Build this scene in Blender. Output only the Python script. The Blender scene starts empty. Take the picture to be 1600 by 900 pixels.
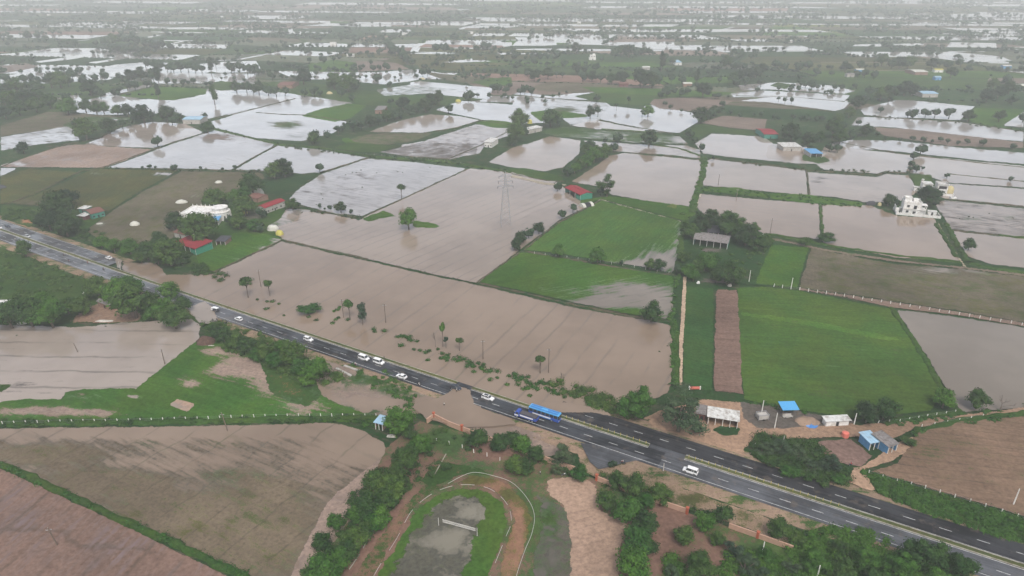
import bpy, bmesh, math, random
from math import radians as R, sin, cos, pi, hypot, atan2, sqrt
from mathutils import Vector, Matrix, noise
from mathutils.geometry import delaunay_2d_cdt
random.seed(7)
sc = bpy.context.scene
COL = sc.collection

# ------------------------------------------------------------------ camera, sky, sun, exposure
CAM_H, FPX, PITCH = 142.0, 1067.0, R(25.1)
cam_data = bpy.data.cameras.new('camera'); cam_data.sensor_width = 36.0
cam_data.lens = FPX / 1600.0 * 36.0
cam_data.clip_start = 1.0; cam_data.clip_end = 60000.0
cam = bpy.data.objects.new('camera', cam_data); COL.objects.link(cam)
cam.location = (0, 0, CAM_H); cam.rotation_euler = (pi / 2 - PITCH, 0, 0)
sc.camera = cam

SUN_EL, SUN_AZ = R(54), R(165)          # azimuth measured from +Y towards +X
world = bpy.data.worlds.new('World'); sc.world = world; world.use_nodes = True
wn = world.node_tree; wn.nodes.clear()
wo = wn.nodes.new('ShaderNodeOutputWorld'); wb = wn.nodes.new('ShaderNodeBackground')
sky = wn.nodes.new('ShaderNodeTexSky'); sky.sky_type = 'NISHITA'; sky.sun_disc = False
sky.sun_elevation = SUN_EL; sky.sun_rotation = SUN_AZ
sky.air_density = 1.0; sky.dust_density = 6.0; sky.ozone_density = 1.0
hs = wn.nodes.new('ShaderNodeHueSaturation'); hs.inputs['Saturation'].default_value = 0.55
wn.links.new(sky.outputs[0], hs.inputs['Color'])
# added brightness gradient: sky boosted low and ahead-left for water reflections, dimmer overhead
tc = wn.nodes.new('ShaderNodeTexCoord'); sp_ = wn.nodes.new('ShaderNodeSeparateXYZ'); wn.links.new(tc.outputs['Generated'], sp_.inputs[0])
mr = wn.nodes.new('ShaderNodeMapRange'); mr.interpolation_type = 'SMOOTHSTEP'; wn.links.new(sp_.outputs[2], mr.inputs[0]); mr.inputs[1].default_value = 0.0; mr.inputs[2].default_value = 0.55; mr.inputs[3].default_value = 2.8; mr.inputs[4].default_value = 0.88
md_ = wn.nodes.new('ShaderNodeVectorMath'); md_.operation = 'DOT_PRODUCT'; wn.links.new(tc.outputs['Generated'], md_.inputs[0]); md_.inputs[1].default_value = (-0.5, 0.85, 0.0)
m2_ = wn.nodes.new('ShaderNodeMapRange'); wn.links.new(md_.outputs['Value'], m2_.inputs[0]); m2_.inputs[1].default_value = -1.0; m2_.inputs[2].default_value = 1.0; m2_.inputs[3].default_value = 0.7; m2_.inputs[4].default_value = 1.5
mm_ = wn.nodes.new('ShaderNodeMath'); mm_.operation = 'MULTIPLY'; wn.links.new(mr.outputs[0], mm_.inputs[0]); wn.links.new(m2_.outputs[0], mm_.inputs[1])
vm_ = wn.nodes.new('ShaderNodeVectorMath'); vm_.operation = 'SCALE'; wn.links.new(hs.outputs[0], vm_.inputs[0]); wn.links.new(mm_.outputs[0], vm_.inputs['Scale']); wn.links.new(vm_.outputs[0], wb.inputs['Color'])
wb.inputs['Strength'].default_value = 0.10
wn.links.new(wb.outputs[0], wo.inputs['Surface'])

sl = bpy.data.lights.new('sun', 'SUN'); sl.energy = 1.25; sl.angle = R(16); sl.color = (1, 0.985, 0.96)
sun = bpy.data.objects.new('sun', sl); COL.objects.link(sun)
sdir = Vector((sin(SUN_AZ) * cos(SUN_EL), cos(SUN_AZ) * cos(SUN_EL), sin(SUN_EL)))
sun.rotation_euler = sdir.to_track_quat('Z', 'Y').to_euler()
sun.location = (0, 0, 400)

sc.view_settings.view_transform = 'Standard'; sc.view_settings.look = 'None'
sc.view_settings.exposure = 0.68; sc.view_settings.gamma = 1.0; sc.view_settings.use_curve_mapping = False
cy = sc.cycles
cy.use_denoising = True; cy.denoiser = 'OPENIMAGEDENOISE'
cy.max_bounces = 5; cy.diffuse_bounces = 2; cy.glossy_bounces = 3; cy.transmission_bounces = 2
cy.volume_bounces = 4; cy.transparent_max_bounces = 8; cy.caustics_reflective = False; cy.caustics_refractive = False
cy.volume_step_rate = 10.0; cy.volume_max_steps = 32

# ------------------------------------------------------------------ placing: where a sight line meets level z
_c, _s = cos(PITCH), sin(PITCH)
def g(x, y, z=0.0):
    dx = (x - 800) / FPX; dy = (450 - y) / FPX
    w = (dx, _c + dy * _s, -_s + dy * _c)
    t = (CAM_H - z) / -w[2]
    return Vector((w[0] * t, w[1] * t, z))
def ppm(y):            # picture units per metre at ground row y
    return (y + 50) * _c / CAM_H
def inv(X, Y, Z=0.0):
    dz = Z - CAM_H
    zc = Y * _c - dz * _s
    yc = Y * _s + dz * _c
    return 800 + FPX * X / zc, 450 - FPX * yc / zc

# ------------------------------------------------------------------ object helpers
def link(name, me, mats=(), parent=None, loc=None, rz=None):
    o = bpy.data.objects.new(name, me); COL.objects.link(o)
    if me is not None:
        for m in (mats if isinstance(mats, (list, tuple)) else [mats]): me.materials.append(m)
    if parent is not None: o.parent = parent
    if loc is not None: o.location = loc
    if rz is not None: o.rotation_euler = (0, 0, rz)
    return o
def thing(name, label, cat, loc=(0, 0, 0), rz=0.0, group=None):
    o = link(name, None, loc=loc, rz=rz); o.empty_display_size = 0.5
    return tag(o, label, cat, group)
def tag(o, label, cat, group=None):
    o['label'] = label; o['category'] = cat
    if group: o['group'] = group
    return o
def kind(o, k): o['kind'] = k; return o
def copy_thing(root, label, loc, rz=0.0, scale=None, group=None):
    r = root.copy(); COL.objects.link(r); r.location = loc; r.rotation_euler = (0, 0, rz); r['label'] = label
    if scale is not None: r.scale = scale
    if group: r['group'] = group
    for ch in root.children:
        c = ch.copy(); COL.objects.link(c); c.parent = r
        for gc in ch.children:
            d = gc.copy(); COL.objects.link(d); d.parent = c
    return r

class MB:
    """collects shapes into one mesh"""
    def __init__(s): s.v = []; s.f = []; s.mi = []
    def add(s, vs, fs, m=0):
        b = len(s.v); s.v += [tuple(v) for v in vs]
        s.f += [tuple(b + i for i in f) for f in fs]; s.mi += [m] * len(fs); return s
    def box(s, x0, x1, y0, y1, z0, z1, m=0, bev=0.0, tx=0.0, ty=0.0):
        # chamfered box when bev > 0; tx, ty shrink the top
        if bev <= 0:
            vs = [(x0, y0, z0), (x1, y0, z0), (x1, y1, z0), (x0, y1, z0), (x0 + tx, y0 + ty, z1), (x1 - tx, y0 + ty, z1), (x1 - tx, y1 - ty, z1), (x0 + tx, y1 - ty, z1)]
            return s.add(vs, [(3, 2, 1, 0), (4, 5, 6, 7), (0, 1, 5, 4), (1, 2, 6, 5), (2, 3, 7, 6), (3, 0, 4, 7)], m)
        bm = bmesh.new(); bmesh.ops.create_cube(bm, size=1.0)
        for v in bm.verts:
            t = v.co.z > 0
            X = (x0 + (tx if t else 0)) if v.co.x < 0 else (x1 - (tx if t else 0))
            Y = (y0 + (ty if t else 0)) if v.co.y < 0 else (y1 - (ty if t else 0))
            v.co = (X, Y, z1 if t else z0)
        bmesh.ops.bevel(bm, geom=bm.edges[:], offset=bev, segments=2, affect='EDGES', profile=0.6)
        bm.verts.index_update(); s.add([v.co[:] for v in bm.verts], [[v.index for v in f.verts] for f in bm.faces], m); bm.free(); return s
    def tube(s, a, b, r0, r1=None, n=6, m=0, cap=True):
        if r1 is None: r1 = r0
        a, b = Vector(a), Vector(b); d = (b - a)
        if d.length < 1e-6: return s
        d.normalize(); u = d.orthogonal().normalized(); w = d.cross(u)
        vs = [a + (u * cos(2 * pi * i / n) + w * sin(2 * pi * i / n)) * r0 for i in range(n)] + [b + (u * cos(2 * pi * i / n) + w * sin(2 * pi * i / n)) * r1 for i in range(n)]
        fs = [(i, (i + 1) % n, n + (i + 1) % n, n + i) for i in range(n)]
        if cap: fs += [tuple(range(n))[::-1], tuple(range(n, 2 * n))]
        return s.add(vs, fs, m)
    def prism(s, prof, y0, y1, m=0):      # profile in xz pushed along y
        n = len(prof)
        vs = [(x, y0, z) for x, z in prof] + [(x, y1, z) for x, z in prof]
        fs = [(i, (i + 1) % n, n + (i + 1) % n, n + i) for i in range(n)] + [tuple(range(n))[::-1], tuple(range(n, 2 * n))]
        return s.add(vs, fs, m)
    def dome(s, cx, cy, z0, rx, ry, h, n=14, k=5, m=0, jit=0.0, power=1.0):
        vs = []; fs = []
        for j in range(k):
            a = (j / k) * pi / 2
            for i in range(n):
                t = 2 * pi * i / n; q = cos(a) ** power; jj = 1 + random.uniform(-jit, jit)
                vs.append((cx + rx * q * cos(t) * jj, cy + ry * q * sin(t) * jj, z0 + h * sin(a) * (1 + random.uniform(-jit, jit) * (j > 0))))
        vs.append((cx, cy, z0 + h))
        for j in range(k - 1):
            for i in range(n): fs.append((j * n + i, j * n + (i + 1) % n, (j + 1) * n + (i + 1) % n, (j + 1) * n + i))
        for i in range(n): fs.append(((k - 1) * n + i, (k - 1) * n + (i + 1) % n, len(vs) - 1))
        return s.add(vs, fs, m)
    def mesh(s, name, smooth=False):
        me = bpy.data.meshes.new(name); me.from_pydata(s.v, [], s.f)
        if any(s.mi): me.polygons.foreach_set('material_index', s.mi)
        if smooth: me.polygons.foreach_set('use_smooth', [True] * len(me.polygons))
        me.update(); return me
    def build(s, name, mats, parent=None, loc=None, rz=None, smooth=False):
        return link(name, s.mesh(name, smooth), mats, parent, loc, rz)

# ------------------------------------------------------------------ materials
def mat_new(name):
    m = bpy.data.materials.new(name); m.use_nodes = True; nt = m.node_tree; nt.nodes.clear()
    out = nt.nodes.new('ShaderNodeOutputMaterial'); return m, nt, out
class NT:
    def __init__(s, nt): s.nt = nt
    def _in(s, node, i, v):
        if v is None: return
        if isinstance(v, bpy.types.NodeSocket): s.nt.links.new(v, node.inputs[i])
        else: node.inputs[i].default_value = v
    def math(s, op, a, b=None, c=None, clamp=False):
        n = s.nt.nodes.new('ShaderNodeMath'); n.operation = op; n.use_clamp = clamp
        s._in(n, 0, a); s._in(n, 1, b); s._in(n, 2, c); return n.outputs[0]
    def dot(s, a, b):
        n = s.nt.nodes.new('ShaderNodeVectorMath'); n.operation = 'DOT_PRODUCT'; s._in(n, 0, a); s._in(n, 1, b); return n.outputs['Value']
    def comb(s, x, y, z=0.0):
        n = s.nt.nodes.new('ShaderNodeCombineXYZ'); s._in(n, 0, x); s._in(n, 1, y); s._in(n, 2, z); return n.outputs[0]
    def sep(s, v):
        n = s.nt.nodes.new('ShaderNodeSeparateXYZ'); s._in(n, 0, v); return n.outputs
    def noise(s, vec, scale, detail=3.0, rough=0.55, dist=0.0):
        n = s.nt.nodes.new('ShaderNodeTexNoise'); s._in(n, 'Vector', vec); n.inputs['Scale'].default_value = scale
        n.inputs['Detail'].default_value = detail; n.inputs['Roughness'].default_value = rough; n.inputs['Distortion'].default_value = dist
        return n.outputs['Fac']
    def rng(s, v, a, b, c=0.0, d=1.0, smooth=True):
        n = s.nt.nodes.new('ShaderNodeMapRange'); n.interpolation_type = 'SMOOTHSTEP' if smooth else 'LINEAR'
        s._in(n, 0, v); s._in(n, 1, a); s._in(n, 2, b); s._in(n, 3, c); s._in(n, 4, d); return n.outputs[0]
    def mix(s, f, a, b, mode='MIX'):
        n = s.nt.nodes.new('ShaderNodeMix'); n.data_type = 'RGBA'; n.blend_type = mode
        s._in(n, 0, f); s._in(n, 6, a); s._in(n, 7, b); return n.outputs[2]
    def attr(s, name, out='Fac'):
        n = s.nt.nodes.new('ShaderNodeAttribute'); n.attribute_name = name; return n.outputs[out]
    def pos(s): return s.nt.nodes.new('ShaderNodeNewGeometry').outputs['Position']
    def obj(s): return s.nt.nodes.new('ShaderNodeTexCoord').outputs['Object']
    def bsdf(s, col, rough=0.8, **kw):
        n = s.nt.nodes.new('ShaderNodeBsdfPrincipled'); s._in(n, 'Base Color', col); s._in(n, 'Roughness', rough)
        for k, v in kw.items(): s._in(n, k.replace('_', ' '), v)
        return n
    def bump(s, h, strength, dist):
        n = s.nt.nodes.new('ShaderNodeBump'); s._in(n, 'Height', h); n.inputs['Strength'].default_value = strength; n.inputs['Distance'].default_value = dist; return n.outputs[0]

def C4(c): return (c[0], c[1], c[2], 1.0)
def simple(name, col, rough=0.7, var=0.15, scale=1.5, metal=0.0, dirt=None, spec=0.25, dscale=0.5):
    m, nt, out = mat_new(name); N = NT(nt); p = N.obj()
    a = N.noise(p, scale, 4.0)
    v = N.rng(a, 0.3, 0.7, 1 - var, 1 + var, smooth=False)
    c = N.mix(1.0, C4(col), N.comb(v, v, v), 'MULTIPLY')
    if dirt: c = N.mix(N.rng(N.noise(p, dscale, 6.0, 0.75), 0.44, 0.66), c, C4(dirt))
    b = N.bsdf(c, rough, Metallic=metal, Specular_IOR_Level=spec)
    nt.links.new(b.outputs[0], out.inputs[0]); return m

def land_material(soft=False):
    m, nt, out = mat_new('farmland_edge' if soft else 'farmland'); N = NT(nt); P = N.pos()
    row = N.attr('rowdir', 'Vector'); prm = N.sep(N.attr('rowprm', 'Vector'))
    spacing, ridge, cross = prm[0], prm[1], prm[2]
    rs = N.sep(row)
    tvec = N.comb(N.math('MULTIPLY', rs[1], -1.0), rs[0], 0.0)
    u = N.dot(P, row); v = N.dot(P, tvec); stk = N.attr('stk')
    streak = N.noise(N.comb(N.math('MULTIPLY', u, 0.55), N.math('MULTIPLY', v, 0.05)), 1.0, 6.0, 0.68)
    big = N.noise(P, 0.018, 4.0, 0.6); med = N.noise(P, 0.11, 5.0, 0.62); fine = N.noise(P, 0.9, 4.0, 0.65); grain = N.noise(P, 4.0, 2.0, 0.6)
    # water mask
    w = N.math('MULTIPLY_ADD', N.math('SUBTRACT', streak, 0.5), N.math('MULTIPLY', stk, 1.5), N.attr('wet'))
    w = N.math('MULTIPLY_ADD', N.math('SUBTRACT', med, 0.5), N.math('SUBTRACT', 1.9, N.math('MULTIPLY', stk, 1.2)), w)
    w = N.math('MULTIPLY_ADD', N.math('SUBTRACT', fine, 0.5), 0.35, w)
    # furrow lines
    uu = N.math('DIVIDE', u, spacing)
    wob = N.noise(P, 0.05, 3.0, 0.6)
    uu = N.math('MULTIPLY_ADD', wob, 0.5, uu)
    fr = N.math('ABSOLUTE', N.math('SUBTRACT', N.math('FRACT', uu), 0.5))
    line = N.rng(fr, 0.02, 0.085, 1.0, 0.0)
    brk = N.rng(N.noise(P, 0.03, 4.0, 0.7), 0.36, 0.56)
    line = N.math('MULTIPLY', N.math('MULTIPLY', line, ridge), brk)
    f2 = N.math('ABSOLUTE', N.math('SUBTRACT', N.math('FRACT', N.math('MULTIPLY_ADD', wob, 0.5, N.math('DIVIDE', v, N.math('MAXIMUM', cross, 0.1)))), 0.5))
    l2 = N.math('MULTIPLY', N.rng(f2, 0.008, 0.04, 1.0, 0.0), N.math('GREATER_THAN', cross, 0.2))
    line = N.math('MAXIMUM', line, N.math('MULTIPLY', l2, N.rng(N.noise(P, 0.06, 3.0, 0.7), 0.38, 0.5, 0.1, 0.8)))
    w2 = w
    water = N.math('MULTIPLY', N.rng(w2, 0.45, 0.56), N.math('SUBTRACT', 1.0, N.math('MULTIPLY', line, 0.75)))
    # damp margin darkens the soil itself beside the water
    damp = N.rng(w2, 0.2, 0.48)
    vg = N.math('MULTIPLY_ADD', N.math('SUBTRACT', med, 0.5), 1.1, N.attr('veg'))
    vg = N.math('MULTIPLY_ADD', N.math('SUBTRACT', streak, 0.5), N.math('MULTIPLY', stk, 1.3), vg)
    vg = N.math('MULTIPLY_ADD', N.math('SUBTRACT', N.math('MULTIPLY_ADD', grain, 0.4, N.math('MULTIPLY', fine, 0.6)), 0.5), 1.3, vg)
    vm = N.rng(vg, 0.34, 0.66)
    soil = N.attr('soilc', 'Color'); vegc = N.attr('vegc', 'Color')
    vv = N.rng(fine, 0.3, 0.7, 0.72, 1.3, smooth=False)
    vb = N.rng(big, 0.35, 0.65, 0.82, 1.2, smooth=False)
    vs = N.math('MULTIPLY_ADD', N.math('SUBTRACT', streak, 0.5), N.math('MULTIPLY', stk, 1.1), 1.0)
    k = N.math('MULTIPLY', N.math('MULTIPLY', vv, vb), vs)
    vegv = N.mix(N.rng(N.noise(P, 0.045, 4.0, 0.6), 0.4, 0.62), vegc, N.mix(1.0, vegc, (1.35, 1.08, 1.0, 1), 'MULTIPLY'))
    land = N.mix(vm, N.mix(N.math('MULTIPLY', damp, 0.55), soil, N.mix(1.0, soil, (0.55, 0.52, 0.5, 1), 'MULTIPLY')), vegv)
    land = N.mix(1.0, land, N.comb(k, k, k), 'MULTIPLY')
    land = N.mix(N.math('MULTIPLY', line, 0.45), land, (0.05, 0.042, 0.03, 1))
    bl = N.bump(N.math('ADD', fine, N.math('MULTIPLY', grain, 0.4)), 0.6, 0.25)
    lb = N.bsdf(land, N.rng(damp, 0, 1, 0.98, 0.65), Specular_IOR_Level=N.rng(damp, 0, 1, 0.04, 0.4), Normal=bl)
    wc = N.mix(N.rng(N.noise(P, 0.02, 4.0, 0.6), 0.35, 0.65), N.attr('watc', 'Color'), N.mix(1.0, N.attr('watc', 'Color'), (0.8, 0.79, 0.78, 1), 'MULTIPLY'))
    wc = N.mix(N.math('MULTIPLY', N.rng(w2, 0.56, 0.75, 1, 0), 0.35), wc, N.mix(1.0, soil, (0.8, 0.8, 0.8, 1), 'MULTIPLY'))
    wv = N.bump(N.math('ADD', N.noise(P, 0.5, 3.0, 0.6), N.noise(P, 0.06, 2.0)), 0.02, 0.2)
    wbf = N.bsdf(wc, N.rng(N.noise(P, 0.014, 4.0, 0.6), 0.42, 0.6, 0.03, 0.17), IOR=1.33, Specular_IOR_Level=0.5, Normal=wv)
    ms = nt.nodes.new('ShaderNodeMixShader'); nt.links.new(water, ms.inputs[0]); nt.links.new(lb.outputs[0], ms.inputs[1]); nt.links.new(wbf.outputs[0], ms.inputs[2])
    if soft:
        e = N.math('MULTIPLY_ADD', N.math('SUBTRACT', N.noise(P, 0.16, 6.0, 0.72), 0.5), 3.6, N.attr('edge'))
        al = N.rng(N.math('MULTIPLY_ADD', N.math('SUBTRACT', fine, 0.5), 0.9, e), 0.44, 0.56)
        tr = nt.nodes.new('ShaderNodeBsdfTransparent'); m2 = nt.nodes.new('ShaderNodeMixShader'); nt.links.new(al, m2.inputs[0]); nt.links.new(tr.outputs[0], m2.inputs[1]); nt.links.new(ms.outputs[0], m2.inputs[2]); ms = m2
    nt.links.new(ms.outputs[0], out.inputs[0]); return m
LAND = land_material(); LAND_SOFT = land_material(True)

def leaf_material(name, col, col2, trans=0.25, amp=0.5):
    m, nt, out = mat_new(name); N = NT(nt); P = N.pos()
    oi = nt.nodes.new('ShaderNodeObjectInfo').outputs['Random']
    base = N.mix(N.rng(N.noise(P, 0.35, 3.0), 0.35, 0.65), C4(col), C4(col2))
    tint = N.mix(oi, (0.68, 0.78, 0.85, 1), (1.4, 1.25, 1.0, 1))
    base = N.mix(1.0, N.mix(1.0, base, (0.86, 0.86, 0.86, 1), 'MULTIPLY'), tint, 'MULTIPLY')
    vv = N.rng(N.noise(P, 1.7, 3.0), 0.3, 0.7, 1 - amp, 1 + amp, smooth=False)
    base = N.mix(1.0, base, N.comb(vv, vv, vv), 'MULTIPLY')
    b = N.bsdf(base, 0.85, Specular_IOR_Level=0.06)
    nt.links.new(b.outputs[0], out.inputs[0]); return m
LEAF = leaf_material('leaf_dense', (0.026, 0.062, 0.018), (0.054, 0.104, 0.026))
LEAF_B = leaf_material('leaf_bright', (0.034, 0.095, 0.018), (0.055, 0.130, 0.024))
LEAF_G = leaf_material('leaf_greyish', (0.040, 0.072, 0.040), (0.060, 0.098, 0.054))
LEAF_D = leaf_material('leaf_dark', (0.018, 0.042, 0.018), (0.030, 0.060, 0.023))
BARK = simple('bark', (0.11, 0.085, 0.065), 0.9, 0.3, 3.0)
DEADW = simple('dead_wood', (0.16, 0.13, 0.11), 0.9, 0.25, 3.0)

M = dict(
    sandm=simple('loose_sand', (0.30, 0.21, 0.15), 0.95, 0.2, 1.0, dirt=(0.2, 0.14, 0.1)),
    soil=simple('dark_soil', (0.085, 0.05, 0.038), 0.95, 0.3, 1.0),
    white=simple('white_paint', (0.72, 0.71, 0.69), 0.6, 0.08, 2.0, dirt=(0.5, 0.47, 0.42), dscale=0.7),
    whiteroof=simple('white_sheet_roof', (0.56, 0.56, 0.54), 0.65, 0.15, 1.0, dirt=(0.27, 0.24, 0.21), dscale=0.55),
    red=simple('red_sheet_roof', (0.24, 0.028, 0.036), 0.75, 0.15, 0.8, dirt=(0.18, 0.03, 0.035), dscale=0.4, spec=0.1),
    brownroof=simple('tiled_brown_roof', (0.16, 0.075, 0.06), 0.85, 0.3, 3.0),
    greyroof=simple('grey_sheet_roof', (0.20, 0.185, 0.18), 0.8, 0.2, 1.2, dirt=(0.11, 0.095, 0.085), dscale=0.8),
    darkroof=simple('dark_tarp', (0.055, 0.055, 0.065), 0.7, 0.3, 1.5),
    blue=simple('blue_sheet', (0.10, 0.28, 0.50), 0.5, 0.15, 1.5),
    paleblue=simple('pale_blue_roof', (0.30, 0.46, 0.58), 0.5, 0.1, 1.0, dirt=(0.25, 0.33, 0.4)),
    teal=simple('teal_paint', (0.05, 0.22, 0.17), 0.7, 0.2, 1.2),
    net=simple('green_net', (0.03, 0.20, 0.13), 0.85, 0.25, 2.0),
    concrete=simple('concrete', (0.42, 0.40, 0.37), 0.85, 0.15, 2.0, dirt=(0.28, 0.26, 0.23)),
    post=simple('whitewashed_post', (0.66, 0.64, 0.6), 0.8, 0.1, 4.0),
    brick=simple('mud_brick', (0.24, 0.15, 0.11), 0.9, 0.25, 2.0),
    maroon=simple('maroon_wall', (0.15, 0.06, 0.055), 0.8, 0.2, 1.5),
    peach=simple('peach_wall', (0.46, 0.29, 0.21), 0.8, 0.12, 0.8, dirt=(0.42, 0.26, 0.19), dscale=0.5),
    orange=simple('orange_pillar', (0.38, 0.1, 0.055), 0.75, 0.1, 1.0),
    yellow=simple('yellow_sheet', (0.42, 0.38, 0.09), 0.6, 0.15, 2.0),
    palefab=simple('pale_tarpaulin', (0.5, 0.5, 0.45), 0.7, 0.12, 1.5, dirt=(0.42, 0.4, 0.34)),
    straw=simple('straw', (0.42, 0.36, 0.2), 0.95, 0.25, 3.0),
    dark=simple('dark_opening', (0.02, 0.02, 0.022), 0.8, 0.1),
    glass=simple('window_glass', (0.03, 0.035, 0.04), 0.12, 0.05, spec=0.7),
    steel=simple('galvanised_steel', (0.33, 0.34, 0.35), 0.5, 0.1, 1.0, metal=0.5),
    wood=simple('pole_wood', (0.15, 0.115, 0.09), 0.85, 0.2, 3.0),
    carwhite=simple('car_white', (0.78, 0.78, 0.78), 0.25, 0.03, spec=0.6),
    cardark=simple('car_dark_blue', (0.035, 0.04, 0.055), 0.25, 0.1, spec=0.6),
    cargrey=simple('car_silver', (0.45, 0.46, 0.47), 0.25, 0.05, spec=0.6),
    tyre=simple('tyre_rubber', (0.02, 0.02, 0.02), 0.85, 0.1),
    rim=simple('wheel_rim', (0.4, 0.4, 0.4), 0.4, 0.05, metal=0.6),
    lampw=simple('headlamp_glass', (0.75, 0.76, 0.78), 0.15, 0.02, spec=0.7),
    lampr=simple('tail_lamp', (0.4, 0.02, 0.02), 0.25, 0.02),
    busblue=simple('bus_blue', (0.03, 0.16, 0.42), 0.35, 0.06, spec=0.6),
    buspale=simple('bus_light_blue', (0.08, 0.33, 0.62), 0.35, 0.06, spec=0.6),
    navy=simple('truck_navy', (0.035, 0.085, 0.36), 0.4, 0.1),
    cargo=simple('cargo_tarp', (0.07, 0.065, 0.075), 0.85, 0.25, 2.5),
    kerb=simple('kerb_concrete', (0.33, 0.31, 0.25), 0.85, 0.2, 0.8, dirt=(0.16, 0.14, 0.1)),
    paint=simple('road_paint', (0.62, 0.62, 0.6), 0.6, 0.15, 1.0, dirt=(0.3, 0.3, 0.3), dscale=0.9),
    railyellow=simple('yellow_post', (0.45, 0.36, 0.07), 0.7, 0.2, 1.0),
    skin=simple('skin', (0.16, 0.09, 0.06), 0.6, 0.05), hair=simple('hair', (0.02, 0.017, 0.015), 0.7, 0.05),
    shirt=simple('white_shirt', (0.66, 0.65, 0.63), 0.85, 0.06), shirtd=simple('dark_shirt', (0.05, 0.06, 0.09), 0.85, 0.1),
    shirtr=simple('red_shirt', (0.3, 0.05, 0.05), 0.85, 0.1), trousers=simple('trousers', (0.05, 0.05, 0.055), 0.85, 0.1),
    bike=simple('motorbike_black', (0.03, 0.03, 0.035), 0.4, 0.1), pinkplastic=simple('coral_plastic', (0.6, 0.16, 0.12), 0.5, 0.05),
    rubble=simple('rubble', (0.45, 0.42, 0.38), 0.9, 0.35, 1.5), kerbwhite=simple('white_kerb', (0.45, 0.44, 0.41), 0.7, 0.15, 1.0, dirt=(0.35, 0.33, 0.3)),
)
# ------------------------------------------------------------------ the land
RED = (0.185, 0.118, 0.092); PINK = (0.25, 0.185, 0.15); OLIVE = (0.105, 0.09, 0.062); SAND = (0.37, 0.255, 0.185)
MUD = (0.115, 0.098, 0.085); ORANGE = (0.30, 0.15, 0.085); DARKM = (0.06, 0.056, 0.055); FALLOW = (0.155, 0.12, 0.098); GREYM = (0.125, 0.118, 0.1)
VB = (0.034, 0.086, 0.012); VM = (0.028, 0.064, 0.014); VD = (0.016, 0.046, 0.014); VO = (0.050, 0.062, 0.022); VY = (0.09, 0.12, 0.026)
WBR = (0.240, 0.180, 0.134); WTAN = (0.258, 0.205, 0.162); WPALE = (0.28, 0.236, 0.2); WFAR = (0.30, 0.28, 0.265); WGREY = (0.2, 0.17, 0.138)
DIRA = (g(440, 375), g(1040, 500))
def rownormal(pair):
    a, b = (g(*pair[0]), g(*pair[1])) if not isinstance(pair[0], Vector) else pair
    d = (b - a); d.z = 0; d.normalize(); return Vector((-d.y, d.x, 0))
def set_attrs(me, wet, veg, soil, vegc, n, sp, ridge, watc, cross=0.0, edge=1.0, stk=1.0):
    N_ = len(me.vertices)
    def fa(nm, v):
        a = me.attributes.new(nm, 'FLOAT', 'POINT'); a.data.foreach_set('value', v if isinstance(v, list) else [v] * N_)
    def va(nm, v):
        a = me.attributes.new(nm, 'FLOAT_VECTOR', 'POINT'); a.data.foreach_set('vector', list(v) * N_)
    def ca(nm, v):
        a = me.attributes.new(nm, 'FLOAT_COLOR', 'POINT')
        a.data.foreach_set('color', v if isinstance(v, list) else list(C4(v)) * N_)
    fa('wet', wet); fa('veg', veg); ca('soilc', soil); ca('vegc', vegc); ca('watc', watc)
    va('rowdir', (n.x, n.y, 0)); va('rowprm', (sp, ridge, cross)); fa('edge', edge); fa('stk', stk)
def inside(x, y, P):
    r = False; j = len(P) - 1
    for i in range(len(P)):
        if (P[i][1] > y) != (P[j][1] > y) and x < (P[j][0] - P[i][0]) * (y - P[i][1]) / (P[j][1] - P[i][1]) + P[i][0]: r = not r
        j = i
    return r
def wobble(x, y, amp):
    s = 0.13
    return (x + amp * 2 * noise.noise(Vector((x * s, y * s * 1.7, 1.3))), y + amp * noise.noise(Vector((x * s, y * s * 1.7, 7.7))))
LAYER = [0]
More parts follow.
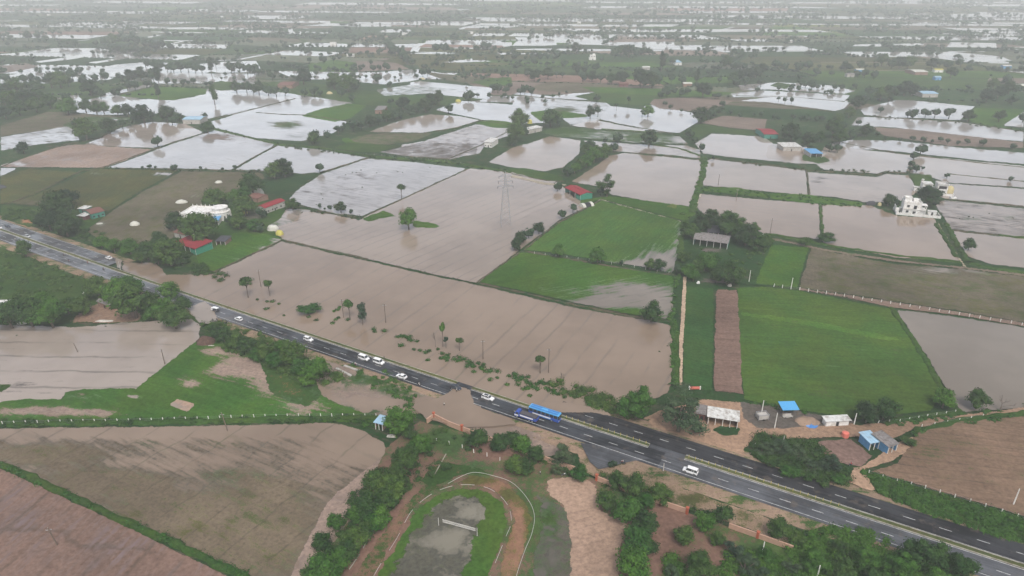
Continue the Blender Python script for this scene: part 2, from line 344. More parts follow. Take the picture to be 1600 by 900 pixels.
def field(name, pts, soil=OLIVE, veg=0.0, wet=0.0, vegc=VM, row=DIRA, sp=9.0, ridge=0.0, blobs=(), watc=WTAN, z=None, step=None, wob=1.0, cross=0.0, soft=None, stk=1.0):
    if soft is None:
        ym = sum(q[1] for q in pts) / len(pts); soft = 0.0 if ym < 120 else 5.0 * (ym + 50) / 600
    if z is None: LAYER[0] += 1; z = 0.03 + 0.0015 * LAYER[0]
    xs = [p[0] for p in pts]; ys = [p[1] for p in pts]
    ext = max(max(xs) - min(xs), 1.5 * (max(ys) - min(ys)))
    st = step or max(3.0, ext / 34)
    ring = []
    for i in range(len(pts)):
        a, b = pts[i], pts[(i + 1) % len(pts)]
        n = max(1, int(hypot(b[0] - a[0], b[1] - a[1]) / max(4.0, st * 0.6)))
        for k in range(n):
            t = k / n; x = a[0] + (b[0] - a[0]) * t; y = a[1] + (b[1] - a[1]) * t
            am = wob * min(1.0, max(0.25, (y + 50) / 450.0))
            ring.append(wobble(x, y, am))
    inn = []
    n = len(ring); SEG = [(ring[i][0], ring[i][1], ring[(i + 1) % n][0] - ring[i][0], ring[(i + 1) % n][1] - ring[i][1]) for i in range(n)]
    def edged(x, y):
        d = 1e9
        for ax, ay, ex, ey in SEG:
            t = ((x - ax) * ex + (y - ay) * ey) / (ex * ex + ey * ey + 1e-9); t = 0 if t < 0 else (1 if t > 1 else t)
            q = (x - ax - ex * t) ** 2 + ((y - ay - ey * t) * 1.6) ** 2
            if q < d: d = q
        return sqrt(d)
    if soft:
        for i in range(n):
            ax, ay = ring[i - 1]; bx, by = ring[(i + 1) % n]; ex, ey = bx - ax, (by - ay) * 1.6; L = hypot(ex, ey) + 1e-9
            for sg in (1, -1):
                nx, ny = -ey / L * sg, ex / L * sg / 1.6
                if not inside(ring[i][0] + nx * .4, ring[i][1] + ny * .4, ring): continue
                for k in (.5, 1.0):
                    x, y = ring[i][0] + nx * soft * k, ring[i][1] + ny * soft * k
                    if inside(x, y, ring) and edged(x, y) > soft * k * .75: inn.append((x, y))
    if blobs:
        yy = min(ys) + st * 0.5
        while yy < max(ys):
            xx = min(xs) + st * 0.5
            while xx < max(xs):
                if inside(xx, yy, ring) and (not soft or edged(xx, yy) > soft * 1.1): inn.append((xx + random.uniform(-.2, .2) * st, yy + random.uniform(-.15, .15) * st))
                xx += st
            yy += st * 0.6
    vs = [Vector(p) for p in ring + inn]
    n = len(ring)
    r = delaunay_2d_cdt(vs, [(i, (i + 1) % n) for i in range(n)], [], 1, 1e-4)
    px = [(v.x, v.y) for v in r[0]]
    me = bpy.data.meshes.new(name)
    faces = []
    V = [g(x, y, z) for x, y in px]
    for f in r[2]:
        a, b, c = V[f[0]], V[f[1]], V[f[2]]
        cr = (b - a).cross(c - a).z
        if abs(cr) < 1e-7: continue
        faces.append(tuple(f) if cr > 0 else tuple(reversed(f)))
    me.from_pydata([v[:] for v in V], [], faces); me.update()
    W = [wet] * len(px); G_ = [veg] * len(px)
    for (bx, by, rx, ry, what, dv) in blobs:
        for i, (x, y) in enumerate(px):
            q = ((x - bx) / rx) ** 2 + ((y - by) / ry) ** 2
            if q < 4:
                h = math.exp(-q * 1.3)
                if what == 'w': W[i] += dv * h
                else: G_[i] += dv * h
    E = 1.0
    if soft:
        E = [min(2.0, edged(x, y) / soft * 1.9 - 0.3) for x, y in px]
    set_attrs(me, W, G_, soil, vegc, rownormal(row), sp, ridge, watc, cross, E, stk)
    o = link(name, me, LAND_SOFT if soft else LAND); kind(o, 'structure'); return o
def bank(name, pts, w=1.6, h=0.5, soil=OLIVE, veg=1.0, vegc=VM, z=0.0, gaps=0.0, wet=0.0, step=2.5, jw=0.35, wmul=1.0):
    """low earth bank following a line on the ground"""
    P = [g(x, y, 0) for x, y in pts]; S = []
    for a, b in zip(P[:-1], P[1:]):
        L = (b - a).length; st = max(step, (a.y + b.y) / 2 * 0.006); n = max(1, int(L / st))
        for k in range(n): S.append(a.lerp(b, k / n))
    S.append(P[-1]); vs = []; fs = []
    prof = [(-1, 0.0), (-0.55, 0.7), (0.0, 1.0), (0.55, 0.75), (1, 0.0)]
    rs = random.Random(int(pts[0][0] * 7 + pts[0][1]))
    for i, p in enumerate(S):
        d = S[min(i + 1, len(S) - 1)] - S[max(i - 1, 0)]; d.z = 0
        d.normalize(); nn = Vector((-d.y, d.x, 0))
        ww = w * wmul * 0.5 * (1 + rs.uniform(-jw, jw)); hh = h * (1 + rs.uniform(-.4, .5)); off = rs.uniform(-.15, .15) * w
        if rs.random() < gaps: hh *= 0.2
        for q, k in prof:
            v = p + nn * (q * ww + off); vs.append((v.x, v.y, z + (hh * k if k > 0 else -0.3) + 0.15))
    for i in range(len(S) - 1):
        for j in range(4):
            a = i * 5 + j; fs.append((a, a + 1, a + 6, a + 5))
    me = bpy.data.meshes.new(name); me.from_pydata(vs, [], [f[::-1] for f in fs]); me.update()
    set_attrs(me, wet, veg, soil, vegc, Vector((0, 1, 0)), 5.0, 0.0, WTAN)
    return kind(link(name, me, LAND), 'structure')

# ground sheet to the horizon, cut into ever larger squares
me = bpy.data.meshes.new('ground'); vs = []; fs = []
rings = [-9000, -5000, -2600, -1400, -700, -300, 0, 300, 700, 1400, 2600, 5000, 9000]
for yy in rings:
    for xx in rings: vs.append((xx, yy + 400, 0.0))
K = len(rings)
for j in range(K - 1):
    for i in range(K - 1): fs.append((j * K + i, j * K + i + 1, (j + 1) * K + i + 1, (j + 1) * K + i))
me.from_pydata(vs, [], fs); set_attrs(me, 0.0, 0.66, (0.085, 0.075, 0.05), VD, rownormal(DIRA), 8.0, 0.0, WTAN)
kind(link('ground', me, LAND), 'structure')

# ---------------- far plain: a jittered patchwork of plots laid along the farm direction
fd = (DIRA[1] - DIRA[0]); fd.z = 0; fd.normalize(); fn = Vector((-fd.y, fd.x, 0))
rf = random.Random(11); HEDGES = []; WATERS = []
def plain(y0, y1, name, cell, z):
    vs = []; fs = []; W = []; G_ = []; SC = []; VC = []; WC = []
    O = Vector((0, y0, 0)); nu = int(2 * y1 * 1.35 / cell[0]) + 4; nv = int((y1 - y0) * 1.6 / cell[1]) + 6
    pt = {}
    def P(i, j):
        if (i, j) not in pt:
            u = (i - nu / 2 + rf.uniform(-.28, .28)) * cell[0]; v = (j - 3 + rf.uniform(-.28, .28)) * cell[1]
            pt[(i, j)] = (u, v)
        u, v = pt[(i, j)]
        # plots run in two directions that drift slowly over the plain
        a = 0.35 * sin(u / 900.0) + 0.3 * sin(v / 700.0 + 1.0)
        q = Vector((u * cos(a * .4) - v * sin(a * .25), u * sin(a * .12) + v, 0)); q = Vector((q.x * 1.0, q.y - 0.14 * q.x, 0))
        return O + q
    for j in range(nv):
        i = 0
        while i < nu:
            span = rf.choice([1, 1, 2, 2, 3])
            a, b, c, d = P(i, j), P(i + span, j), P(i + span, j + 1), P(i, j + 1)
            m = (a + b + c + d) / 4
            i += span
            if not (y0 - cell[1] < m.y < y1) or abs(m.x) > m.y * 0.8 + 250: continue
            px, py = inv(m.x, m.y)
            t = rf.random()
            pw = 0.34 if py < 60 else (0.18 if px < 500 else 0.28)
            s0 = 0.93
            q = [m + (k - m) * s0 for k in (a, b, c, d)]
            bi = len(vs); zz = z + .004 * (len(fs) % 97); vs += [(k.x, k.y, zz) for k in q]; fs.append((bi, bi + 1, bi + 2, bi + 3))
            if t < pw: w, v_, s_, gc = rf.uniform(0.7, 1.3), 0.1, FALLOW, VO
            elif t < 0.42: w, v_, s_, gc = 0.32, 0.5, OLIVE, VM
            elif t < 0.56: w, v_, s_, gc = 0, 0.12, rf.choice([FALLOW, OLIVE, RED]), VO
            elif t < 0.8: w, v_, s_, gc = 0.05, .95, OLIVE, rf.choice([VM, VO, VD, VB, VO])
            else: w, v_, s_, gc = 0, 0.75, OLIVE, VD
            HEDGES.append((a, b, m)) if rf.random() < .5 else None; HEDGES.append((b, c, m)) if rf.random() < .35 else None
            f_ = rf.uniform(.8, 1.2)
            for _ in range(4):
                W.append(w); G_.append(v_); SC += [s_[0] * f_, s_[1] * f_, s_[2] * f_, 1]; VC += [gc[0] * f_, gc[1] * f_, gc[2] * f_, 1]
    me = bpy.data.meshes.new(name); me.from_pydata(vs, [], fs); me.update()
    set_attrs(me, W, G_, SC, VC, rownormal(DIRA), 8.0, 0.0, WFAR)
    kind(link(name, me, LAND), 'structure')
plain(2300, 9000, 'distant_plain', (260, 150), 0.9)
plain(880, 2300, 'distant_plain', (125, 85), 0.02)

def FW(p, wet=1.2, **k):
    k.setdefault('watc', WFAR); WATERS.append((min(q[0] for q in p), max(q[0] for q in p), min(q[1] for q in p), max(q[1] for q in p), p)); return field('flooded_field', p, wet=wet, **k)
def FG(p, c=None, **k): k.setdefault('vegc', c or VM); k.setdefault('veg', 1.1); return field('crop_field', p, **k)
def FB(p, c=None, **k):
    k.setdefault('soil', c or FALLOW)
    return field('ploughed_field', p, **k)

# ---------------- far bright water lying in the plots, rows of four-cornered plots (x0,y0,x1,y1)
q = [(0,36,52,45),(0,49,80,54),(0,31,30,36),(160,49,192,53),(200,49,320,53),(260,43,322,47),(205,55,260,59),(90,62,163,74),(235,61,290,69),(270,57,320,64),(320,60,366,64),
 (425,33,535,38),(430,45,482,52),(510,28,592,33),(540,36,642,42),(620,35,700,39),(560,46,640,49),(655,42,760,46),(540,66,575,68),(925,24,1072,30),(855,57,935,67),(800,63,868,72),
 (800,76,862,85),(867,72,952,80),(947,63,1052,72),(1000,71,1098,80),(1085,42,1200,51),(1140,57,1192,63),(1110,75,1192,82),(1200,49,1238,58),(1295,28,1352,31),(1205,79,1278,86),
 (1240,54,1272,59),(1330,69,1376,74),(1340,52,1400,59),(1390,68,1442,72),(1365,83,1422,87),(1380,55,1472,61),(1478,61,1555,76),(1475,79,1540,88),(1525,86,1562,95),(1565,82,1598,95),
 (1315,100,1367,104),(1440,99,1462,103),(1540,97,1576,103),(1570,74,1600,78),(1000,12,1100,15),(300,20,420,23),(640,14,760,17),(1400,18,1500,21),(1180,30,1260,33)]
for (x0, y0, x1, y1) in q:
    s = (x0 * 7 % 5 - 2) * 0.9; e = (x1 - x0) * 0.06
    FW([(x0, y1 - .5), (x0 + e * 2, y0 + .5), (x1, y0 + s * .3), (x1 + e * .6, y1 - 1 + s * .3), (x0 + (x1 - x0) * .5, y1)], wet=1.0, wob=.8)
for (x0, y0, x1, y1, c) in [(600,52,800,64,VO),(560,58,740,70,VM),(1200,38,1312,55,VY),(380,60,540,72,VM),(660,85,800,110,VM),(830,85,940,105,VM),(1240,100,1350,128,VM),(0,75,90,100,VM),(100,70,340,88,VM),
     (60,80,290,100,VM),(480,92,558,112,VB),(300,60,420,75,VM),(990,88,1100,98,VM),(1410,110,1465,126,VB),(1500,110,1600,120,VO),(1480,160,1510,180,VM),(950,110,1020,125,VB),(1020,118,1150,132,VB),(1300,120,1400,150,VM)]:
    FG([(x0, y1), (x0 + (x1 - x0) * .1, y0), (x1, y0 + 1), (x1 + 8, y1 - 2)], c, soil=OLIVE)
for (x0, y0, x1, y1) in [(420,75,600,88),(560,80,622,95),(0,85,40,100),(950,57,1080,66),(1030,78,1110,88),(1280,85,1450,100),(1360,108,1420,120),(340,100,430,112),(1540,120,1600,132),(555,95,620,108)]:
    FB([(x0, y1), (x0 + (x1 - x0) * .1, y0), (x1, y0 + 1), (x1 + 8, y1 - 2)])

# ---------------- middle distance, left
FW([(55,96),(100,90),(150,84),(150,86),(110,93),(62,98)], .9); FW([(135,98),(205,88),(207,90),(150,99)], .9); FW([(235,87),(285,85),(283,88),(240,91)], .9)
FW([(40,108),(75,103),(110,101),(95,106),(50,112)], 1.0)
FB([(0,104),(40,98),(60,105),(20,112),(0,115)], wet=.3)
FW([(130,112),(180,101),(225,97),(300,99),(262,104),(230,112),(180,120),(132,119)], 1.1)
FW([(0,118),(60,111),(90,115),(130,116),(180,121),(170,125),(60,131),(0,133)], 1.1)
FW([(232,118),(300,114),(400,115),(400,124),(330,130),(240,131)], .95, soil=OLIVE)
FW([(310,100),(345,97),(400,95),(410,112),(340,114),(318,108)], 1.0)
FW([(320,88),(380,85),(430,83),(430,92),(340,95)], .7, soil=FALLOW)
FG([(0,135),(60,131),(110,128),(160,128),(180,133),(110,150),(0,165)], VM, veg=.9)
FG([(120,148),(150,136),(210,127),(240,131),(215,142),(170,148),(130,158)], VM, veg=.9, wet=.15)
FW([(160,146),(185,141),(230,131),(240,134),(200,144),(165,150)], 1.0)
FG([(182,150),(245,134),(325,139),(322,147),(272,157),(245,156)], VB, veg=1.3)
FG([(20,168),(70,152),(112,158),(110,168),(95,175),(40,180),(10,182)], VM)
FW([(330,128),(400,124),(405,138),(350,142),(330,139)], .6, soil=OLIVE, veg=.5)
FG([(325,130),(345,126),(405,132),(400,138),(345,142),(328,138)], VM, veg=1.0, wet=.1)
FW([(112,160),(140,155),(165,150),(182,152),(270,158),(245,166),(250,177),(205,179),(150,180),(120,176)], 1.2)
FW([(272,158),(320,147),(400,141),(445,149),(445,158),(400,169),(325,186),(290,182),(262,170)], 1.3)
FB([(0,196),(75,174),(140,178),(205,182),(120,196),(60,205),(0,214)], OLIVE, veg=.35, wet=.05)
FW([(0,232),(0,214),(60,204),(108,196),(118,206),(125,219),(60,226),(0,236)], .62, soil=OLIVE, veg=.4)
FG([(95,195),(135,182),(210,183),(190,192),(160,204),(120,205)], VM, veg=.8, wet=.25, blobs=[(180,190,25,5,'w',.5)])
FW([(128,226),(155,216),(190,198),(238,190),(290,193),(320,207),(272,223),(240,232),(150,228)], .72, soil=FALLOW, watc=WPALE, blobs=[(290,205,30,12,'w',.3),(165,212,30,10,'w',-.4)])
FW([(328,190),(400,169),(462,154),(500,156),(532,158),(545,163),(478,179),(545,190),(522,208),(470,221),(400,216),(337,201)], .88, soil=OLIVE, veg=.6, blobs=[(448,195,32,7,'w',-.75),(465,212,30,6,'w',-.35)], vegc=VM)
FW([(400,141),(432,138),(520,148),(530,158),(462,154),(445,150)], 1.0)
FG([(468,181),(500,170),(545,161),(576,164),(548,185),(524,191),(500,187)], VB, veg=1.2)
FG([(400,140),(405,128),(470,126),(560,140),(660,150),(740,146),(760,155),(700,165),(600,168),(530,158),(450,146)], VM, veg=.95, blobs=[(640,150,80,10,'g',.3)])
FW([(432,111),(460,111),(560,115),(650,108),(702,116),(640,127),(600,132),(560,128),(510,122),(450,119)], 1.15)
FG([(482,101),(520,93),(558,98),(556,113),(500,112),(480,108)], VB)
FW([(640,128),(655,126),(770,137),(765,156),(700,150),(640,141)], 1.1, blobs=[(730,140,40,5,'w',-.5)], veg=.5)
FW([(585,140),(640,132),(720,140),(660,147),(600,150)], .55, veg=.7)
FB([(650,110),(700,116),(760,120),(790,124),(740,132),(690,124)], OLIVE, veg=.4, wet=.12)
FG([(735,128),(765,122),(800,120),(800,134),(762,136)], VB)
FB([(556,95),(618,98),(640,108),(560,112)], FALLOW)
FG([(650,92),(700,98),(790,98),(800,100),(720,112),(655,106)], VO)
FW([(690,97),(740,91),(768,96),(700,98)], 1.0); FW([(612,73),(645,68),(720,65),(800,66),(800,72),(690,82),(640,81)], 1.2); FW([(775,80),(800,78),(800,84),(780,86)], 1.1)
FW([(638,83),(690,81),(715,83),(665,88)], .8)
FW([(678,172),(702,163),(722,157),(800,163),(860,168),(890,178),(860,192),(800,194),(755,188),(718,180)], 1.2)
FW([(572,207),(612,192),(640,184),(672,178),(720,181),(752,188),(712,200),(662,208),(610,207)], 1.15, soil=FALLOW, watc=WPALE, blobs=[(590,205,20,8,'w',-.3)])
FB([(535,222),(560,212),(600,207),(680,208),(650,220),(610,226),(560,229)], OLIVE, veg=.45, wet=.05)
FG([(530,216),(545,214),(560,226),(545,229)], VB)
FW([(625,226),(662,220),(742,194),(800,196),(798,212),(762,223),(750,240),(700,250),(640,245)], .62, soil=FALLOW, veg=.15, watc=WPALE)
FG([(738,192),(760,187),(792,189),(806,193),(795,201),(770,200)], VB)
FB([(590,238),(660,222),(748,224),(745,240),(700,249),(640,245)], MUD, veg=.25, wet=.46, row=((600,240),(740,225)))
FG([(520,231),(545,222),(610,226),(625,228),(592,238),(560,238)], VM, veg=.9)

# ---------------- middle distance, centre and right
FW([(800,148),(812,143),(860,150),(900,145),(945,143),(958,152),(948,158),(860,154)], 1.0)
FW([(800,152),(862,154),(948,160),(956,166),(935,190),(890,195),(870,180),(800,170)], .66, soil=OLIVE, veg=.6, blobs=[(810,165,25,12,'w',.4),(880,172,22,5,'w',-.5)])
FB([(830,135),(860,127),(960,130),(1000,140),(900,146),(840,142)], OLIVE, veg=.3)
FG([(895,150),(930,144),(1010,143),(1080,146),(1040,158),(1000,165),(930,160)], VM); FG([(905,135),(1030,138),(1160,145),(1100,153),(930,145)], VB, veg=.9)
FW([(1002,166),(1020,163),(1088,177),(1078,184),(1020,176)], .95, soil=OLIVE)
FW([(935,186),(952,165),(1000,170),(1088,182),(1092,191),(1062,208),(1020,206),(960,192)], 1.3)
FW([(886,196),(930,187),(960,193),(1012,203),(1004,207),(930,202)], 1.1, soil=OLIVE, watc=WPALE)
FG([(825,175),(860,171),(915,178),(922,183),(870,186),(845,190)], VB)
FG([(838,206),(880,197),(930,202),(1005,208),(1062,212),(1078,226),(1000,224),(930,218),(870,213)], VM, veg=.9, wet=.42, blobs=[(880,204,40,5,'w',-.5),(1010,212,30,4,'w',-.3),(1065,220,12,6,'w',.4)])
FW([(1225,150),(1295,154),(1330,158),(1320,170),(1305,174),(1200,160),(1150,158),(1195,152)], 1.2)
FB([(1020,155),(1060,152),(1150,157),(1125,168),(1100,176),(1030,170),(1015,162)], FALLOW)
FG([(1130,163),(1200,168),(1310,177),(1308,188),(1200,186),(1132,176)], VD, veg=1.2)
FB([(1092,192),(1130,180),(1200,186),(1195,205),(1140,200)], FALLOW)
FG([(1070,205),(1095,193),(1140,200),(1195,207),(1180,213),(1110,208),(1085,219)], VM, veg=1.3)
FW([(1085,224),(1112,208),(1195,213),(1208,224),(1250,226),(1245,242),(1285,252),(1250,256),(1140,246),(1098,240)], 1.2, watc=WPALE)
FW([(1150,133),(1215,128),(1298,133),(1340,142),(1318,147),(1200,140),(1160,142)], 1.2)
FG([(1200,134),(1215,128),(1240,132),(1228,140)], VM); FW([(1140,146),(1190,141),(1330,148),(1320,158),(1190,152),(1145,152)], 1.1)
FG([(1335,148),(1350,138),(1410,140),(1418,150),(1370,160),(1322,160)], VD)
FW([(1342,170),(1400,156),(1420,156),(1525,166),(1500,188),(1440,185),(1395,184),(1350,180)], 1.2)
FW([(1340,182),(1400,184),(1500,190),(1600,205),(1600,222),(1480,210),(1400,200),(1328,196)], 1.25)
FB([(1360,198),(1420,201),(1600,222),(1600,232),(1480,228),(1380,212)], FALLOW, veg=.2)
FG([(1512,190),(1522,168),(1600,170),(1600,178),(1568,196),(1600,204),(1540,198)], VB, veg=1.2)
FW([(1565,196),(1600,174),(1600,200)], .9, veg=.4)
FW([(1290,224),(1330,218),(1400,219),(1480,228),(1600,238),(1640,242),(1640,260),(1540,252),(1380,235),(1310,232)], 1.25)
FW([(1290,226),(1380,237),(1540,253),(1640,262),(1640,296),(1480,286),(1436,272),(1384,268),(1370,272),(1285,266),(1270,252)], 1.2, watc=WPALE)
FW([(1200,226),(1262,229),(1262,240),(1310,245),(1305,258),(1240,256),(1195,247)], .8, watc=WTAN, soil=FALLOW)
FG([(1255,240),(1290,245),(1300,252),(1280,256),(1250,250)], VM, veg=.9, wet=.1)
FW([(760,254),(800,230),(830,222),(860,212),(908,219),(906,240),(880,262),(850,268),(800,262)], 1.3, watc=WTAN)
FW([(905,218),(930,220),(1000,225),(1075,227),(1095,234),(1095,248),(1040,242),(975,238),(950,236)], .68, watc=WPALE, soil=FALLOW)
FW([(890,284),(925,262),(952,243),(975,238),(1097,250),(1092,290),(1078,323),(1020,316),(955,305),(935,292)], 1.3, watc=WTAN)
FW([(1096,252),(1112,248),(1260,266),(1263,306),(1200,300),(1097,290)], 1.2, watc=WTAN, row=((1100,262),(1260,282)), sp=6, ridge=.6)
FW([(1261,268),(1370,276),(1384,271),(1420,273),(1437,300),(1400,318),(1350,316),(1300,308),(1264,306)], .8, watc=WTAN, soil=MUD, veg=.4, blobs=[(1280,280,15,5,'w',-.35)])
FW([(1092,302),(1190,311),(1281,318),(1283,374),(1200,368),(1158,350),(1098,335),(1086,322)], 1.2, watc=WBR, row=((1100,320),(1260,340)), sp=6, ridge=.8)
FW([(1283,318),(1360,320),(1402,336),(1460,340),(1502,409),(1400,403),(1284,382)], 1.4, watc=WBR)
FG([(1096,292),(1150,292),(1200,301),(1262,303),(1352,317),(1345,324),(1250,317),(1190,309),(1095,299)], VB, veg=1.1, soft=2.5)
FG([(1420,272),(1455,272),(1460,285),(1440,298),(1432,296)], VM, veg=1.2)
FB([(1458,316),(1476,312),(1600,325),(1640,329),(1640,375),(1560,367),(1485,358)], MUD, veg=.3, wet=.56, watc=WTAN, blobs=[(1520,342,20,8,'g',.6),(1575,340,14,5,'g',.6),(1545,330,50,6,'w',.3)])
FW([(1487,360),(1560,368),(1640,376),(1640,424),(1545,413),(1507,400)], 1.4, watc=WTAN)
FW([(1455,300),(1480,286),(1640,297),(1640,328),(1476,311)], 1.25, watc=WPALE)

# ---------------- middle left: big flooded plots and the dry ones by the highway
FB([(0,258),(25,250),(60,238),(105,226),(130,225),(240,233),(236,236),(200,250),(160,263),(60,262),(0,262)], PINK, wet=.3, veg=.05, row=((40,262),(160,225)), blobs=[(30,256,20,5,'w',.35),(110,250,30,4,'w',.15)], soft=3)
FW([(0,270),(0,262),(30,262),(0,278)], 1.0)
FW([(163,263),(200,250),(238,236),(270,224),(310,211),(335,203),(400,217),(432,226),(400,244),(362,266),(290,264)], .74, soil=FALLOW, watc=WFAR, blobs=[(340,215,40,6,'w',-.5),(330,235,70,12,'w',.25),(420,225,20,4,'w',-.3)])
FW([(363,267),(400,245),(434,227),(500,233),(575,246),(545,256),(500,270),(470,272),(430,268)], .86, watc=WFAR, blobs=[(430,240,30,4,'w',-.15)])
FW([(447,314),(465,296),(500,272),(575,247),(640,252),(732,263),(650,301),(567,338),(520,334),(475,322)], .72, watc=WFAR, soil=MUD, veg=.25, blobs=[(560,275,60,5,'w',-.14),(520,300,50,8,'w',-.14),(640,255,60,4,'w',.2)])
FG([(405,300),(425,280),(455,272),(497,272),(460,296),(440,305)], VD, veg=1.4)
FG([(0,300),(0,274),(45,263),(125,268),(60,302),(18,318),(0,320)], VO, veg=.9, soil=OLIVE, blobs=[(30,285,30,10,'g',-.2)], soft=2.5)
FG([(15,318),(60,302),(146,263),(282,266),(225,296),(172,330),(100,326)], VO, veg=.85, soil=OLIVE, row=((60,318),(140,270)), blobs=[(60,318,50,8,'g',-.5),(150,300,60,18,'g',.2),(215,280,30,5,'w',.1),(150,270,12,3,'w',.6),(255,272,22,3,'w',.9)])
FB([(132,360),(172,331),(226,297),(284,267),(405,269),(418,276),(372,305),(330,322),(280,342),(272,372),(225,388),(160,378)], OLIVE, veg=.4, vegc=VO, wet=.05, row=((150,360),(290,270)), blobs=[(155,350,14,4,'w',.6),(230,337,14,3,'w',.4),(300,305,20,4,'w',.35)])
FG([(0,400),(0,320),(16,319),(100,326),(172,332),(150,350),(130,365),(225,390),(230,405),(195,404),(130,370),(60,345)], VM, veg=1.3, soil=ORANGE, blobs=[(40,345,20,6,'g',-1.0),(60,350,30,5,'g',-.6)], soft=5)
FG([(262,385),(300,340),(360,300),(410,310),(450,330),(440,372),(400,392),(330,425),(300,420),(262,412),(235,405)], VM, veg=.9, soil=MUD, blobs=[(395,335,30,14,'g',-.5),(275,350,10,10,'g',-.6),(290,405,20,10,'g',.2)], soft=6)
FG([(305,400),(335,385),(365,362),(412,362),(445,374),(400,395),(333,425),(310,418)], VB, veg=1.3, watc=WPALE, soil=PINK, blobs=[(440,380,18,8,'w',1.0),(415,388,25,7,'w',.75),(375,405,30,8,'w',.45),(430,372,20,4,'w',.3)], wet=-.1)
FB([(438,340),(446,326),(480,326),(500,330),(470,345),(455,362),(430,362),(420,352)], MUD, wet=.55, veg=.6, vegc=VB, watc=WPALE, blobs=[(430,343,14,5,'g',.8),(450,335,15,6,'w',.3)])
# the great brown flood north of the highway
FLOODROW = ((740,610),(880,470))
FW([(420,357),(458,345),(470,329),(520,334),(560,343),(575,334),(735,262),(800,268),(872,282),(888,300),(920,322),(875,345),(812,392),(747,443),(700,434),(575,406),(440,374)], 1.0, watc=WTAN, row=((470,420),(600,370)), sp=7, ridge=.75,
   blobs=[(470,345,28,8,'w',-.35),(700,270,90,20,'w',.3),(600,420,80,10,'w',.1),(660,350,40,3,'w',-.3)], soil=MUD, veg=.2)
FG([(563,342),(578,336),(600,328),(622,338),(600,341),(575,347)], VB, veg=1.2, wet=.0, soft=2.5); FG([(640,352),(648,344),(678,348),(690,353),(684,357),(650,356)], VB, veg=1.2, soft=3)
FW([(188,421),(190,408),(245,410),(262,428),(330,427),(440,376),(575,407),(700,435),(746,444),(900,480),(1050,506),(1056,560),(1052,600),(1046,614),(985,640),(945,642),(872,648),(800,632),(740,612),(707,600),(560,553),(475,525),(400,499),(250,450)], 1.35, watc=WBR, row=FLOODROW, sp=9, ridge=.5, step=10,
   soil=MUD, veg=.25, blobs=[(1045,540,10,60,'w',-.62),(220,418,20,8,'w',.3)])
# green plots in the centre
FG([(818,391),(870,350),(940,312),(1000,326),(1070,346),(1066,390),(1055,428),(1000,417),(940,408),(870,396)], (0.040, 0.098, 0.018), veg=1.15, soil=MUD, watc=WGREY, row=((830,390),(935,315)), blobs=[(1035,408,50,24,'w',.8),(985,412,55,8,'w',.55),(1062,370,14,30,'w',.5),(900,345,50,20,'g',.4)], step=6)
FG([(746,441),(780,414),(815,393),(870,400),(930,412),(1054,431),(1052,500),(985,492),(900,474),(820,456)], VB, veg=1.25, soil=GREYM, watc=WGREY, row=((748,441),(930,412)), step=6,
   blobs=[(930,474,80,13,'w',.75),(985,452,70,20,'w',.75),(1035,480,40,26,'w',.75),(870,452,60,8,'w',.3),(1040,437,10,6,'w',-.3)])
FG([(905,312),(950,306),(1000,311),(1078,322),(1090,334),(1070,346),(1000,327),(940,312),(905,320)], VB, veg=1.2, soil=OLIVE, blobs=[(1050,326,20,5,'g',.5)])
FG([(1040,322),(1050,317),(1062,320),(1056,328)], VY, veg=1.4, soft=3)
FG([(820,262),(850,268),(880,276),(882,284),(850,282),(800,270),(790,262)], VM, veg=1.2)
# farmyard on the right
FG([(1052,500),(1055,428),(1068,346),(1090,334),(1160,350),(1200,369),(1265,384),(1246,450),(1180,446),(1070,440),(1060,500)], VD, veg=1.0, soil=MUD, blobs=[(1110,390,30,6,'g',-.7),(1120,440,30,8,'g',-.9),(1165,400,20,6,'g',-.1)])
FG([(1204,381),(1265,386),(1247,451),(1178,443),(1192,410)], VB, veg=1.3, soil=OLIVE)
FB([(1150,400),(1195,382),(1204,381),(1195,400),(1172,442),(1150,440)], OLIVE, veg=.75, vegc=VD, soft=5)
FB([(1246,450),(1266,386),(1305,394),(1400,412),(1510,420),(1640,436),(1640,512),(1500,487),(1400,472),(1310,458)], OLIVE, veg=.45, vegc=VO, wet=.1, row=((1260,440),(1600,500)), blobs=[(1470,422,100,8,'w',.42),(1330,400,30,8,'g',-.2),(1262,425,14,25,'g',-.4)])
FG([(1150,448),(1200,447),(1250,453),(1392,482),(1440,552),(1470,605),(1460,642),(1340,656),(1240,640),(1162,625),(1152,560)], VB, veg=.95, soil=OLIVE, vegc=(0.038,0.084,0.014), row=((1160,600),(1450,620)), sp=4, ridge=.3, step=9,
   blobs=[(1300,500,80,12,'g',.2),(1230,520,20,60,'g',-.15),(1400,560,30,30,'g',-.2),(1300,620,100,10,'g',-.12),(1200,560,40,30,'g',.2)])
field('crop_field', [(1155,486),(1250,497),(1400,525),(1412,534),(1380,532),(1250,508),(1155,493)], veg=.85, vegc=(0.05,0.115,0.018), soil=OLIVE)
FG([(1066,445),(1117,450),(1116,530),(1113,612),(1090,608),(1066,598),(1066,520)], (0.024, 0.066, 0.016), veg=1.2, soil=OLIVE, blobs=[(1085,600,30,8,'g',.2)])
FB([(1117,451),(1154,452),(1158,530),(1162,616),(1113,612),(1115,540)], (0.15,0.096,0.075), row=((1115,500),(1158,502)), sp=6, ridge=.5, wet=.1)
FW([(1396,482),(1480,492),(1640,516),(1640,636),(1500,645),(1478,610),(1445,555)], 1.5, watc=WGREY, soil=MUD)
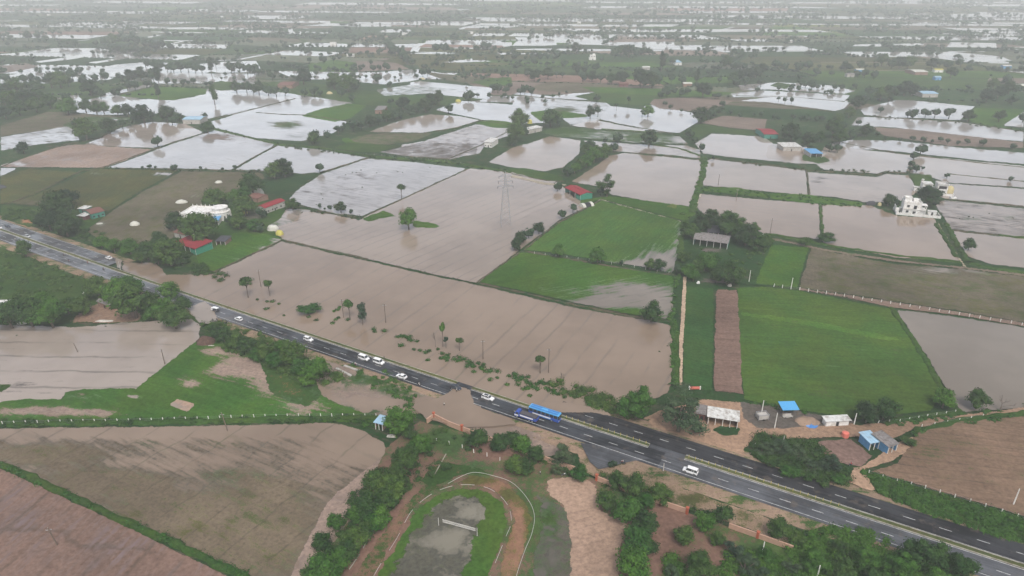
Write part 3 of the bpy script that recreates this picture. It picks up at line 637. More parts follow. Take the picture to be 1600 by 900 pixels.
FB([(1425,684),(1440,663),(1500,656),(1640,646),(1640,820),(1591,806),(1480,772),(1357,737),(1400,722)], (0.175,0.115,0.078), row=((1430,680),(1600,700)), sp=4, ridge=.9, veg=.22, vegc=VO, blobs=[(1480,700,60,20,'g',.18)])
FB([(1276,688),(1330,684),(1366,712),(1345,730),(1300,722),(1270,712)], (0.17,0.11,0.09), row=((1276,688),(1345,730)), sp=4, ridge=.4, soft=5)
FG([(1340,738),(1357,737),(1480,772),(1591,806),(1640,822),(1640,868),(1600,856),(1450,808),(1365,768)], VM, veg=1.5, soil=ORANGE, soft=5)
FG([(1172,678),(1230,684),(1280,690),(1300,725),(1330,740),(1320,758),(1250,742),(1175,718)], VM, veg=1.3, soil=SAND, soft=7)

# ---------------- south of the highway
FG([(-60,520),(-60,388),(0,386),(50,402),(110,426),(170,446),(260,470),(330,505),(250,506),(100,505),(0,515)], VM, veg=1.2, soil=OLIVE, blobs=[(5,425,30,8,'g',-.6),(185,490,30,14,'g',-1.2),(50,430,40,10,'g',.3)], stk=.15)
FB([(140,474),(200,470),(225,490),(220,505),(150,506),(100,506)], (0.2,0.13,0.09), wet=.2, soft=10, stk=.15)
FW([(-60,640),(-60,508),(0,506),(120,510),(200,502),(300,497),(316,508),(312,536),(256,584),(216,616),(132,616),(100,622),(95,630),(37,630),(0,634)], .92, watc=(0.31, 0.262, 0.225), soil=MUD, veg=.25, row=((0,560),(200,562)), sp=11, ridge=.7, blobs=[(50,605,60,10,'w',-.25),(200,600,30,6,'w',-.15),(190,506,40,5,'w',-.3)])  # paler water colour stands in for the bright left sky's reflection
FG([(-60,612),(-60,596),(0,599),(21,600),(4,614)], VM, veg=1.2, soft=4)
FG([(-60,672),(-60,628),(0,626),(37,622),(95,622),(100,612),(132,606),(212,606),(250,575),(307,530),(325,522),(400,552),(470,598),(520,606),(600,640),(610,662),(520,660),(300,662),(0,668)], VM, veg=.82, soil=PINK, vegc=(0.034,0.09,0.014), watc=WPALE, row=((330,560),(470,600)), step=6, wet=.0,
   blobs=[(250,625,80,22,'g',.5),(330,640,90,14,'g',.45),(290,560,40,25,'g',.4),(360,612,50,12,'g',.3),(560,655,50,8,'g',.5),(120,620,60,5,'w',.5),(60,642,70,7,'w',.42),(155,645,24,6,'w',.4),(60,642,80,8,'g',-.75),(150,645,50,7,'g',-.6),(390,565,60,14,'g',-.6),(370,580,70,10,'g',-.6),(430,600,50,22,'g',-.6),(300,600,26,9,'g',-.6),(470,635,45,14,'g',-.6),(345,548,50,7,'g',-.6),(210,620,14,3,'w',.7),(340,640,70,7,'g',.5),(390,570,60,14,'w',.28),(430,600,50,18,'w',.3),(470,635,40,12,'w',.3),(280,650,20,3,'g',-.5)])
FB([(262,633),(276,622),(307,631),(293,645)], SAND, wet=.4, watc=WPALE, wob=.4, soft=3, stk=.15)
FB([(400,560),(450,560),(500,580),(520,610),(480,640),(420,620)], ORANGE, veg=.75, vegc=VM, wet=.2, watc=WPALE, soft=12, stk=.15)
FB([(478,560),(520,548),(560,572),(640,600),(700,620),(760,645),(800,657),(872,690),(900,712),(840,715),(720,668),(662,648),(600,655),(545,640),(500,620)], PINK, veg=.35, vegc=VM, wet=.52, watc=WBR, step=6,
   blobs=[(600,595,40,9,'w',-.5),(580,590,36,8,'g',.9),(620,608,34,9,'g',.8),(540,618,40,12,'w',-.1),(530,600,36,10,'g',.35),(690,640,60,14,'w',1.0),(780,655,50,8,'w',.6),(640,622,24,5,'g',.7),(530,650,26,9,'w',-.4),(530,648,30,8,'g',.8),(570,640,34,10,'g',.7),(560,625,25,8,'w',.1),(860,690,40,14,'w',-.6),(860,690,40,14,'g',-.4)], soft=8, stk=.15)
FB([(-60,668),(0,668),(300,664),(520,659),(560,668),(600,690),(608,708),(560,750),(530,775),(510,802),(470,880),(440,990),(390,990),(385,905),(330,880),(200,818),(100,770),(0,725),(-60,700)], (0.135,0.105,0.072), vegc=VO, veg=.35, wet=.45, watc=WBR, row=((40,700),(330,860)), step=8, sp=16, ridge=.35, cross=13.0,
   blobs=[(280,672,420,15,'w',.75),(570,700,60,30,'w',.8),(330,715,90,20,'w',.25),(480,720,60,30,'w',.25),(70,710,80,14,'w',-.6),(170,750,90,22,'w',-.55),(300,810,130,42,'w',-.75),(360,860,90,40,'w',-.6),(420,800,50,60,'w',-.5),(395,790,35,20,'w',.35),(300,760,30,12,'w',.25),(250,730,80,16,'w',.2),(350,690,40,10,'g',.4),(230,690,25,8,'g',.4),(350,740,50,12,'g',.4)])
FB([(-60,735),(0,729),(100,775),(200,822),(330,885),(388,912),(400,1000),(-60,1000)], RED, row=((0,890),(100,800)), sp=11, ridge=1.0, cross=30.0, wet=.3, watc=(0.2,0.15,0.15), step=9, blobs=[(40,810,60,30,'w',.2),(170,860,60,30,'w',.2),(120,790,40,12,'w',-.2),(250,880,60,20,'w',-.1)])
FB([(548,750),(600,708),(640,700),(600,760),(520,870),(480,1000),(425,990),(458,880),(500,800),(520,772)], PINK, veg=.1, wet=.25, watc=WBR, soft=8, stk=.15)
# the park
FG([(600,700),(612,690),(655,655),(720,672),(818,706),(900,738),(932,747),(1075,800),(1137,820),(1240,857),(1330,890),(1420,1010),(470,1010),(480,900),(560,790)], VD, veg=.5, soil=(0.17,0.1,0.075), step=8, vegc=(0.04,0.082,0.025),
   blobs=[(640,720,30,30,'g',-.3),(590,820,40,60,'g',-1.0),(700,690,50,15,'g',.5),(760,700,60,12,'g',-.4),(840,800,30,60,'g',.2),(1030,830,40,50,'g',-1.1),(1120,880,50,30,'g',-.4),(1200,870,60,40,'g',.5),(1330,880,80,30,'g',.5)], stk=.15)
FB([(850,748),(885,742),(922,748),(940,758),(942,795),(985,814),(975,860),(968,1000),(870,1000),(878,850),(872,792),(858,780),(846,765)], (0.30,0.205,0.15), row=((890,880),(960,860)), sp=3, ridge=.35, wet=.05, soft=15, stk=.15)
FB([(832,765),(860,775),(890,790),(900,850),(895,1000),(815,1000),(830,860),(842,820)], (0.1,0.088,0.072), veg=.5, vegc=VM, wet=.4, watc=(0.12,0.11,0.09), blobs=[(865,870,14,18,'w',.3),(855,815,14,20,'g',.4)], soft=16, stk=.15)
FB([(700,757),(737,740),(775,746),(802,757),(825,782),(835,807),(831,835),(820,862),(800,1000),(760,1000),(787,845),(799,815),(790,786),(762,764)], (0.23, 0.125, 0.08), veg=.5, vegc=(0.075, 0.08, 0.025), wob=1.2, soft=13, blobs=[(735,748,45,8,'g',.5),(828,800,10,40,'g',.3),(812,830,14,30,'g',-.3),(790,775,10,12,'g',.35)], stk=.15)
FB([(585,905),(622,842),(646,797),(681,769),(720,757),(700,757),(660,752),(640,775),(608,812),(560,880),(520,1000),(540,1000)], (0.19, 0.108, 0.075), veg=.52, vegc=VM, wob=.5, blobs=[(640,770,20,12,'g',.3)], soft=14, stk=.15)
FG([(655,752),(672,728),(700,722),(750,730),(775,745),(735,741),(715,745),(690,757),(668,762)], VM, veg=.8, soil=ORANGE, soft=6, stk=.15)
oval = [(560,1000),(584,900),(621,842),(646,797),(681,770),(720,759),(762,764),(790,786),(799,815),(788,846),(766,900),(740,1000)]
FG(oval, (0.042,0.095,0.016), veg=1.1, soil=OLIVE, wob=.3, soft=12, blobs=[(780,850,20,60,'g',-.35),(600,880,20,40,'g',.2)], stk=.15)
FB([(570,1000),(596,900),(626,848),(650,802),(684,773),(725,768),(757,772),(770,795),(762,830),(745,862),(735,900),(715,1000)], (0.09,0.086,0.066), veg=.4, vegc=VO, wet=.46, watc=(0.2,0.185,0.145), wob=1.2, step=5, blobs=[(735,800,22,16,'w',.35),(705,850,28,20,'w',.35),(665,810,12,12,'w',-.3),(650,830,14,30,'g',.15),(700,775,40,8,'w',-.25),(745,870,10,30,'g',.3)], soft=30, stk=.15)
# ---------------- tracks and dirt yards
def dirt(p, soil=SAND, **k): return field('dirt_track', p, soil=soil, wob=.5, stk=.2, **k)
dirt([(1061,606),(1060,540),(1064,480),(1067,432),(1074,430),(1072,480),(1068,540),(1067,606)], (0.38,0.28,0.2), soft=2.5)
dirt([(1000,655),(1030,640),(1075,628),(1100,622),(1170,628),(1235,640),(1300,652),(1345,662),(1420,655),(1500,647),(1640,630),(1640,646),(1500,656),(1430,672),(1395,688),(1345,684),(1275,686),(1180,688),(1165,702),(1178,722),(1120,704),(1060,684),(1015,668)], (0.26,0.17,0.115), veg=.1, wet=.12, watc=WBR, blobs=[(1120,690,50,12,'g',-.2),(1480,652,50,6,'w',.1)], soft=7)
dirt([(1150,624),(1185,630),(1240,638),(1345,657),(1338,664),(1290,666),(1225,672),(1180,671),(1160,655)], (0.095,0.08,0.068), wet=.3, veg=.25, soft=9)
dirt([(1320,752),(1332,730),(1345,728),(1370,712),(1400,690),(1430,680),(1425,700),(1395,722),(1352,735),(1372,768),(1352,766)], (0.33,0.22,0.15), veg=.12, soft=6)
FG([(1110,672),(1125,664),(1160,668),(1155,680),(1130,682)], VD, veg=1.2, soft=4)
dirt([(0,350),(0,343),(40,352),(50,358),(48,364),(28,360)], (0.3,0.18,0.12))
dirt([(872,648),(920,646),(960,654),(1010,664),(1035,675),(1020,678),(960,660),(900,650)], (0.2,0.15,0.11), veg=.25, soft=5)
dirt([(815,680),(900,712),(908,738),(930,748),(1000,770),(1075,798),(1137,817),(1240,855),(1250,830),(1200,806),(1100,772),(1000,732),(955,722),(905,695),(860,682)], (0.26,0.18,0.125), veg=.42, vegc=VO, blobs=[(905,705,20,10,'g',-.5),(1080,780,60,12,'g',.3),(1225,830,20,10,'g',-.3),(1170,790,30,6,'g',-.4)], soft=9)
dirt([(800,272),(850,284),(885,287),(890,291),(850,289),(795,276)], (0.3,0.26,0.2))
dirt([(925,314),(940,310),(1000,327),(1070,346),(1069,348.5),(1000,330),(940,313.5)], (0.27,0.24,0.18), veg=.3)
dirt([(1093,300),(1098,300),(1088,330),(1083,330)], (0.33,0.29,0.22), veg=.2)
dirt([(1462,345),(1466,345),(1500,402),(1513,420),(1504,416),(1494,400)], (0.3,0.25,0.18), veg=.25)
dirt([(1200,369),(1300,390),(1400,405),(1510,416),(1640,432),(1640,437),(1505,421),(1400,410),(1300,395),(1200,374)], (0.15,0.115,0.085), veg=.3, soft=3)
dirt([(1246,449),(1310,458),(1400,472),(1500,487),(1640,511),(1640,517),(1500,493),(1396,481),(1310,463),(1246,453)], (0.18,0.125,0.095), veg=.2, soft=2)

# ---------------- banks between plots
DB = dict(w=1.5, h=.45, soil=(0.09,0.075,0.05), veg=.45, vegc=VD)
for p in [[(440,375),(500,389),(575,405)], [(745,442),(820,458),(900,477),(985,495),(1050,503)], [(565,341),(650,302),(734,263)], [(446,325),(480,328),(520,334),(565,342)],
          [(500,270),(540,258),(576,247)], [(0,318),(18,317),(60,300),(126,268),(160,262),(240,234),(272,222),(320,208)], [(160,263),(290,265),(400,267),(440,269)], [(362,266),(400,244),(434,227)],
          [(1110,248),(1180,256),(1260,266),(1330,272),(1370,274),(1384,269),(1422,271)], [(1480,272),(1540,278),(1640,288)], [(1260,266),(1265,305)], [(1283,318),(1284,372)],
          [(1480,312),(1560,319),(1640,327)], [(1300,220),(1400,240),(1540,256),(1640,266)], [(975,238),(1030,243),(1095,250)], [(820,393),(870,402),(930,412),(1000,424),(1054,430)],
          [(885,284),(855,283),(800,272)], [(640,245),(700,249),(750,228),(800,203)], [(662,208),(712,200),(752,188),(800,196)], [(325,188),(400,170),(462,154)], [(400,176),(440,179),(478,180),(545,190)],
          [(935,188),(1000,200),(1040,207),(1060,212)], [(1150,150),(1230,151),(1320,159)], [(1130,160),(1200,162),(1300,175)], [(1350,181),(1400,185),(1500,191),(1600,206)], [(800,148),(860,154),(948,160)],
          [(818,391),(870,350),(940,312)], [(746,441),(815,393)], [(1385,268),(1372,274)], [(0,262),(30,250),(105,225),(128,222),(155,216),(192,196)], [(440,376),(333,426)], [(1485,360),(1560,368),(1640,376)]]:
    bank('field_bank', p, **DB)
bank('grassy_bank', [(820,393),(870,402),(930,412),(1000,424),(1054,430)], w=1.0, h=.35, soil=OLIVE, veg=1.3, vegc=VM)
GB = dict(w=3.4, h=.8, soil=OLIVE, veg=1.2, vegc=VM)
for p, w in [([(0,725),(42,742),(95,769),(150,794),(200,817),(250,840),(300,861),(337,882),(380,901),(420,925)], 2.6), ([(-60,662),(0,662),(150,661),(300,659),(420,656),(530,654),(590,654)], 3.6),
          ([(430,226),(500,231),(575,244),(700,253),(800,270)], 5), ([(337,202),(400,218),(432,225)], 5), ([(1100,246),(1098,272),(1086,310),(1080,333)], 6), ([(1392,482),(1440,552),(1472,608)], 3.0),
          ([(1462,350),(1495,403)], 3.0), ([(1478,350),(1512,410)], 3.6), ([(1281,318),(1285,372)], 2.6), ([(1200,366),(1300,385),(1400,400),(1500,410)], 2.6), ([(1515,412),(1560,422),(1640,432)], 3.6),
          ([(1053,500),(1055,560),(1052,604)], 4), ([(1068,346),(1062,400),(1055,430)], 4), ([(1425,674),(1500,658),(1640,642)], 3), ([(1380,663),(1440,652),(1500,643)], 3.5), ([(1000,224),(1060,232),(1095,244)], 4),
          ([(0,336),(60,345),(130,366)], 2), ([(1560,368),(1640,377)], 3), ([(940,202),(1000,206),(1020,206)], 3)]:
    bank('grassy_bank', p, w=w, h=.7, soil=OLIVE, veg=1.3, vegc=VM)
# ------------------------------------------------------------------ the highway: two carriageways and a raised median
def RC(x): return -7.65417011e-08 * x ** 3 + 3.31591934e-05 * x ** 2 - 0.566763261 * x + 205.653983
def rpt(x, off=0.0, z=0.0):
    sl = -2.296e-7 * x * x + 6.63e-5 * x - 0.566763; L = hypot(1, sl)
    return Vector((x - sl / L * off, RC(x) + off / L, z))
def rdir(x): sl = -2.296e-7 * x * x + 6.63e-5 * x - 0.566763; return atan2(sl, 1.0)
RZ = 0.75
def rx_at(px, py):                     # road x nearest to a picture point
    p = g(px, py, RZ); best = min((abs((p - rpt(x, 0, RZ)).dot(Vector((cos(rdir(x)), sin(rdir(x)), 0)))), x) for x in [p.x + k * 0.25 for k in range(-60, 61)])
    return best[1]
def strip(name, x0, x1, prof, mats, midx=None, step=5.0, kindv='structure', label=None, cat=None, jag=0.0):
    n = max(2, int((x1 - x0) / step)); K = len(prof); vs = []; fs = []; mi = []
    for i in range(n + 1):
        x = x0 + (x1 - x0) * i / n
        for k, (o, z) in enumerate(prof):
            oo = o + (random.uniform(-jag, jag) if k in (0, K - 1) else 0); p = rpt(x, oo, z); vs.append(p[:])
    for i in range(n):
        for k in range(K - 1):
            a = i * K + k; fs.append((a, a + K, a + K + 1, a + 1)); mi.append(midx[k] if midx else 0)
    me = bpy.data.meshes.new(name); me.from_pydata(vs, [], fs); me.polygons.foreach_set('material_index', mi); me.update()
    o = link(name, me, mats); 
    if kindv: kind(o, kindv)
    return o
def road_mat(name, col, wetamt, sheen):
    m, nt, out = mat_new(name); N = NT(nt); P = N.pos()
    n1 = N.noise(P, 0.06, 5.0, 0.6); n2 = N.noise(P, 2.5, 4.0, 0.7); 
    # long wheel-track streaks run with the road
    t = Vector((0.87, -0.493, 0)); nn = Vector((0.493, 0.87, 0))
    s = N.noise(N.comb(N.math('MULTIPLY', N.dot(P, nn), 1.1), N.math('MULTIPLY', N.dot(P, t), 0.03)), 1.0, 4.0, 0.6)
    k = N.math('MULTIPLY', N.rng(n1, .35, .65, .62, 1.35, False), N.math('MULTIPLY', N.rng(s, .3, .7, .78, 1.22, False), N.rng(n2, .3, .7, .85, 1.15, False)))
    c = N.mix(1.0, C4(col), N.comb(k, k, k), 'MULTIPLY')
    c = N.mix(N.math('MULTIPLY', N.rng(N.noise(P, 0.25, 5.0, 0.65), .56, .68), 0.35), c, (0.16, 0.125, 0.1, 1))
    wet = N.math('MULTIPLY', N.rng(N.math('ADD', n1, N.math('MULTIPLY', s, .5)), .6, .85), wetamt)
    b = N.bsdf(c, N.rng(wet, 0, 1, 0.75, sheen), Specular_IOR_Level=N.rng(wet, 0, 1, 0.1, 0.5))
    nt.links.new(b.outputs[0], out.inputs[0]); return m
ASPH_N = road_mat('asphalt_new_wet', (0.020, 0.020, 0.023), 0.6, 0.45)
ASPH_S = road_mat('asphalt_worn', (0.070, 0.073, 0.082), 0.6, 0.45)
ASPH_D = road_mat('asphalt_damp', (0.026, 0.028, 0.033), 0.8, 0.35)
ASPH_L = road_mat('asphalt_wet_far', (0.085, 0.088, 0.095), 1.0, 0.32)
VERGE = LAND
X0, X1 = -520.0, 330.0
def shoulder(off0, off1, nm):
    o = strip(nm, X0, X1, [(off0, 0.0), (off0 * .5 + off1 * .5, RZ * .6), (off1, RZ - .06)] if off0 < off1 else [(off1, RZ - .06), (off0 * .5 + off1 * .5, RZ * .6), (off0, 0.0)], LAND, jag=.0, step=3)
    set_attrs(o.data, .0, .42, (0.25, 0.175, 0.125), VM, Vector((0, 1, 0)), 5, 0, WTAN)
shoulder(-13.5, -9.2, 'road_shoulder')
xa, xb = rx_at(188, 408), rx_at(862, 648)          # between these the north carriageway lies under water
# embankment north side, dry stretches only
for (p0, p1) in ((X0, xa + 4), (xb + 6, X1)):
    o = strip('road_shoulder', p0, p1, [(8.9, RZ - .06), (10.6, RZ * .5), (13.5, 0.0)], LAND, step=3)
    set_attrs(o.data, .0, .42, (0.25, 0.175, 0.125), VM, Vector((0, 1, 0)), 5, 0, WTAN)
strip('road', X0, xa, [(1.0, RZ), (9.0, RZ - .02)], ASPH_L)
strip('road', xb, X1, [(1.0, RZ), (9.0, RZ - .02)], ASPH_N)
xs = rx_at(250, 458); xd0, xd1 = rx_at(400, 508), rx_at(1035, 715)
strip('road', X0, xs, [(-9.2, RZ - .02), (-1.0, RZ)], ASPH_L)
strip('road', xs, xd0, [(-9.2, RZ - .02), (-1.0, RZ)], ASPH_S)
strip('road', xd0, xd1, [(-9.2, RZ - .02), (-1.0, RZ)], ASPH_D)
strip('road', xd1, X1, [(-9.2, RZ - .02), (-1.0, RZ)], ASPH_S)
# median: kerbs and grass; open where the water crosses and at the turning
xo0, xo1 = rx_at(712, 600), rx_at(734, 610)
xj0, xj1 = rx_at(1012, 700), rx_at(1070, 716)
GR = LAND
for a, b in ((X0, xa + 10), (xa + 10, xo0), (xo1, xj0), (xj1, X1)):
    o = strip('median', a, b, [(-.62, RZ + .16), (-.3, RZ + .30), (.3, RZ + .32), (.62, RZ + .16)], LAND, step=1.5)
    set_attrs(o.data, 0.0, .75, (0.13, 0.11, 0.06), (0.06, 0.08, 0.03), Vector((0, 1, 0)), 5, 0, WTAN)
    strip('kerb', a, b, [(.62, -.3), (.64, RZ + .18), (.92, RZ + .18), (.94, -.3)], M['kerb'])
    strip('kerb', a, b, [(-.94, -.3), (-.92, RZ + .18), (-.64, RZ + .18), (-.62, -.3)], M['kerb'])
o = strip('road', xo0, xo1, [(-1.0, RZ - .03), (1.0, RZ - .03)], ASPH_D); o = strip('road', xj0, xj1, [(-1.0, RZ - .004), (1.0, RZ - .004)], ASPH_S)
# markings
def marks(offs, ranges, w, nm='lane_marking', dash=None, ph=0):
    mb = MB()
    for (a, b) in ranges:
        if dash is None:
            n = max(1, int((b - a) / 6))
            for i in range(n):
                p = [rpt(a + (b - a) * i / n, offs - w / 2, RZ + .006), rpt(a + (b - a) * (i + 1) / n, offs - w / 2, RZ + .006), rpt(a + (b - a) * (i + 1) / n, offs + w / 2, RZ + .006), rpt(a + (b - a) * i / n, offs + w / 2, RZ + .006)]
                mb.add([q[:] for q in p], [(0, 1, 2, 3)])
        else:
            x = a + ph
            while x < b:
                p = [rpt(x, offs - w / 2, RZ + .006), rpt(x + dash[0], offs - w / 2, RZ + .006), rpt(x + dash[0], offs + w / 2, RZ + .006), rpt(x, offs + w / 2, RZ + .006)]
                mb.add([q[:] for q in p], [(0, 1, 2, 3)]); x += dash[1]
    kind(mb.build(nm, M['paint']), 'structure')
marks(-5.0, [(X0, X1)], .17, dash=(2.7, 7.8), ph=0.5); marks(4.9, [(X0, xa - 8), (xb + 6, X1)], .17, dash=(2.7, 7.8), ph=3)
marks(-1.3, [(X0, xo0), (xo1, xj0), (xj1, X1)], .16); marks(-8.1, [(X0, X1)], .15); marks(1.3, [(X0, xa - 14), (xj1, X1)], .1); marks(8.5, [(X0, xa - 14), (xb + 4, xb + 14)], .14)
# side road to the gate, on the highway's own level
sp = [(907,692),(922,722),(935,733),(946,731),(975,723),(1016,716),(985,705),(960,698)]
mb = MB(); V = [g(x, y, RZ - .012) for x, y in sp]; r = delaunay_2d_cdt([Vector((v.x, v.y)) for v in V], [(i, (i + 1) % len(V)) for i in range(len(V))], [], 1, 1e-4)
mb.add([(v.x, v.y, RZ - .012) for v in r[0]], [tuple(f) for f in r[2]]); o = mb.build('side_road', ASPH_S); kind(o, 'structure')
# flood water lying over the low stretch of the road
field('flood_water', [(712,601),(736,609),(741,620),(744,630),(758,640),(800,654),(812,664),(770,668),(720,668),(665,655),(640,636),(652,626),(678,622),(700,612)], soil=MUD, wet=1.15, watc=WBR, z=RZ + .03, wob=1.5, step=3, soft=5, blobs=[(744,632,6,8,'w',-.3)])
field('flood_water', [(292,478),(320,470),(336,480),(338,490),(345,500),(330,508),(310,505),(296,490)], soil=MUD, wet=.85, watc=WPALE, z=RZ + .03, wob=1.0, step=3, soft=5)
field('flood_water', [(835,636),(862,644),(868,645.5),(925,645.5),(958,652),(950,640),(890,628),(850,626)], soil=MUD, wet=.95, watc=WBR, z=RZ + .03, wob=.8, step=3, soft=5)
field('flood_water', [(176,400),(192,405),(190,421),(182,419)], soil=MUD, wet=.95, watc=WPALE, z=RZ + .03, wob=.8, step=3, soft=5)
# yellow stub posts along the median
def railing(xr0, xr1, label):
    t = thing('median_railing', label, 'railing', rpt(xr0, 0, RZ)); n = min(95, int((xr1 - xr0) / 1.7)); me = None
    for i in range(n):
        x = xr0 + (xr1 - xr0) * i / max(1, n - 1)
        if me is None: me = MB().box(-.07, .07, -.07, .07, 0, 1.05, bev=.02).mesh('stub')
        link('post', me, [] if me.materials else M['railyellow'], t, rpt(x, 0, RZ + .25) - rpt(xr0, 0, RZ), rdir(x))
railing(rx_at(872, 655), xj0 - 1, 'row of yellow stub posts on the median west of the turning')
railing(xj1 + 1, rx_at(1310, 794), 'row of yellow stub posts on the median east of the turning')
# ------------------------------------------------------------------ buildings
def corner3(A, B, Cc, z):
    """near-left, near-right, far-right roof corners in the picture, at height z -> origin, heading, length, depth"""
    a, b, c = g(*A, z), g(*B, z), g(*Cc, z)
    d = b - a; L = hypot(d.x, d.y); rz = atan2(d.y, d.x); n = Vector((-d.y, d.x, 0)) / L
    D = (c - b).dot(n)
    if D < 0: D = abs(D)
    return (a.x, a.y, 0), rz, L, max(D, 1.5)
def corrugated(mb, x0, x1, ya, za, yb, zb, th=.1, n=None, m=0):
    """pitched sheet with ribs standing 4 cm proud"""
    L = x1 - x0
    mb.add([(x0, ya, za), (x1, ya, za), (x1, yb, zb), (x0, yb, zb), (x0, ya, za + th), (x1, ya, za + th), (x1, yb, zb + th), (x0, yb, zb + th)], [(3, 2, 1, 0), (4, 5, 6, 7), (0, 1, 5, 4), (1, 2, 6, 5), (2, 3, 7, 6), (3, 0, 4, 7)], m)
    n = n or max(3, int(L / 1.1))
    for i in range(n + 1):
        x = x0 + L * i / n
        mb.add([(x - .05, ya, za + th), (x + .05, ya, za + th), (x + .05, yb, zb + th), (x - .05, yb, zb + th), (x, ya, za + th + .06), (x, yb, zb + th + .06)], [(0, 4, 5, 3), (1, 2, 5, 4), (0, 1, 4), (2, 3, 5)], m)
def shed(name, label, A, B, Cc, z, roof='red', wall='brick', style='mono', rise=.8, openf=True, posts=4, net=None, cat='shed', over=.5, back=True, front_low=0.0, zoff=0.0, nwin=0, group=None):
    loc, rz, L, D = corner3(A, B, Cc, z); t = thing(name, label, cat, (loc[0], loc[1], zoff), rz, group); zf = z
    mb = MB(); zt = z - .12
    if style == 'mono': corrugated(mb, -over * .3, L + over * .3, -over * .3, z, D + over * .3, z + rise)
    else:
        corrugated(mb, 0, L, 0, z, D / 2, z + rise); corrugated(mb, 0, L, D / 2 + .01, z + rise, D, z); mb.box(-.05, L + .05, D / 2 - .2, D / 2 + .2, z + rise + .06, z + rise + .2)
    mb.build('roof', M[roof], t)
    zb = z + rise - .15 if style == 'mono' else z - .1
    w = MB(); th = .2
    w.box(.3, L - .3, D - .5, D - .3, -.1, zb - .1)
    if net != 'left': w.box(.3, .5, .4, D - .5, -.1, z - .1)
    if net != 'right': w.box(L - .5, L - .3, .4, D - .5, -.1, z - .1)
    if not openf: w.box(.3, L - .3, .4, .6, -.1, z - .1)
    elif front_low: w.box(.3, L - .3, .4, .6, -.1, front_low)
    if style != 'mono':
        for xx in (.3, L - .5): w.prism([(0, 0)] * 0 or [(xx, z - .1), (xx + .2, z - .1), (xx + .2, z - .05), (xx, z - .05)], .6, D - .6); w.add([(xx, .5, z - .1), (xx, D - .5, z - .1), (xx, D / 2, z + rise - .15), (xx + .2, .5, z - .1), (xx + .2, D - .5, z - .1), (xx + .2, D / 2, z + rise - .15)], [(0, 2, 1), (3, 4, 5), (0, 3, 5, 2), (1, 2, 5, 4)])
    w.build('wall', M[wall], t)
    if openf:
        for i in range(posts):
            MB().box(-.09, .09, -.09, .09, -.1, z - .05, bev=.02).build('post', M['post'], t, (.4 + (L - .8) * i / max(1, posts - 1), .2, 0))
    else:
        dm = MB().box(0, 1.0, -.03, .03, 0, 2.0, bev=.02).build('door', M['dark'], t, (L * .45, .36, 0))
        for k in range(nwin): 
            f = MB().box(0, 1.1, -.03, .03, 0, 1.0).build('window', M['glass'], t, (L * (.12 + .62 * k / max(1, nwin - 1)), .36, 1.1))
            MB().box(-.06, 1.16, -.08, -.035, -.1, 0).build('sill', M['concrete'], f)
    if net:
        n = MB(); x0 = L - .5 if net == 'right' else .1
        if net == 'right': n.box(L - .45, L - .3, .2, D - .3, .1, z - .15); n.box(L - L * .28, L - .46, .15, .25, .1, z * .75)
        else: n.box(.3, .45, .2, D - .3, .1, z - .15)
        n.build('netting', M['net'], t)
    return t, L, D
shed('cattle_shed', 'long red sheet-roofed open shed with green netting on its right end by the flooded road', (271,379), (305,389), (328,377.5), 4.0, 'red', 'concrete', net='right', posts=5, rise=.9)
shed('farm_shed', 'narrow red gabled shed with pale walls beside the pale flooded plot', (414,325.5), (446,313.5), (439,308.5), 4.2, 'red', 'concrete', style='gable', rise=1.0, openf=False, nwin=4)
shed('barn', 'red-roofed barn with teal netting on the corner of the big green plot', (882,293), (907,305), (921,299), 3.8, 'red', 'teal', style='gable', rise=1.1, posts=4, net='right')
shed('farm_building', 'long grey gabled farm building with white posts and teal end wall', (1083,373.5), (1138,381), (1144,369), 3.8, 'greyroof', 'teal', style='gable', rise=1.5, posts=6)
shed('hut', 'small dark-roofed hut behind the long grey farm building', (1106,363), (1124,364.5), (1126,354), 3.0, 'darkroof', 'brick', rise=.5, posts=3)
shed('shop_shed', 'open roadside shed with stained white sheet roof', (1105.5,651), (1155,659), (1157,645), 3.4, 'whiteroof', 'brick', rise=.6, posts=5)
shed('lean_to', 'small lean-to with grey roof and maroon front beside the white-roofed roadside shed', (1088,646), (1103.5,648.5), (1105,635), 3.0, 'greyroof', 'maroon', rise=.3, openf=False)
shed('storage_shed', 'low shed with black and white striped roof near the blue tarp shelter', (1291,659), (1330,657), (1323,649), 2.6, 'whiteroof', 'white', rise=.2, openf=False)
shed('hut', 'hut with sloping sky-blue roof beside the brown field', (1360,693), (1377,690), (1358,674.5), 3.0, 'paleblue', 'blue', rise=.4, posts=3)
shed('hut', 'hut with weathered grey and white roof next to the sky-blue roofed hut', (1389,699), (1405,693.5), (1385,672), 3.2, 'greyroof', 'blue', rise=.5, posts=3)
shed('hut', 'blue-grey roofed hut beside the gate at the left corner of the park', (584,660), (598,663.5), (607,652.5), 2.8, 'paleblue', 'brick', rise=.3, posts=3)
shed('hut', 'grey-roofed mud hut in the brown yard among the trees', (150,471), (172,479), (183,475), 2.8, 'greyroof', 'brick', style='gable', rise=.7, openf=False)
shed('warehouse', 'white-roofed shed with teal side at the left edge below the highway', (-16,482), (18,481), (27,470), 4.0, 'whiteroof', 'teal', rise=.6, openf=False)
shed('farmhouse', 'teal farmhouse with red tiled roof north of the highway', (142,335), (164,329.5), (157,322), 3.6, 'brownroof', 'teal', style='gable', rise=1.3, openf=False, nwin=2, cat='house')
shed('outhouse', 'white flat-roofed outhouse joined behind the teal farmhouse', (121,326), (133,327), (137,322), 3.0, 'whiteroof', 'teal', rise=.2, openf=False)
shed('outhouse', 'pale-roofed outhouse in front of the teal farmhouse', (120,337), (132,338.5), (136,332), 2.8, 'whiteroof', 'maroon', rise=.3, openf=False)
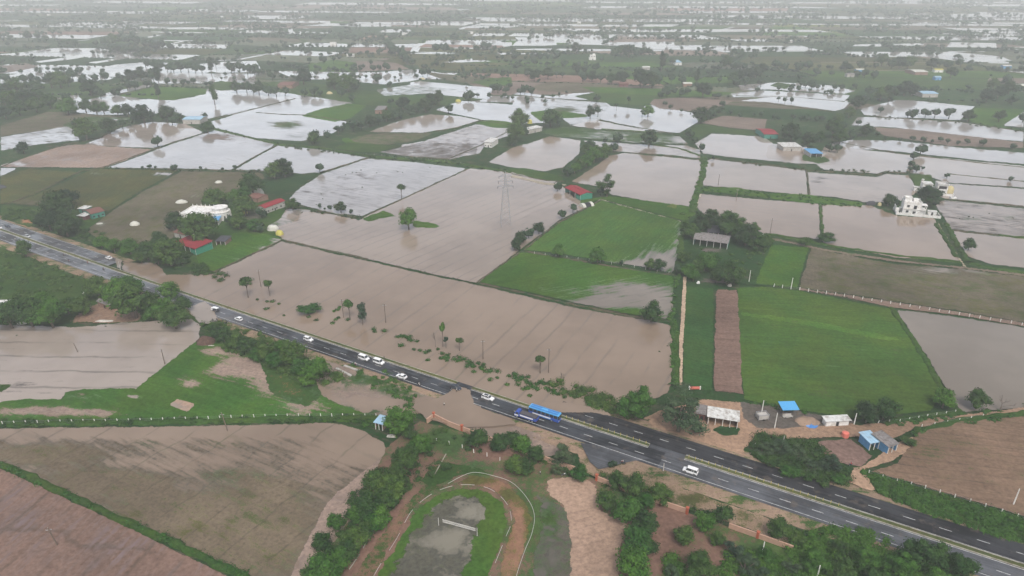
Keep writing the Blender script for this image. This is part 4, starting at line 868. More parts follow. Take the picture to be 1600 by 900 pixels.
shed('hut', 'dark tarp-roofed hut on the green plot right of the long red shed', (336,377), (352,377.5), (356,369.5), 2.6, 'darkroof', 'brick', rise=.4, posts=3)
shed('hut', 'brown-roofed hut with arched grey wall behind the long red shed', (270,363), (290,368), (296,358), 3.0, 'brownroof', 'concrete', style='gable', rise=1.0, openf=False)
shed('hut', 'brown-roofed hut under a pale dome tent', (384,307), (402,311), (410,303), 3.0, 'brownroof', 'brick', style='gable', rise=.9, openf=False)
shed('pavilion', 'small pavilion with bright blue roof beside the white terraced building', (330,345), (341,344.5), (350,338), 3.4, 'blue', 'white', rise=.3, posts=3)
shed('shelter', 'blue tarp shelter standing in the flood near the right-hand trees', (1267,240), (1286,240), (1288,233), 3.5, 'blue', 'concrete', rise=.5, posts=3)
shed('outbuilding', 'low white-roofed building on the flooded farm with the red roof', (1224,229.5), (1253,229.5), (1255,223), 4.0, 'whiteroof', 'concrete', rise=.3, openf=False)
shed('farmhouse', 'red-roofed farmhouse beside the flooded plot with the white-roofed building', (1194,210), (1217,210), (1221,201), 4.0, 'red', 'teal', style='gable', rise=1.2, openf=False, cat='house')
shed('farmhouse', 'white-roofed farmhouse between two dark trees by the centre flood', (826,203), (848,198.5), (848,194.5), 4.0, 'whiteroof', 'concrete', rise=.4, openf=False, cat='house')
shed('warehouse', 'long pale blue roofed warehouse behind the left flooded plots', (284,187), (313,187), (312,181.5), 4.5, 'paleblue', 'concrete', style='gable', rise=1.0, openf=False)
shed('farmhouse', 'brown-red roofed farmhouse with a big round tree behind it', (433,133), (457,133), (456,127.5), 4.5, 'brownroof', 'brick', style='gable', rise=1.4, openf=False, cat='house')
shed('farmhouse', 'white-roofed house beside the clump of dark trees left of the centre flood', (756,222), (769,223), (773,216), 4.5, 'whiteroof', 'white', rise=.3, openf=False, nwin=2, cat='house')
shed('barn', 'blue-grey roofed barn at the head of the pond in the upper right', (1442,146.5), (1467,146.5), (1466,142), 4.5, 'paleblue', 'concrete', style='gable', rise=1.2, openf=False)
shed('barn', 'pinkish-white roofed barn in the dark grove at the upper right', (1430,112.5), (1451,112.5), (1450,108.5), 4.5, 'palefab', 'brick', style='gable', rise=1.2, openf=False)
shed('farmhouse', 'pale blue roofed house among trees in the upper centre', (1055,97.5), (1066,97.5), (1066,94), 4.5, 'paleblue', 'white', rise=.4, openf=False, cat='house')
shed('farmhouse', 'white-walled house just left of the flooded farm in the middle left', (585,172), (600,172), (603,166), 4.0, 'greyroof', 'brick', rise=.4, openf=False, cat='house')
rnd = random.Random(5)
FAR = [(1075,134,'brick','palefab','pale shed beside the broad trees in the right centre green fields'), (975,134,'maroon','brownroof','brown barn beside the broad trees in the centre green fields'), (520,69,'white','whiteroof','white farm building in front of the trees at the upper centre left'), (547,88,'white','whiteroof','white-roofed farm building left of the dark diagonal grove'), (1345,112,'blue','palefab','pale barn with blue side at the upper right'), (1468,112,'white','yellow','cream and yellow shed at the right end of the dark grove'), (1467,124,'blue','paleblue','blue-roofed house below the cream and yellow shed'), (1330,119,'concrete','greyroof','grey house among the trees left of the bright green upper right plot'), (735,52,'white','whiteroof','small white house below the hazy trees in the upper centre'), (632,54,'white','whiteroof','small white house in the upper centre left among hazy water'), (168,41,'white','whiteroof','long white house in the hazy upper left'), (1325,10,'white','whiteroof','tall white block far off in the haze at the upper right'), (1365,42,'white','palefab','cream house far off by the upper right water'), (1160,12,'white','whiteroof','white house far off in the haze right of centre'), (1010,108,'concrete','whiteroof','white-roofed barn behind the row of upper centre trees'),
       (345,27,'white','whiteroof','white house far off in the haze left of centre'), (75,24,'white','whiteroof','white house far off in the haze at the upper left'), (905,36,'white','palefab','pale house far off beside the upper centre water'), (1235,66,'concrete','whiteroof','white-roofed house beside the two bright water strips at upper right'), (1575,106,'blue','whiteroof','white-roofed house at the right edge behind the bushes')]
for (x, y, w, r_, lab) in FAR:
    wid = rnd.uniform(9, 14) * ppm(y); dep = 3.0 if y < 60 else 4
    shed('farmhouse', lab, (x - wid / 2, y - 3 * ppm(y) * .9), (x + wid / 2, y - 3 * ppm(y) * .9), (x + wid / 2, y - 3 * ppm(y) * .9 - 8 * ppm(y) * (y + 50) / 1177), 4.0, r_, w, style='gable', rise=1.2, openf=False, cat='house')

# white two-storey houses --------------------------------------------------
def window(par, x, y, z, w, h, face='y'):
    f = MB(); 
    f.box(-w / 2 - .08, w / 2 + .08, -.07, .0, -.08, 0); f.box(-w / 2 - .08, w / 2 + .08, -.07, .0, h, h + .08); f.box(-w / 2 - .08, -w / 2, -.07, 0, 0, h); f.box(w / 2, w / 2 + .08, -.07, 0, 0, h)
    fo = f.build('window', M['concrete'], par, (x, y, z), 0 if face == 'y' else pi / 2)
    MB().box(-w / 2, w / 2, -.03, .0, 0, h).build('pane', M['glass'], fo); return fo
def parapet(mb, x0, x1, y0, y1, z, h=.8, t=.18, notch=True):
    mb.box(x0, x1, y0, y0 + t, z, z + h); mb.box(x0, x1, y1 - t, y1, z, z + h); mb.box(x0, x0 + t, y0 + t, y1 - t, z, z + h); mb.box(x1 - t, x1, y0 + t, y1 - t, z, z + h)
    if notch:
        n = max(2, int((x1 - x0) / 2.2))
        for i in range(n + 1):
            xx = x0 + (x1 - x0 - .45) * i / n
            for yy in (y0, y1 - .4): mb.box(xx, xx + .45, yy - .03, yy + .43, z + h, z + h + .55)
def house_one():
    a, b = g(1409, 334), g(1436, 336.5); d = b - a; L = d.length; rz = atan2(d.y, d.x)
    t = thing('house', 'white two-storey house with notched parapets standing in brown floodwater', 'house', a, rz); D = 8.0
    w = MB(); w.box(0, L, 0, D, -.2, 7.2); w.box(L, L + 3.2, .8, D - 1, -.2, 3.3); w.build('wall', M['white'], t)
    p = MB(); p.box(-.15, L + .15, -.15, D + .15, 7.2, 7.42); parapet(p, -.15, L + .15, -.15, D + .15, 7.42, .9); p.box(.8, 4.6, 4.0, 7.4, 7.42, 9.6); parapet(p, .6, 4.8, 3.8, 7.6, 9.6, .5, notch=False); p.box(L - 4, L - 1.0, 4.6, 7.4, 7.42, 9.0); p.build('roof', M['white'], t)
    ledge = MB(); ledge.box(-.2, L + .2, -.45, 0, 3.5, 3.7); ledge.build('ledge', M['white'], t)
    for z in (1.2, 4.7):
        window(t, L * .27, -.005, z, 1.4, 1.4); 
    for z in (.0, 3.75):
        dd = MB().box(-.7, .7, -.05, 0, 0, 2.3); dd.box(-.85, -.7, -.1, 0, 0, 2.45); dd.box(.7, .85, -.1, 0, 0, 2.45); dd.build('door', M['dark'], t, (L * .68, -.005, z))
    bal = MB(); bal.box(L, L + 3.4, -.2, 4.2, 6.5, 6.75); bal.box(L + .01, L + 3.4, -.2, 4.2, 3.3, 3.5); 
    for (xx, yy) in ((L + .3, 0), (L + 3.1, 0), (L + 3.1, 3.9)): bal.box(xx - .15, xx + .15, yy - .15, yy + .15, -.2, 6.5)
    for k in range(9): bal.box(L + .15 + k * .36, L + .25 + k * .36, -.15, -.05, 3.5, 4.4)
    bal.box(L, L + 3.4, -.18, -.02, 4.4, 4.52); bal.build('balcony', M['white'], t)
    st = MB()
    for k in range(12): st.box(-3.6, -1.6 - .02, 6.6 - k * .45, 7.05 - k * .45, -.2, .3 + k * .27)
    st.box(-3.8, -3.6, 1.6, 7.05, -.2, 4.3); st.box(-1.6, 0, 1.6, 4.2, 3.2, 3.4); st.build('staircase', M['white'], t)
    c = thing('compound_wall', 'low white wall with gateposts around the two-storey house in brown floodwater', 'wall', a, rz)
    q = MB(); X0_, X1_, Y0_ = -3.8, L + 11.5, -3.0
    q.box(X0_, X1_, Y0_, Y0_ + .25, -.2, 1.5); q.box(X0_, X0_ + .25, Y0_ + .25, 9, -.2, 1.5); q.box(X1_ - .25, X1_, Y0_ + .25, 5, -.2, 1.5); q.build('wall_panel', M['white'], c)
    for i in range(13):
        xx = X0_ + (X1_ - X0_ - .4) * i / 12; MB().box(-.03, .43, -.08, .35, -.2, 1.95, bev=.04).build('post', M['white'], c, (xx, Y0_, 0))
    s2, L2, D2 = None, 4.5, 3.0
    u = thing('outhouse', 'small white outhouse right of the two-storey house in brown floodwater', 'shed', a + Vector((cos(rz), sin(rz), 0)) * (L + 5.2) + Vector((-sin(rz), cos(rz), 0)) * 2.5, rz)
    MB().box(0, 5, 0, 3, -.2, 2.4).build('wall', M['white'], u); MB().box(-.2, 5.2, -.2, 3.2, 2.4, 2.55).build('roof', M['whiteroof'], u); MB().box(1.9, 2.9, -.04, 0, 0, 2).build('door', M['dark'], u)
house_one()
def house_two():
    a, b = g(1462, 304), g(1475, 305); rz = atan2((b - a).y, (b - a).x)
    t = thing('house', 'white modern house in two blocks behind the big dark round tree', 'house', a, rz)
    w = MB(); w.box(0, 6.5, 0, 7, -.2, 6.9); w.box(-8.6, -2.6, 2.0, 9, -.2, 6.4); w.box(-2.6, 0, 3, 8, -.2, 3.6); w.box(-13, -8.6, 4, 7, -.2, 3.0); w.build('wall', M['white'], t)
    r = MB(); r.box(-.5, 7.0, -.5, 7.4, 6.9, 7.15); parapet(r, -.2, 6.7, -.2, 7.2, 7.15, .7, notch=False); r.box(-8.9, -2.3, 1.7, 9.3, 6.4, 6.6); r.box(-13.4, -8.6 - .02, 3.6, 7.4, 3.0, 3.2); r.box(-8.6, -7.2, 7.4, 8.8, 6.6, 8.2); r.build('roof', M['whiteroof'], t)
    o = MB(); o.box(.9, 5.7, -.06, -.01, 3.7, 6.2); o.build('balcony_opening', M['dark'], t)
    o = MB(); o.box(.5, 6.1, -1.0, -.07, 3.4, 3.55); o.box(.5, 6.1, -1.0, -.9, 3.55, 4.4); o.build('balcony', M['white'], t)
    window(t, 3.2, -.01, .9, 1.5, 1.3); window(t, -5.5, 1.99, 4.2, 1.6, 1.3)
    l = thing('boundary_wall', 'low white wall in front of the modern house in two blocks', 'wall', a + Vector((0, -2.5, 0)), rz); MB().box(0, 9.5, 0, .3, -.2, 1.7).build('wall_panel', M['white'], l); MB().box(9.0, 9.6, -.1, .4, -.2, 2.1, bev=.05).build('post', M['white'], l)
    u = thing('water_tank', 'white box tank on the bank right of the modern house', 'tank', g(1486, 312.5), 0); MB().box(0, 3.6, 0, 2.4, 0, 1.7, bev=.12).build('tank_body', M['white'], u); MB().box(1.2, 2.2, .7, 1.7, 1.7, 1.85, bev=.04).build('lid', M['darkroof'], u)
house_two()
def terraced():
    a, b = g(284, 347), g(318, 350); rz = atan2((b - a).y, (b - a).x); 
    t = thing('assembly_hall', 'white terraced hall with spiked parapets and a round two-level end', 'building', a, rz + .12)
    u = ppm(348)
    Lx = 17.0
    w = MB(); w.box(0, Lx, 0, 15, -.1, 5.0); w.build('wall', M['white'], t)
    r = MB(); r.box(-.2, Lx + .2, -.2, 15.2, 5.0, 5.25); parapet(r, -.2, Lx + .2, -.2, 15.2, 5.25, .6, notch=False); r.build('roof', M['white'], t)
    for i in range(7):
        for yy in (0, 15): MB().box(-.18, .18, -.18, .18, 0, 1.3, tx=.14, ty=.14).build('finial', M['white'], t, (i * (Lx - .2) / 6 + .1, yy, 5.85))
    rot = MB(); cx, cy_ = Lx + 4.4, 8.5
    for (r0, z0, z1) in ((5.6, -.1, 5.2), (6.0, 5.2, 5.5), (4.6, 5.5, 7.6), (5.0, 7.6, 7.9)):
        rot.tube((cx, cy_, z0), (cx, cy_, z1), r0, r0, 20)
    rot.build('rotunda', M['white'], t)
    for i in range(14):
        A = 2 * pi * i / 14; MB().box(-.2, .2, -.2, .2, 0, 5.2, bev=.05).build('column', M['white'], t, (cx + 6.0 * cos(A), cy_ + 6.0 * sin(A), -.1), A)
    for i in range(6):
        A = -pi + pi * i / 5 * .98; MB().box(-.45, .45, -.06, 0, 1.0, 3.2).build('window', M['glass'], t, (cx + 5.66 * cos(A), cy_ + 5.66 * sin(A), 0), A + pi / 2)
    MB().box(Lx * .2, Lx * .2 + 1.4, -.05, 0, 0, 2.3).build('door', M['dark'], t)
    # rotunda top ring left open
    MB().box(-1.0, 4.5, 15.5, 18.5, 0, 3.5).build('annex', simple('lilac_wall', (0.25, 0.24, 0.34), .8), t)
terraced()
def far_house():
    a = g(921, 94); t = thing('house', 'small white two-storey house alone in the upper centre green fields', 'house', a, .05)
    MB().box(0, 11, 0, 9, -.2, 4).box(1.5, 10.5, 1, 9, 4, 7.6).build('wall', M['white'], t); MB().box(-.3, 11.3, -.3, .98, 4, 4.25).box(1.2, 10.8, .7, 9.3, 7.6, 7.9).box(6, 10, 4, 8, 7.9, 10).build('roof', M['white'], t)
    window(t, 4, .99, 5, 1.5, 1.4); window(t, 8, .99, 5, 1.5, 1.4); MB().box(5, 6.4, -.05, 0, 0, 2.3).build('door', M['dark'], t)
far_house()
def tunnel(name, label, p, L, r, rz, bands, cat='polytunnel'):
    t = thing(name, label, cat, g(*p), rz); n = len(bands)
    for i, bm_ in enumerate(bands):
        m = MB(); x0, x1 = L * i / n, L * (i + 1) / n; K = 10; vs = []
        for x in (x0, x1):
            for k in range(K + 1):
                A = pi * k / K; vs.append((x, -r * cos(A), r * .85 * sin(A)))
        m.add(vs, [(k, k + 1, K + 2 + k, K + 1 + k) for k in range(K)])
        for s_, e in ((0, i == 0), (K + 1, i == n - 1)):
            if e: m.add([vs[s_ + k] for k in range(K + 1)], [tuple(range(K + 1))])
        m.build('cover', M[bm_], t, smooth=False)
    return t
tunnel('polytunnel', 'arched tent banded black and white beside the red barn on the green plot', (908, 324), 8.5, 3.0, .55, ['palefab', 'dark', 'dark', 'palefab'])
tunnel('polytunnel', 'white arched tent at the right edge of the upper right fields', (1577, 137), 22, 5.5, .1, ['palefab'])
def heap(name, label, x, y, w, d, h, mat, cat='heap', jit=.1, power=.8, extra=None):
    t = thing(name, label, cat, g(x, y)); MB().dome(0, 0, -.1, w / 2, d / 2, h, 16, 6, 0, jit, power).build('cover', M[mat], t, smooth=True)
    if extra: MB().dome(0, 0, -.1, w / 2 + .5, d / 2 + .5, .45, 14, 3, 0, .15).build('base', M[extra], t, smooth=True)
    return t
heap('tarp_heap', 'large white tarp heap at the left end of the row by the flood', 427, 360, 7.5, 4.5, 3.4, 'palefab', power=.5)
heap('hay_heap', 'yellowish covered heap next to the large white tarp heap', 437, 367, 4.6, 3.8, 2.9, 'yellow', power=.6)
heap('hay_heap', 'bright yellow covered heap under the trees near the white terraced hall', 382, 334, 4.4, 3.8, 3.4, 'yellow', power=.6)
heap('tent', 'pale dome tent over the brown-roofed hut', 400, 304, 11.5, 6, 5.6, 'palefab', 'tent', .04, .7)
heap('tarp_heap', 'pointed white heap in the middle of the brown field', 284, 317, 8.5, 5, 2.4, 'palefab', power=1.6)
heap('tarp_heap', 'oval white heap at the far end of the brown field', 342, 286, 5.6, 4, 1.9, 'palefab')
heap('tarp_heap', 'grey-white heap with a dark side on the brown field near the highway', 211, 352, 6.2, 4.5, 2.6, 'palefab', power=1.1)
heap('salt_heap', 'flat white heap on the brown field nearest the teal farmhouse', 156, 350, 6, 5, .5, 'palefab')
heap('bush_cover', 'round pale covered heap right of the modern white house', 1480, 301, 8.2, 7, 5.2, 'straw', power=.6)
heap('hay_heap', 'yellow-green heap beside the flooded farm in the upper centre left', 716, 159, 7, 5, 3, 'yellow')
heap('hay_heap', 'pale yellow heap in front of the trees at middle left', 515, 147, 8, 5, 3.2, 'straw')
heap('hay_heap', 'yellow heap beside the white-roofed farmhouse by the centre flood', 828, 193, 5, 4.5, 4.2, 'yellow')
heap('hay_heap', 'pale straw heap under two trees in the middle distance flood', 659, 124, 9, 5, 2.5, 'straw')
heap('sand_heap', 'pale sand heap beside the blue tarp shelter', 1260, 660, 9, 6.5, 1.4, 'sandm', jit=.15, power=1.2)
heap('sand_heap', 'brown soil mound on the bank at the corner of the pink flooded plot', 323, 536, 8.5, 6, 3.2, 'soil', jit=.12, power=1.1)
heap('tarp_heap', 'cream bundle on the bank of the right-hand flooded plots', 1374, 321, 2.8, 2.4, 2.2, 'straw')
heap('tarp_heap', 'dark covered stack on the bank left of the white two-storey house', 1360, 320, 6.5, 3, 2.6, 'darkroof', power=.5)
heap('tarp_heap', 'dark covered stack at the left edge in the olive field', 3, 294, 6.5, 4, 2.4, 'darkroof')
def kiosk():
    t = thing('tarp_shelter', 'bright blue tarp shelter raised over a cart by the muddy yard', 'shelter', g(1222, 652), 0.05)
    r = MB(); corrugated(r, -.3, 5.6, -.2, 3.0, 4.3, 3.6); r.build('roof', M['buspale'], t)
    for (x, y) in ((0, 0), (5.3, 0), (0, 4), (5.3, 4)): MB().box(-.07, .07, -.07, .07, 0, 3.0 if y == 0 else 3.5).build('post', M['wood'], t, (x, y, 0))
    c = thing('cart', 'low white cart under the bright blue tarp shelter', 'cart', g(1224, 655), .1); MB().box(0, 3.4, 0, 1.5, .55, .75, bev=.04).box(0, 3.4, 0, .08, .78, 1.2).box(0, 3.4, 1.42, 1.5, .78, 1.2).build('deck', M['concrete'], c)
    for x in (.7, 2.7):
        for y in (-.06, 1.56): MB().tube((0, -.06, 0), (0, .06, 0), .36, n=14).build('wheel', M['tyre'], c, (x, y, .36))
    t = thing('trailer', 'grey square-framed tank trailer on the muddy ground right of the roadside shed', 'trailer', g(1185, 659), .15)
    MB().box(0, 3.6, 0, 2.4, .6, 2.2, bev=.1).build('tank_body', M['concrete'], t); f = MB()
    for x in (-.08, 3.55): 
        for y in (-.08, 2.35): f.box(x, x + .12, y, y + .12, .4, 2.5)
    f.box(-.08, 3.67, -.08, .04, 2.5, 2.62); f.box(-.08, 3.67, 2.35, 2.47, 2.5, 2.62); f.box(-.08, .04, .04, 2.35, 2.5, 2.62); f.box(3.55, 3.67, .04, 2.35, 2.5, 2.62); f.build('frame', M['steel'], t)
    for y in (-.2, 2.5): MB().tube((0, -.09, 0), (0, .09, 0), .45, n=14).build('wheel', M['tyre'], t, (1.8, y, .45))
    u = thing('water_drum', 'green and white drum tank at the right edge of the farm trees', 'tank', g(1192, 374.5)); MB().tube((0, 0, 0), (0, 0, 3.2), 1.1, 1.1, 16).tube((0, 0, 3.2), (0, 0, 3.7), 1.1, .4, 16).build('tank_body', M['white'], u)
    u = thing('water_drum', 'white conical-topped tank behind the dark-roofed hut', 'tank', g(1121, 352)); MB().tube((0, 0, 0), (0, 0, 3.0), 1.5, 1.5, 16).tube((0, 0, 3.0), (0, 0, 4.1), 1.7, .1, 16).build('tank_body', M['palefab'], u)
    u = thing('barricade', 'coral red and white roadside barrier in the grass near the feathery tree', 'barrier', g(1078, 609)); MB().box(0, 3.6, 0, .5, .2, 1.1, bev=.06).build('board', M['pinkplastic'], u); MB().box(-.45, 0, 0, .5, 0, 1.4, bev=.05).box(3.62, 4.0, 0, .5, 0, 1.4, bev=.05).build('leg', M['post'], u)
    u = thing('tarp_sheet', 'blue tarp bundle by the muddy yard below the sand heap', 'tarp', g(1268, 667)); MB().dome(0, 0, 0, 2.4, 1.5, .8, 12, 4, 0, .2).build('cover', M['busblue'], u)
    u = thing('storage_bin', 'pink plastic tank at the corner of the small brown plot', 'tank', g(1320, 682)); MB().tube((0, 0, 0), (0, 0, 1.6), 1.2, 1.15, 14).tube((0, 0, 1.6), (0, 0, 1.9), 1.15, .5, 14).build('tank_body', M['pinkplastic'], u)
    for (x, y, r0, lab) in ((576, 575, .22, 'upper'), (561, 580, -.0, 'lower')):
        a, b = (g(538, 573), g(561, 581)) if lab == 'upper' else (g(526, 577), g(549, 589)); d = b - a
        u = thing('concrete_barrier', lab + ' of the two long pale concrete slabs lying beside the highway', 'slab', a, atan2(d.y, d.x)); MB().box(0, d.length, -.45, .45, .0, .75, bev=.06).build('slab', M['concrete'], u)
        MB().box(.4, .7, -.5, .5, -.02, .12).box(d.length - .7, d.length - .4, -.5, .5, -.02, .12).build('foot', M['concrete'], u)
kiosk()
# small yard clutter
for (x, y, w, d, h, mt, nm, cat, lab) in [(612,682,3.2,1.6,.7,'rubble','rubble_pile','rubble','white rubble pile by the gate hut, nearer the park'), (622,675,2.0,1.2,.6,'rubble','rubble_pile','rubble','small white rubble pile behind the gate hut'),
        (1140,447,2.0,1.5,1.2,'rubble','rubble_pile','rubble','pale pile in the farmyard under the trees'), (1091,443,1.6,1.2,1.4,'white','feed_drum','drum','white drum beside the track in the farmyard'),
        (135,459,4.5,2.5,1.2,'palefab','tarp_heap','heap','white sheet heap among the trees left of the grey mud hut'), (35,507,4,2,1.2,'palefab','tarp_heap','heap','white sheet heap at the edge of the pink flooded plot'), (163,503,9,2,.8,'rubble','rubble_pile','rubble','long grey rubble pile at the top edge of the pink flooded plot'),
        (243,486,3.5,2,1,'palefab','tarp_heap','heap','white sheet heap at the right of the left-hand tree belt'), (330,541,3.6,.9,.5,'rubble','rubble_pile','rubble','pale slab on the bank by the brown soil mound')]:
    u = thing(nm, lab, cat, g(x, y)); MB().dome(0, 0, -.05, w / 2, d / 2, h, 11, 4, 0, .25, .6).build('cover' if mt != 'rubble' else 'stones', M[mt], u)

# ------------------------------------------------------------------ park walls, fences, posts, poles, tower
def wall_run(label, pts, h=1.9, pillars=(), z=0.0):
    P = [g(*p) for p in pts]; o0 = P[0]; t = thing('boundary_wall', label, 'wall', o0); mb = MB()
    for a, b in zip(P[:-1], P[1:]):
        d = (b - a); n = max(1, round(d.length / 6.0))
        for k in range(n):
            p, q = a.lerp(b, k / n) - o0, a.lerp(b, (k + 1) / n) - o0; e = (q - p).normalized(); nn = Vector((-e.y, e.x, 0)) * .13
            hh = h + (.0 if k % 2 else .05)
            mb.add([(p - nn)[:], (q - nn)[:], (q + nn)[:], (p + nn)[:]] + [((v.x), (v.y), hh) for v in (p - nn, q - nn, q + nn, p + nn)], [(3, 2, 1, 0), (4, 5, 6, 7), (0, 1, 5, 4), (1, 2, 6, 5), (2, 3, 7, 6), (3, 0, 4, 7)])
    mb.build('wall_panel', M['peach'], t)
    cp = MB()
    for a, b in zip(P[:-1], P[1:]):
        p, q = a - o0, b - o0; e = (q - p).normalized(); nn = Vector((-e.y, e.x, 0)) * .2
        cp.add([((v.x), (v.y), zz) for zz in (h + .06, h + .16) for v in (p - nn, q - nn, q + nn, p + nn)], [(3, 2, 1, 0), (4, 5, 6, 7), (0, 1, 5, 4), (1, 2, 6, 5), (2, 3, 7, 6), (3, 0, 4, 7)])
    cp.build('coping', M['peach'], t)
    for (x, y) in pillars:
        MB().box(-.35, .35, -.35, .35, -.1, 2.5, bev=.04).box(-.45, .45, -.45, .45, 2.5, 2.7, bev=.03).build('pillar', M['orange'], t, g(x, y) - o0, rdir(20))
wall_run('peach boundary wall between the gate hut and the park gate', [(667,662),(678,654),(702,666),(722,674),(770,692),(818,709),(860,724),(900,738)], pillars=((678,654),(722,674)))
wall_run('peach boundary wall with orange pillars right of the park gate', [(932,752),(952,760),(1000,778),(1045,794),(1074,804)], pillars=((932,752),(1073,804)))
wall_run('peach boundary wall with one orange pillar under the trees at lower right', [(1138,826),(1183,842),(1238,862)], pillars=((1183,842),))
def fence(label, pts, n, h=1.5, w=.16, name='fence', cat='fence', mat='post', wires=True, group=None, lean=.04):
    P = [g(*p) for p in pts]; Ls = [(b - a).length for a, b in zip(P[:-1], P[1:])]; T = sum(Ls); t = thing(name, label, cat, P[0], 0, group)
    me = MB().box(-w / 2, w / 2, -w / 2, w / 2, -.2, h, bev=w * .15, tx=w * .1, ty=w * .1).mesh('post'); me.materials.append(M[mat]); S = []
    for i in range(n):
        s = T * i / (n - 1); k = 0
        while k < len(Ls) - 1 and s > Ls[k]: s -= Ls[k]; k += 1
        p = P[k].lerp(P[k + 1], min(1, s / Ls[k])) - P[0]; S.append(p)
        o = link('post', me, [], t, p, random.uniform(0, 1)); o.rotation_euler = (random.gauss(0, lean), random.gauss(0, lean), random.uniform(-.2, .2))
    if wires:
        mb = MB()
        for a, b in zip(S[:-1], S[1:]):
            for z in (h * .45, h * .85): mb.tube((a.x, a.y, z), (b.x, b.y, z), .02, n=3, cap=False)
        mb.build('wire', M['steel'], t)
fence('row of short white concrete fence posts along the left grassy bank', [(5,664),(110,661),(200,660),(300,657),(400,653),(500,652),(588,652)], 34, 1.6, .24)
fence('row of white fence posts along the dike behind the big green field', [(1209,448),(1300,461),(1400,477),(1500,493),(1596,509)], 27, 1.7, .28)
fence('row of white fence posts between the green verge and the brown ploughed field', [(1357,741),(1400,754),(1446,765),(1493,779),(1541,794),(1591,810),(1640,824)], 13, 1.6, .24)
fence('row of white posts between the big green field and the dirt track', [(1372,662),(1410,660),(1450,652),(1492,646)], 9, 1.5, .24)
fence('row of white posts on the field side of the dirt track', [(1440,668),(1480,662),(1535,652)], 6, 1.4, .22)
fence('line of small posts crossing the flooded plots left of centre', [(462,384),(500,391),(575,406),(640,420),(715,438)], 15, 1.2, .16, mat='wood')
fence('posts along the bank between the two central green plots', [(835,397),(900,405),(985,417),(1045,428)], 13, 1.5, .14)
fence('white stub posts in a curve behind the oval playground', [(682,692),(702,696),(722,701),(741,709),(760,714),(781,721)], 6, 1.8, .25, wires=False)
fence('white stub posts beside the red path left of the oval', [(645,728),(634,741),(602,801),(590,808),(543,874)], 5, 1.4, .25, wires=False)
fence('posts along the bank above the centre flood', [(560,241),(640,247),(720,256)], 14, 1.2, .2, mat='concrete')
def kerbline(name, label, pts, w, h, mat, dashes=None, cat='kerb'):
    P = [g(*p) for p in pts]; t = thing(name, label, cat, P[0]); mb = MB(); S = []
    for i in range(len(P) - 1):                                    # Catmull-Rom through the points
        p0, p1, p2, p3 = P[max(i - 1, 0)], P[i], P[i + 1], P[min(i + 2, len(P) - 1)]
        for k in range(6):
            u = k / 6; S.append(.5 * ((2 * p1) + (p2 - p0) * u + (2 * p0 - 5 * p1 + 4 * p2 - p3) * u * u + (3 * p1 - p0 - 3 * p2 + p3) * u ** 3))
    S.append(P[-1])
    for i, (a, b) in enumerate(zip(S[:-1], S[1:])):
        if dashes and (i % dashes[1]) >= dashes[0]: continue
        p, q = a - P[0], b - P[0]; e = (q - p).normalized(); nn = Vector((-e.y, e.x, 0)) * w / 2
        mb.add([(v.x, v.y, zz) for zz in (.0, h) for v in (p - nn, q - nn, q + nn, p + nn)], [(3, 2, 1, 0), (4, 5, 6, 7), (0, 1, 5, 4), (1, 2, 6, 5), (2, 3, 7, 6), (3, 0, 4, 7)])
    mb.build('kerb_stones', M[mat], t)
kerbline('kerb', 'broken white kerb around the muddy oval playground', [(560,960),(584,902),(620,843),(645,798),(681,770),(720,759),(762,764),(790,786),(799,815),(788,846),(766,901),(745,960)], .09, .45, 'kerbwhite', (3, 5))
kerbline('kerb', 'thin pale kerb on the outer edge of the orange running track', [(700,757),(737,740),(775,746),(802,757),(825,782),(835,807),(831,835),(820,862),(806,905),(795,960)], .1, .45, 'kerbwhite')
kerbline('kerb', 'short pale kerb line between the two small lawns above the oval', [(677,747),(697,711)], .25, .6, 'kerb')
kerbline('kerb', 'pale kerb along the red path left of the oval', [(610,793),(594,818),(578,840),(562,868),(540,900)], .2, .6, 'kerb', (4, 6))

def netv():
    a, b = g(692, 822, .5), g(743, 836, .5); d = b - a; t = thing('volleyball_net', 'white volleyball net across the muddy oval playground', 'net', a, atan2(d.y, d.x)); L = d.length
    m = MB()
    for z in (1.5, 2.4): m.box(0, L, -.02, .02, z, z + .09)
    for i in range(37): m.box(L * i / 36 - .012, L * i / 36 + .012, -.01, .01, 1.59, 2.4)
    for z in (1.7, 1.85, 2.0, 2.15, 2.3): m.box(0, L, -.012, .012, z, z + .02)
    m.build('net', M['post'], t)
    for x in (-1.3, L + .5): MB().tube((0, 0, -.5), (0, 0, 2.6), .07, .06, 8).build('post', M['post'], t, (x, 0, 0))
netv()
def pole(x, y, h, label, mat='wood', arm=True, lean=0.0, name='utility_pole'):
    t = thing(name, label, 'pole', g(x, y)); t.rotation_euler = (0, lean, random.uniform(-.3, .3))
    MB().tube((0, 0, -.3), (0, 0, h), .2, .13, 8).build('shaft', M[mat], t)
    if arm:
        MB().box(-.8, .8, -.06, .06, h - .75, h - .62).build('crossarm', M['steel'], t)
        for k in (-.7, 0, .7): MB().tube((k, 0, h - .62 if k else h), (k, 0, (h - .35) if k else h + .3), .06, .04, 6).build('insulator', M['concrete'], t)
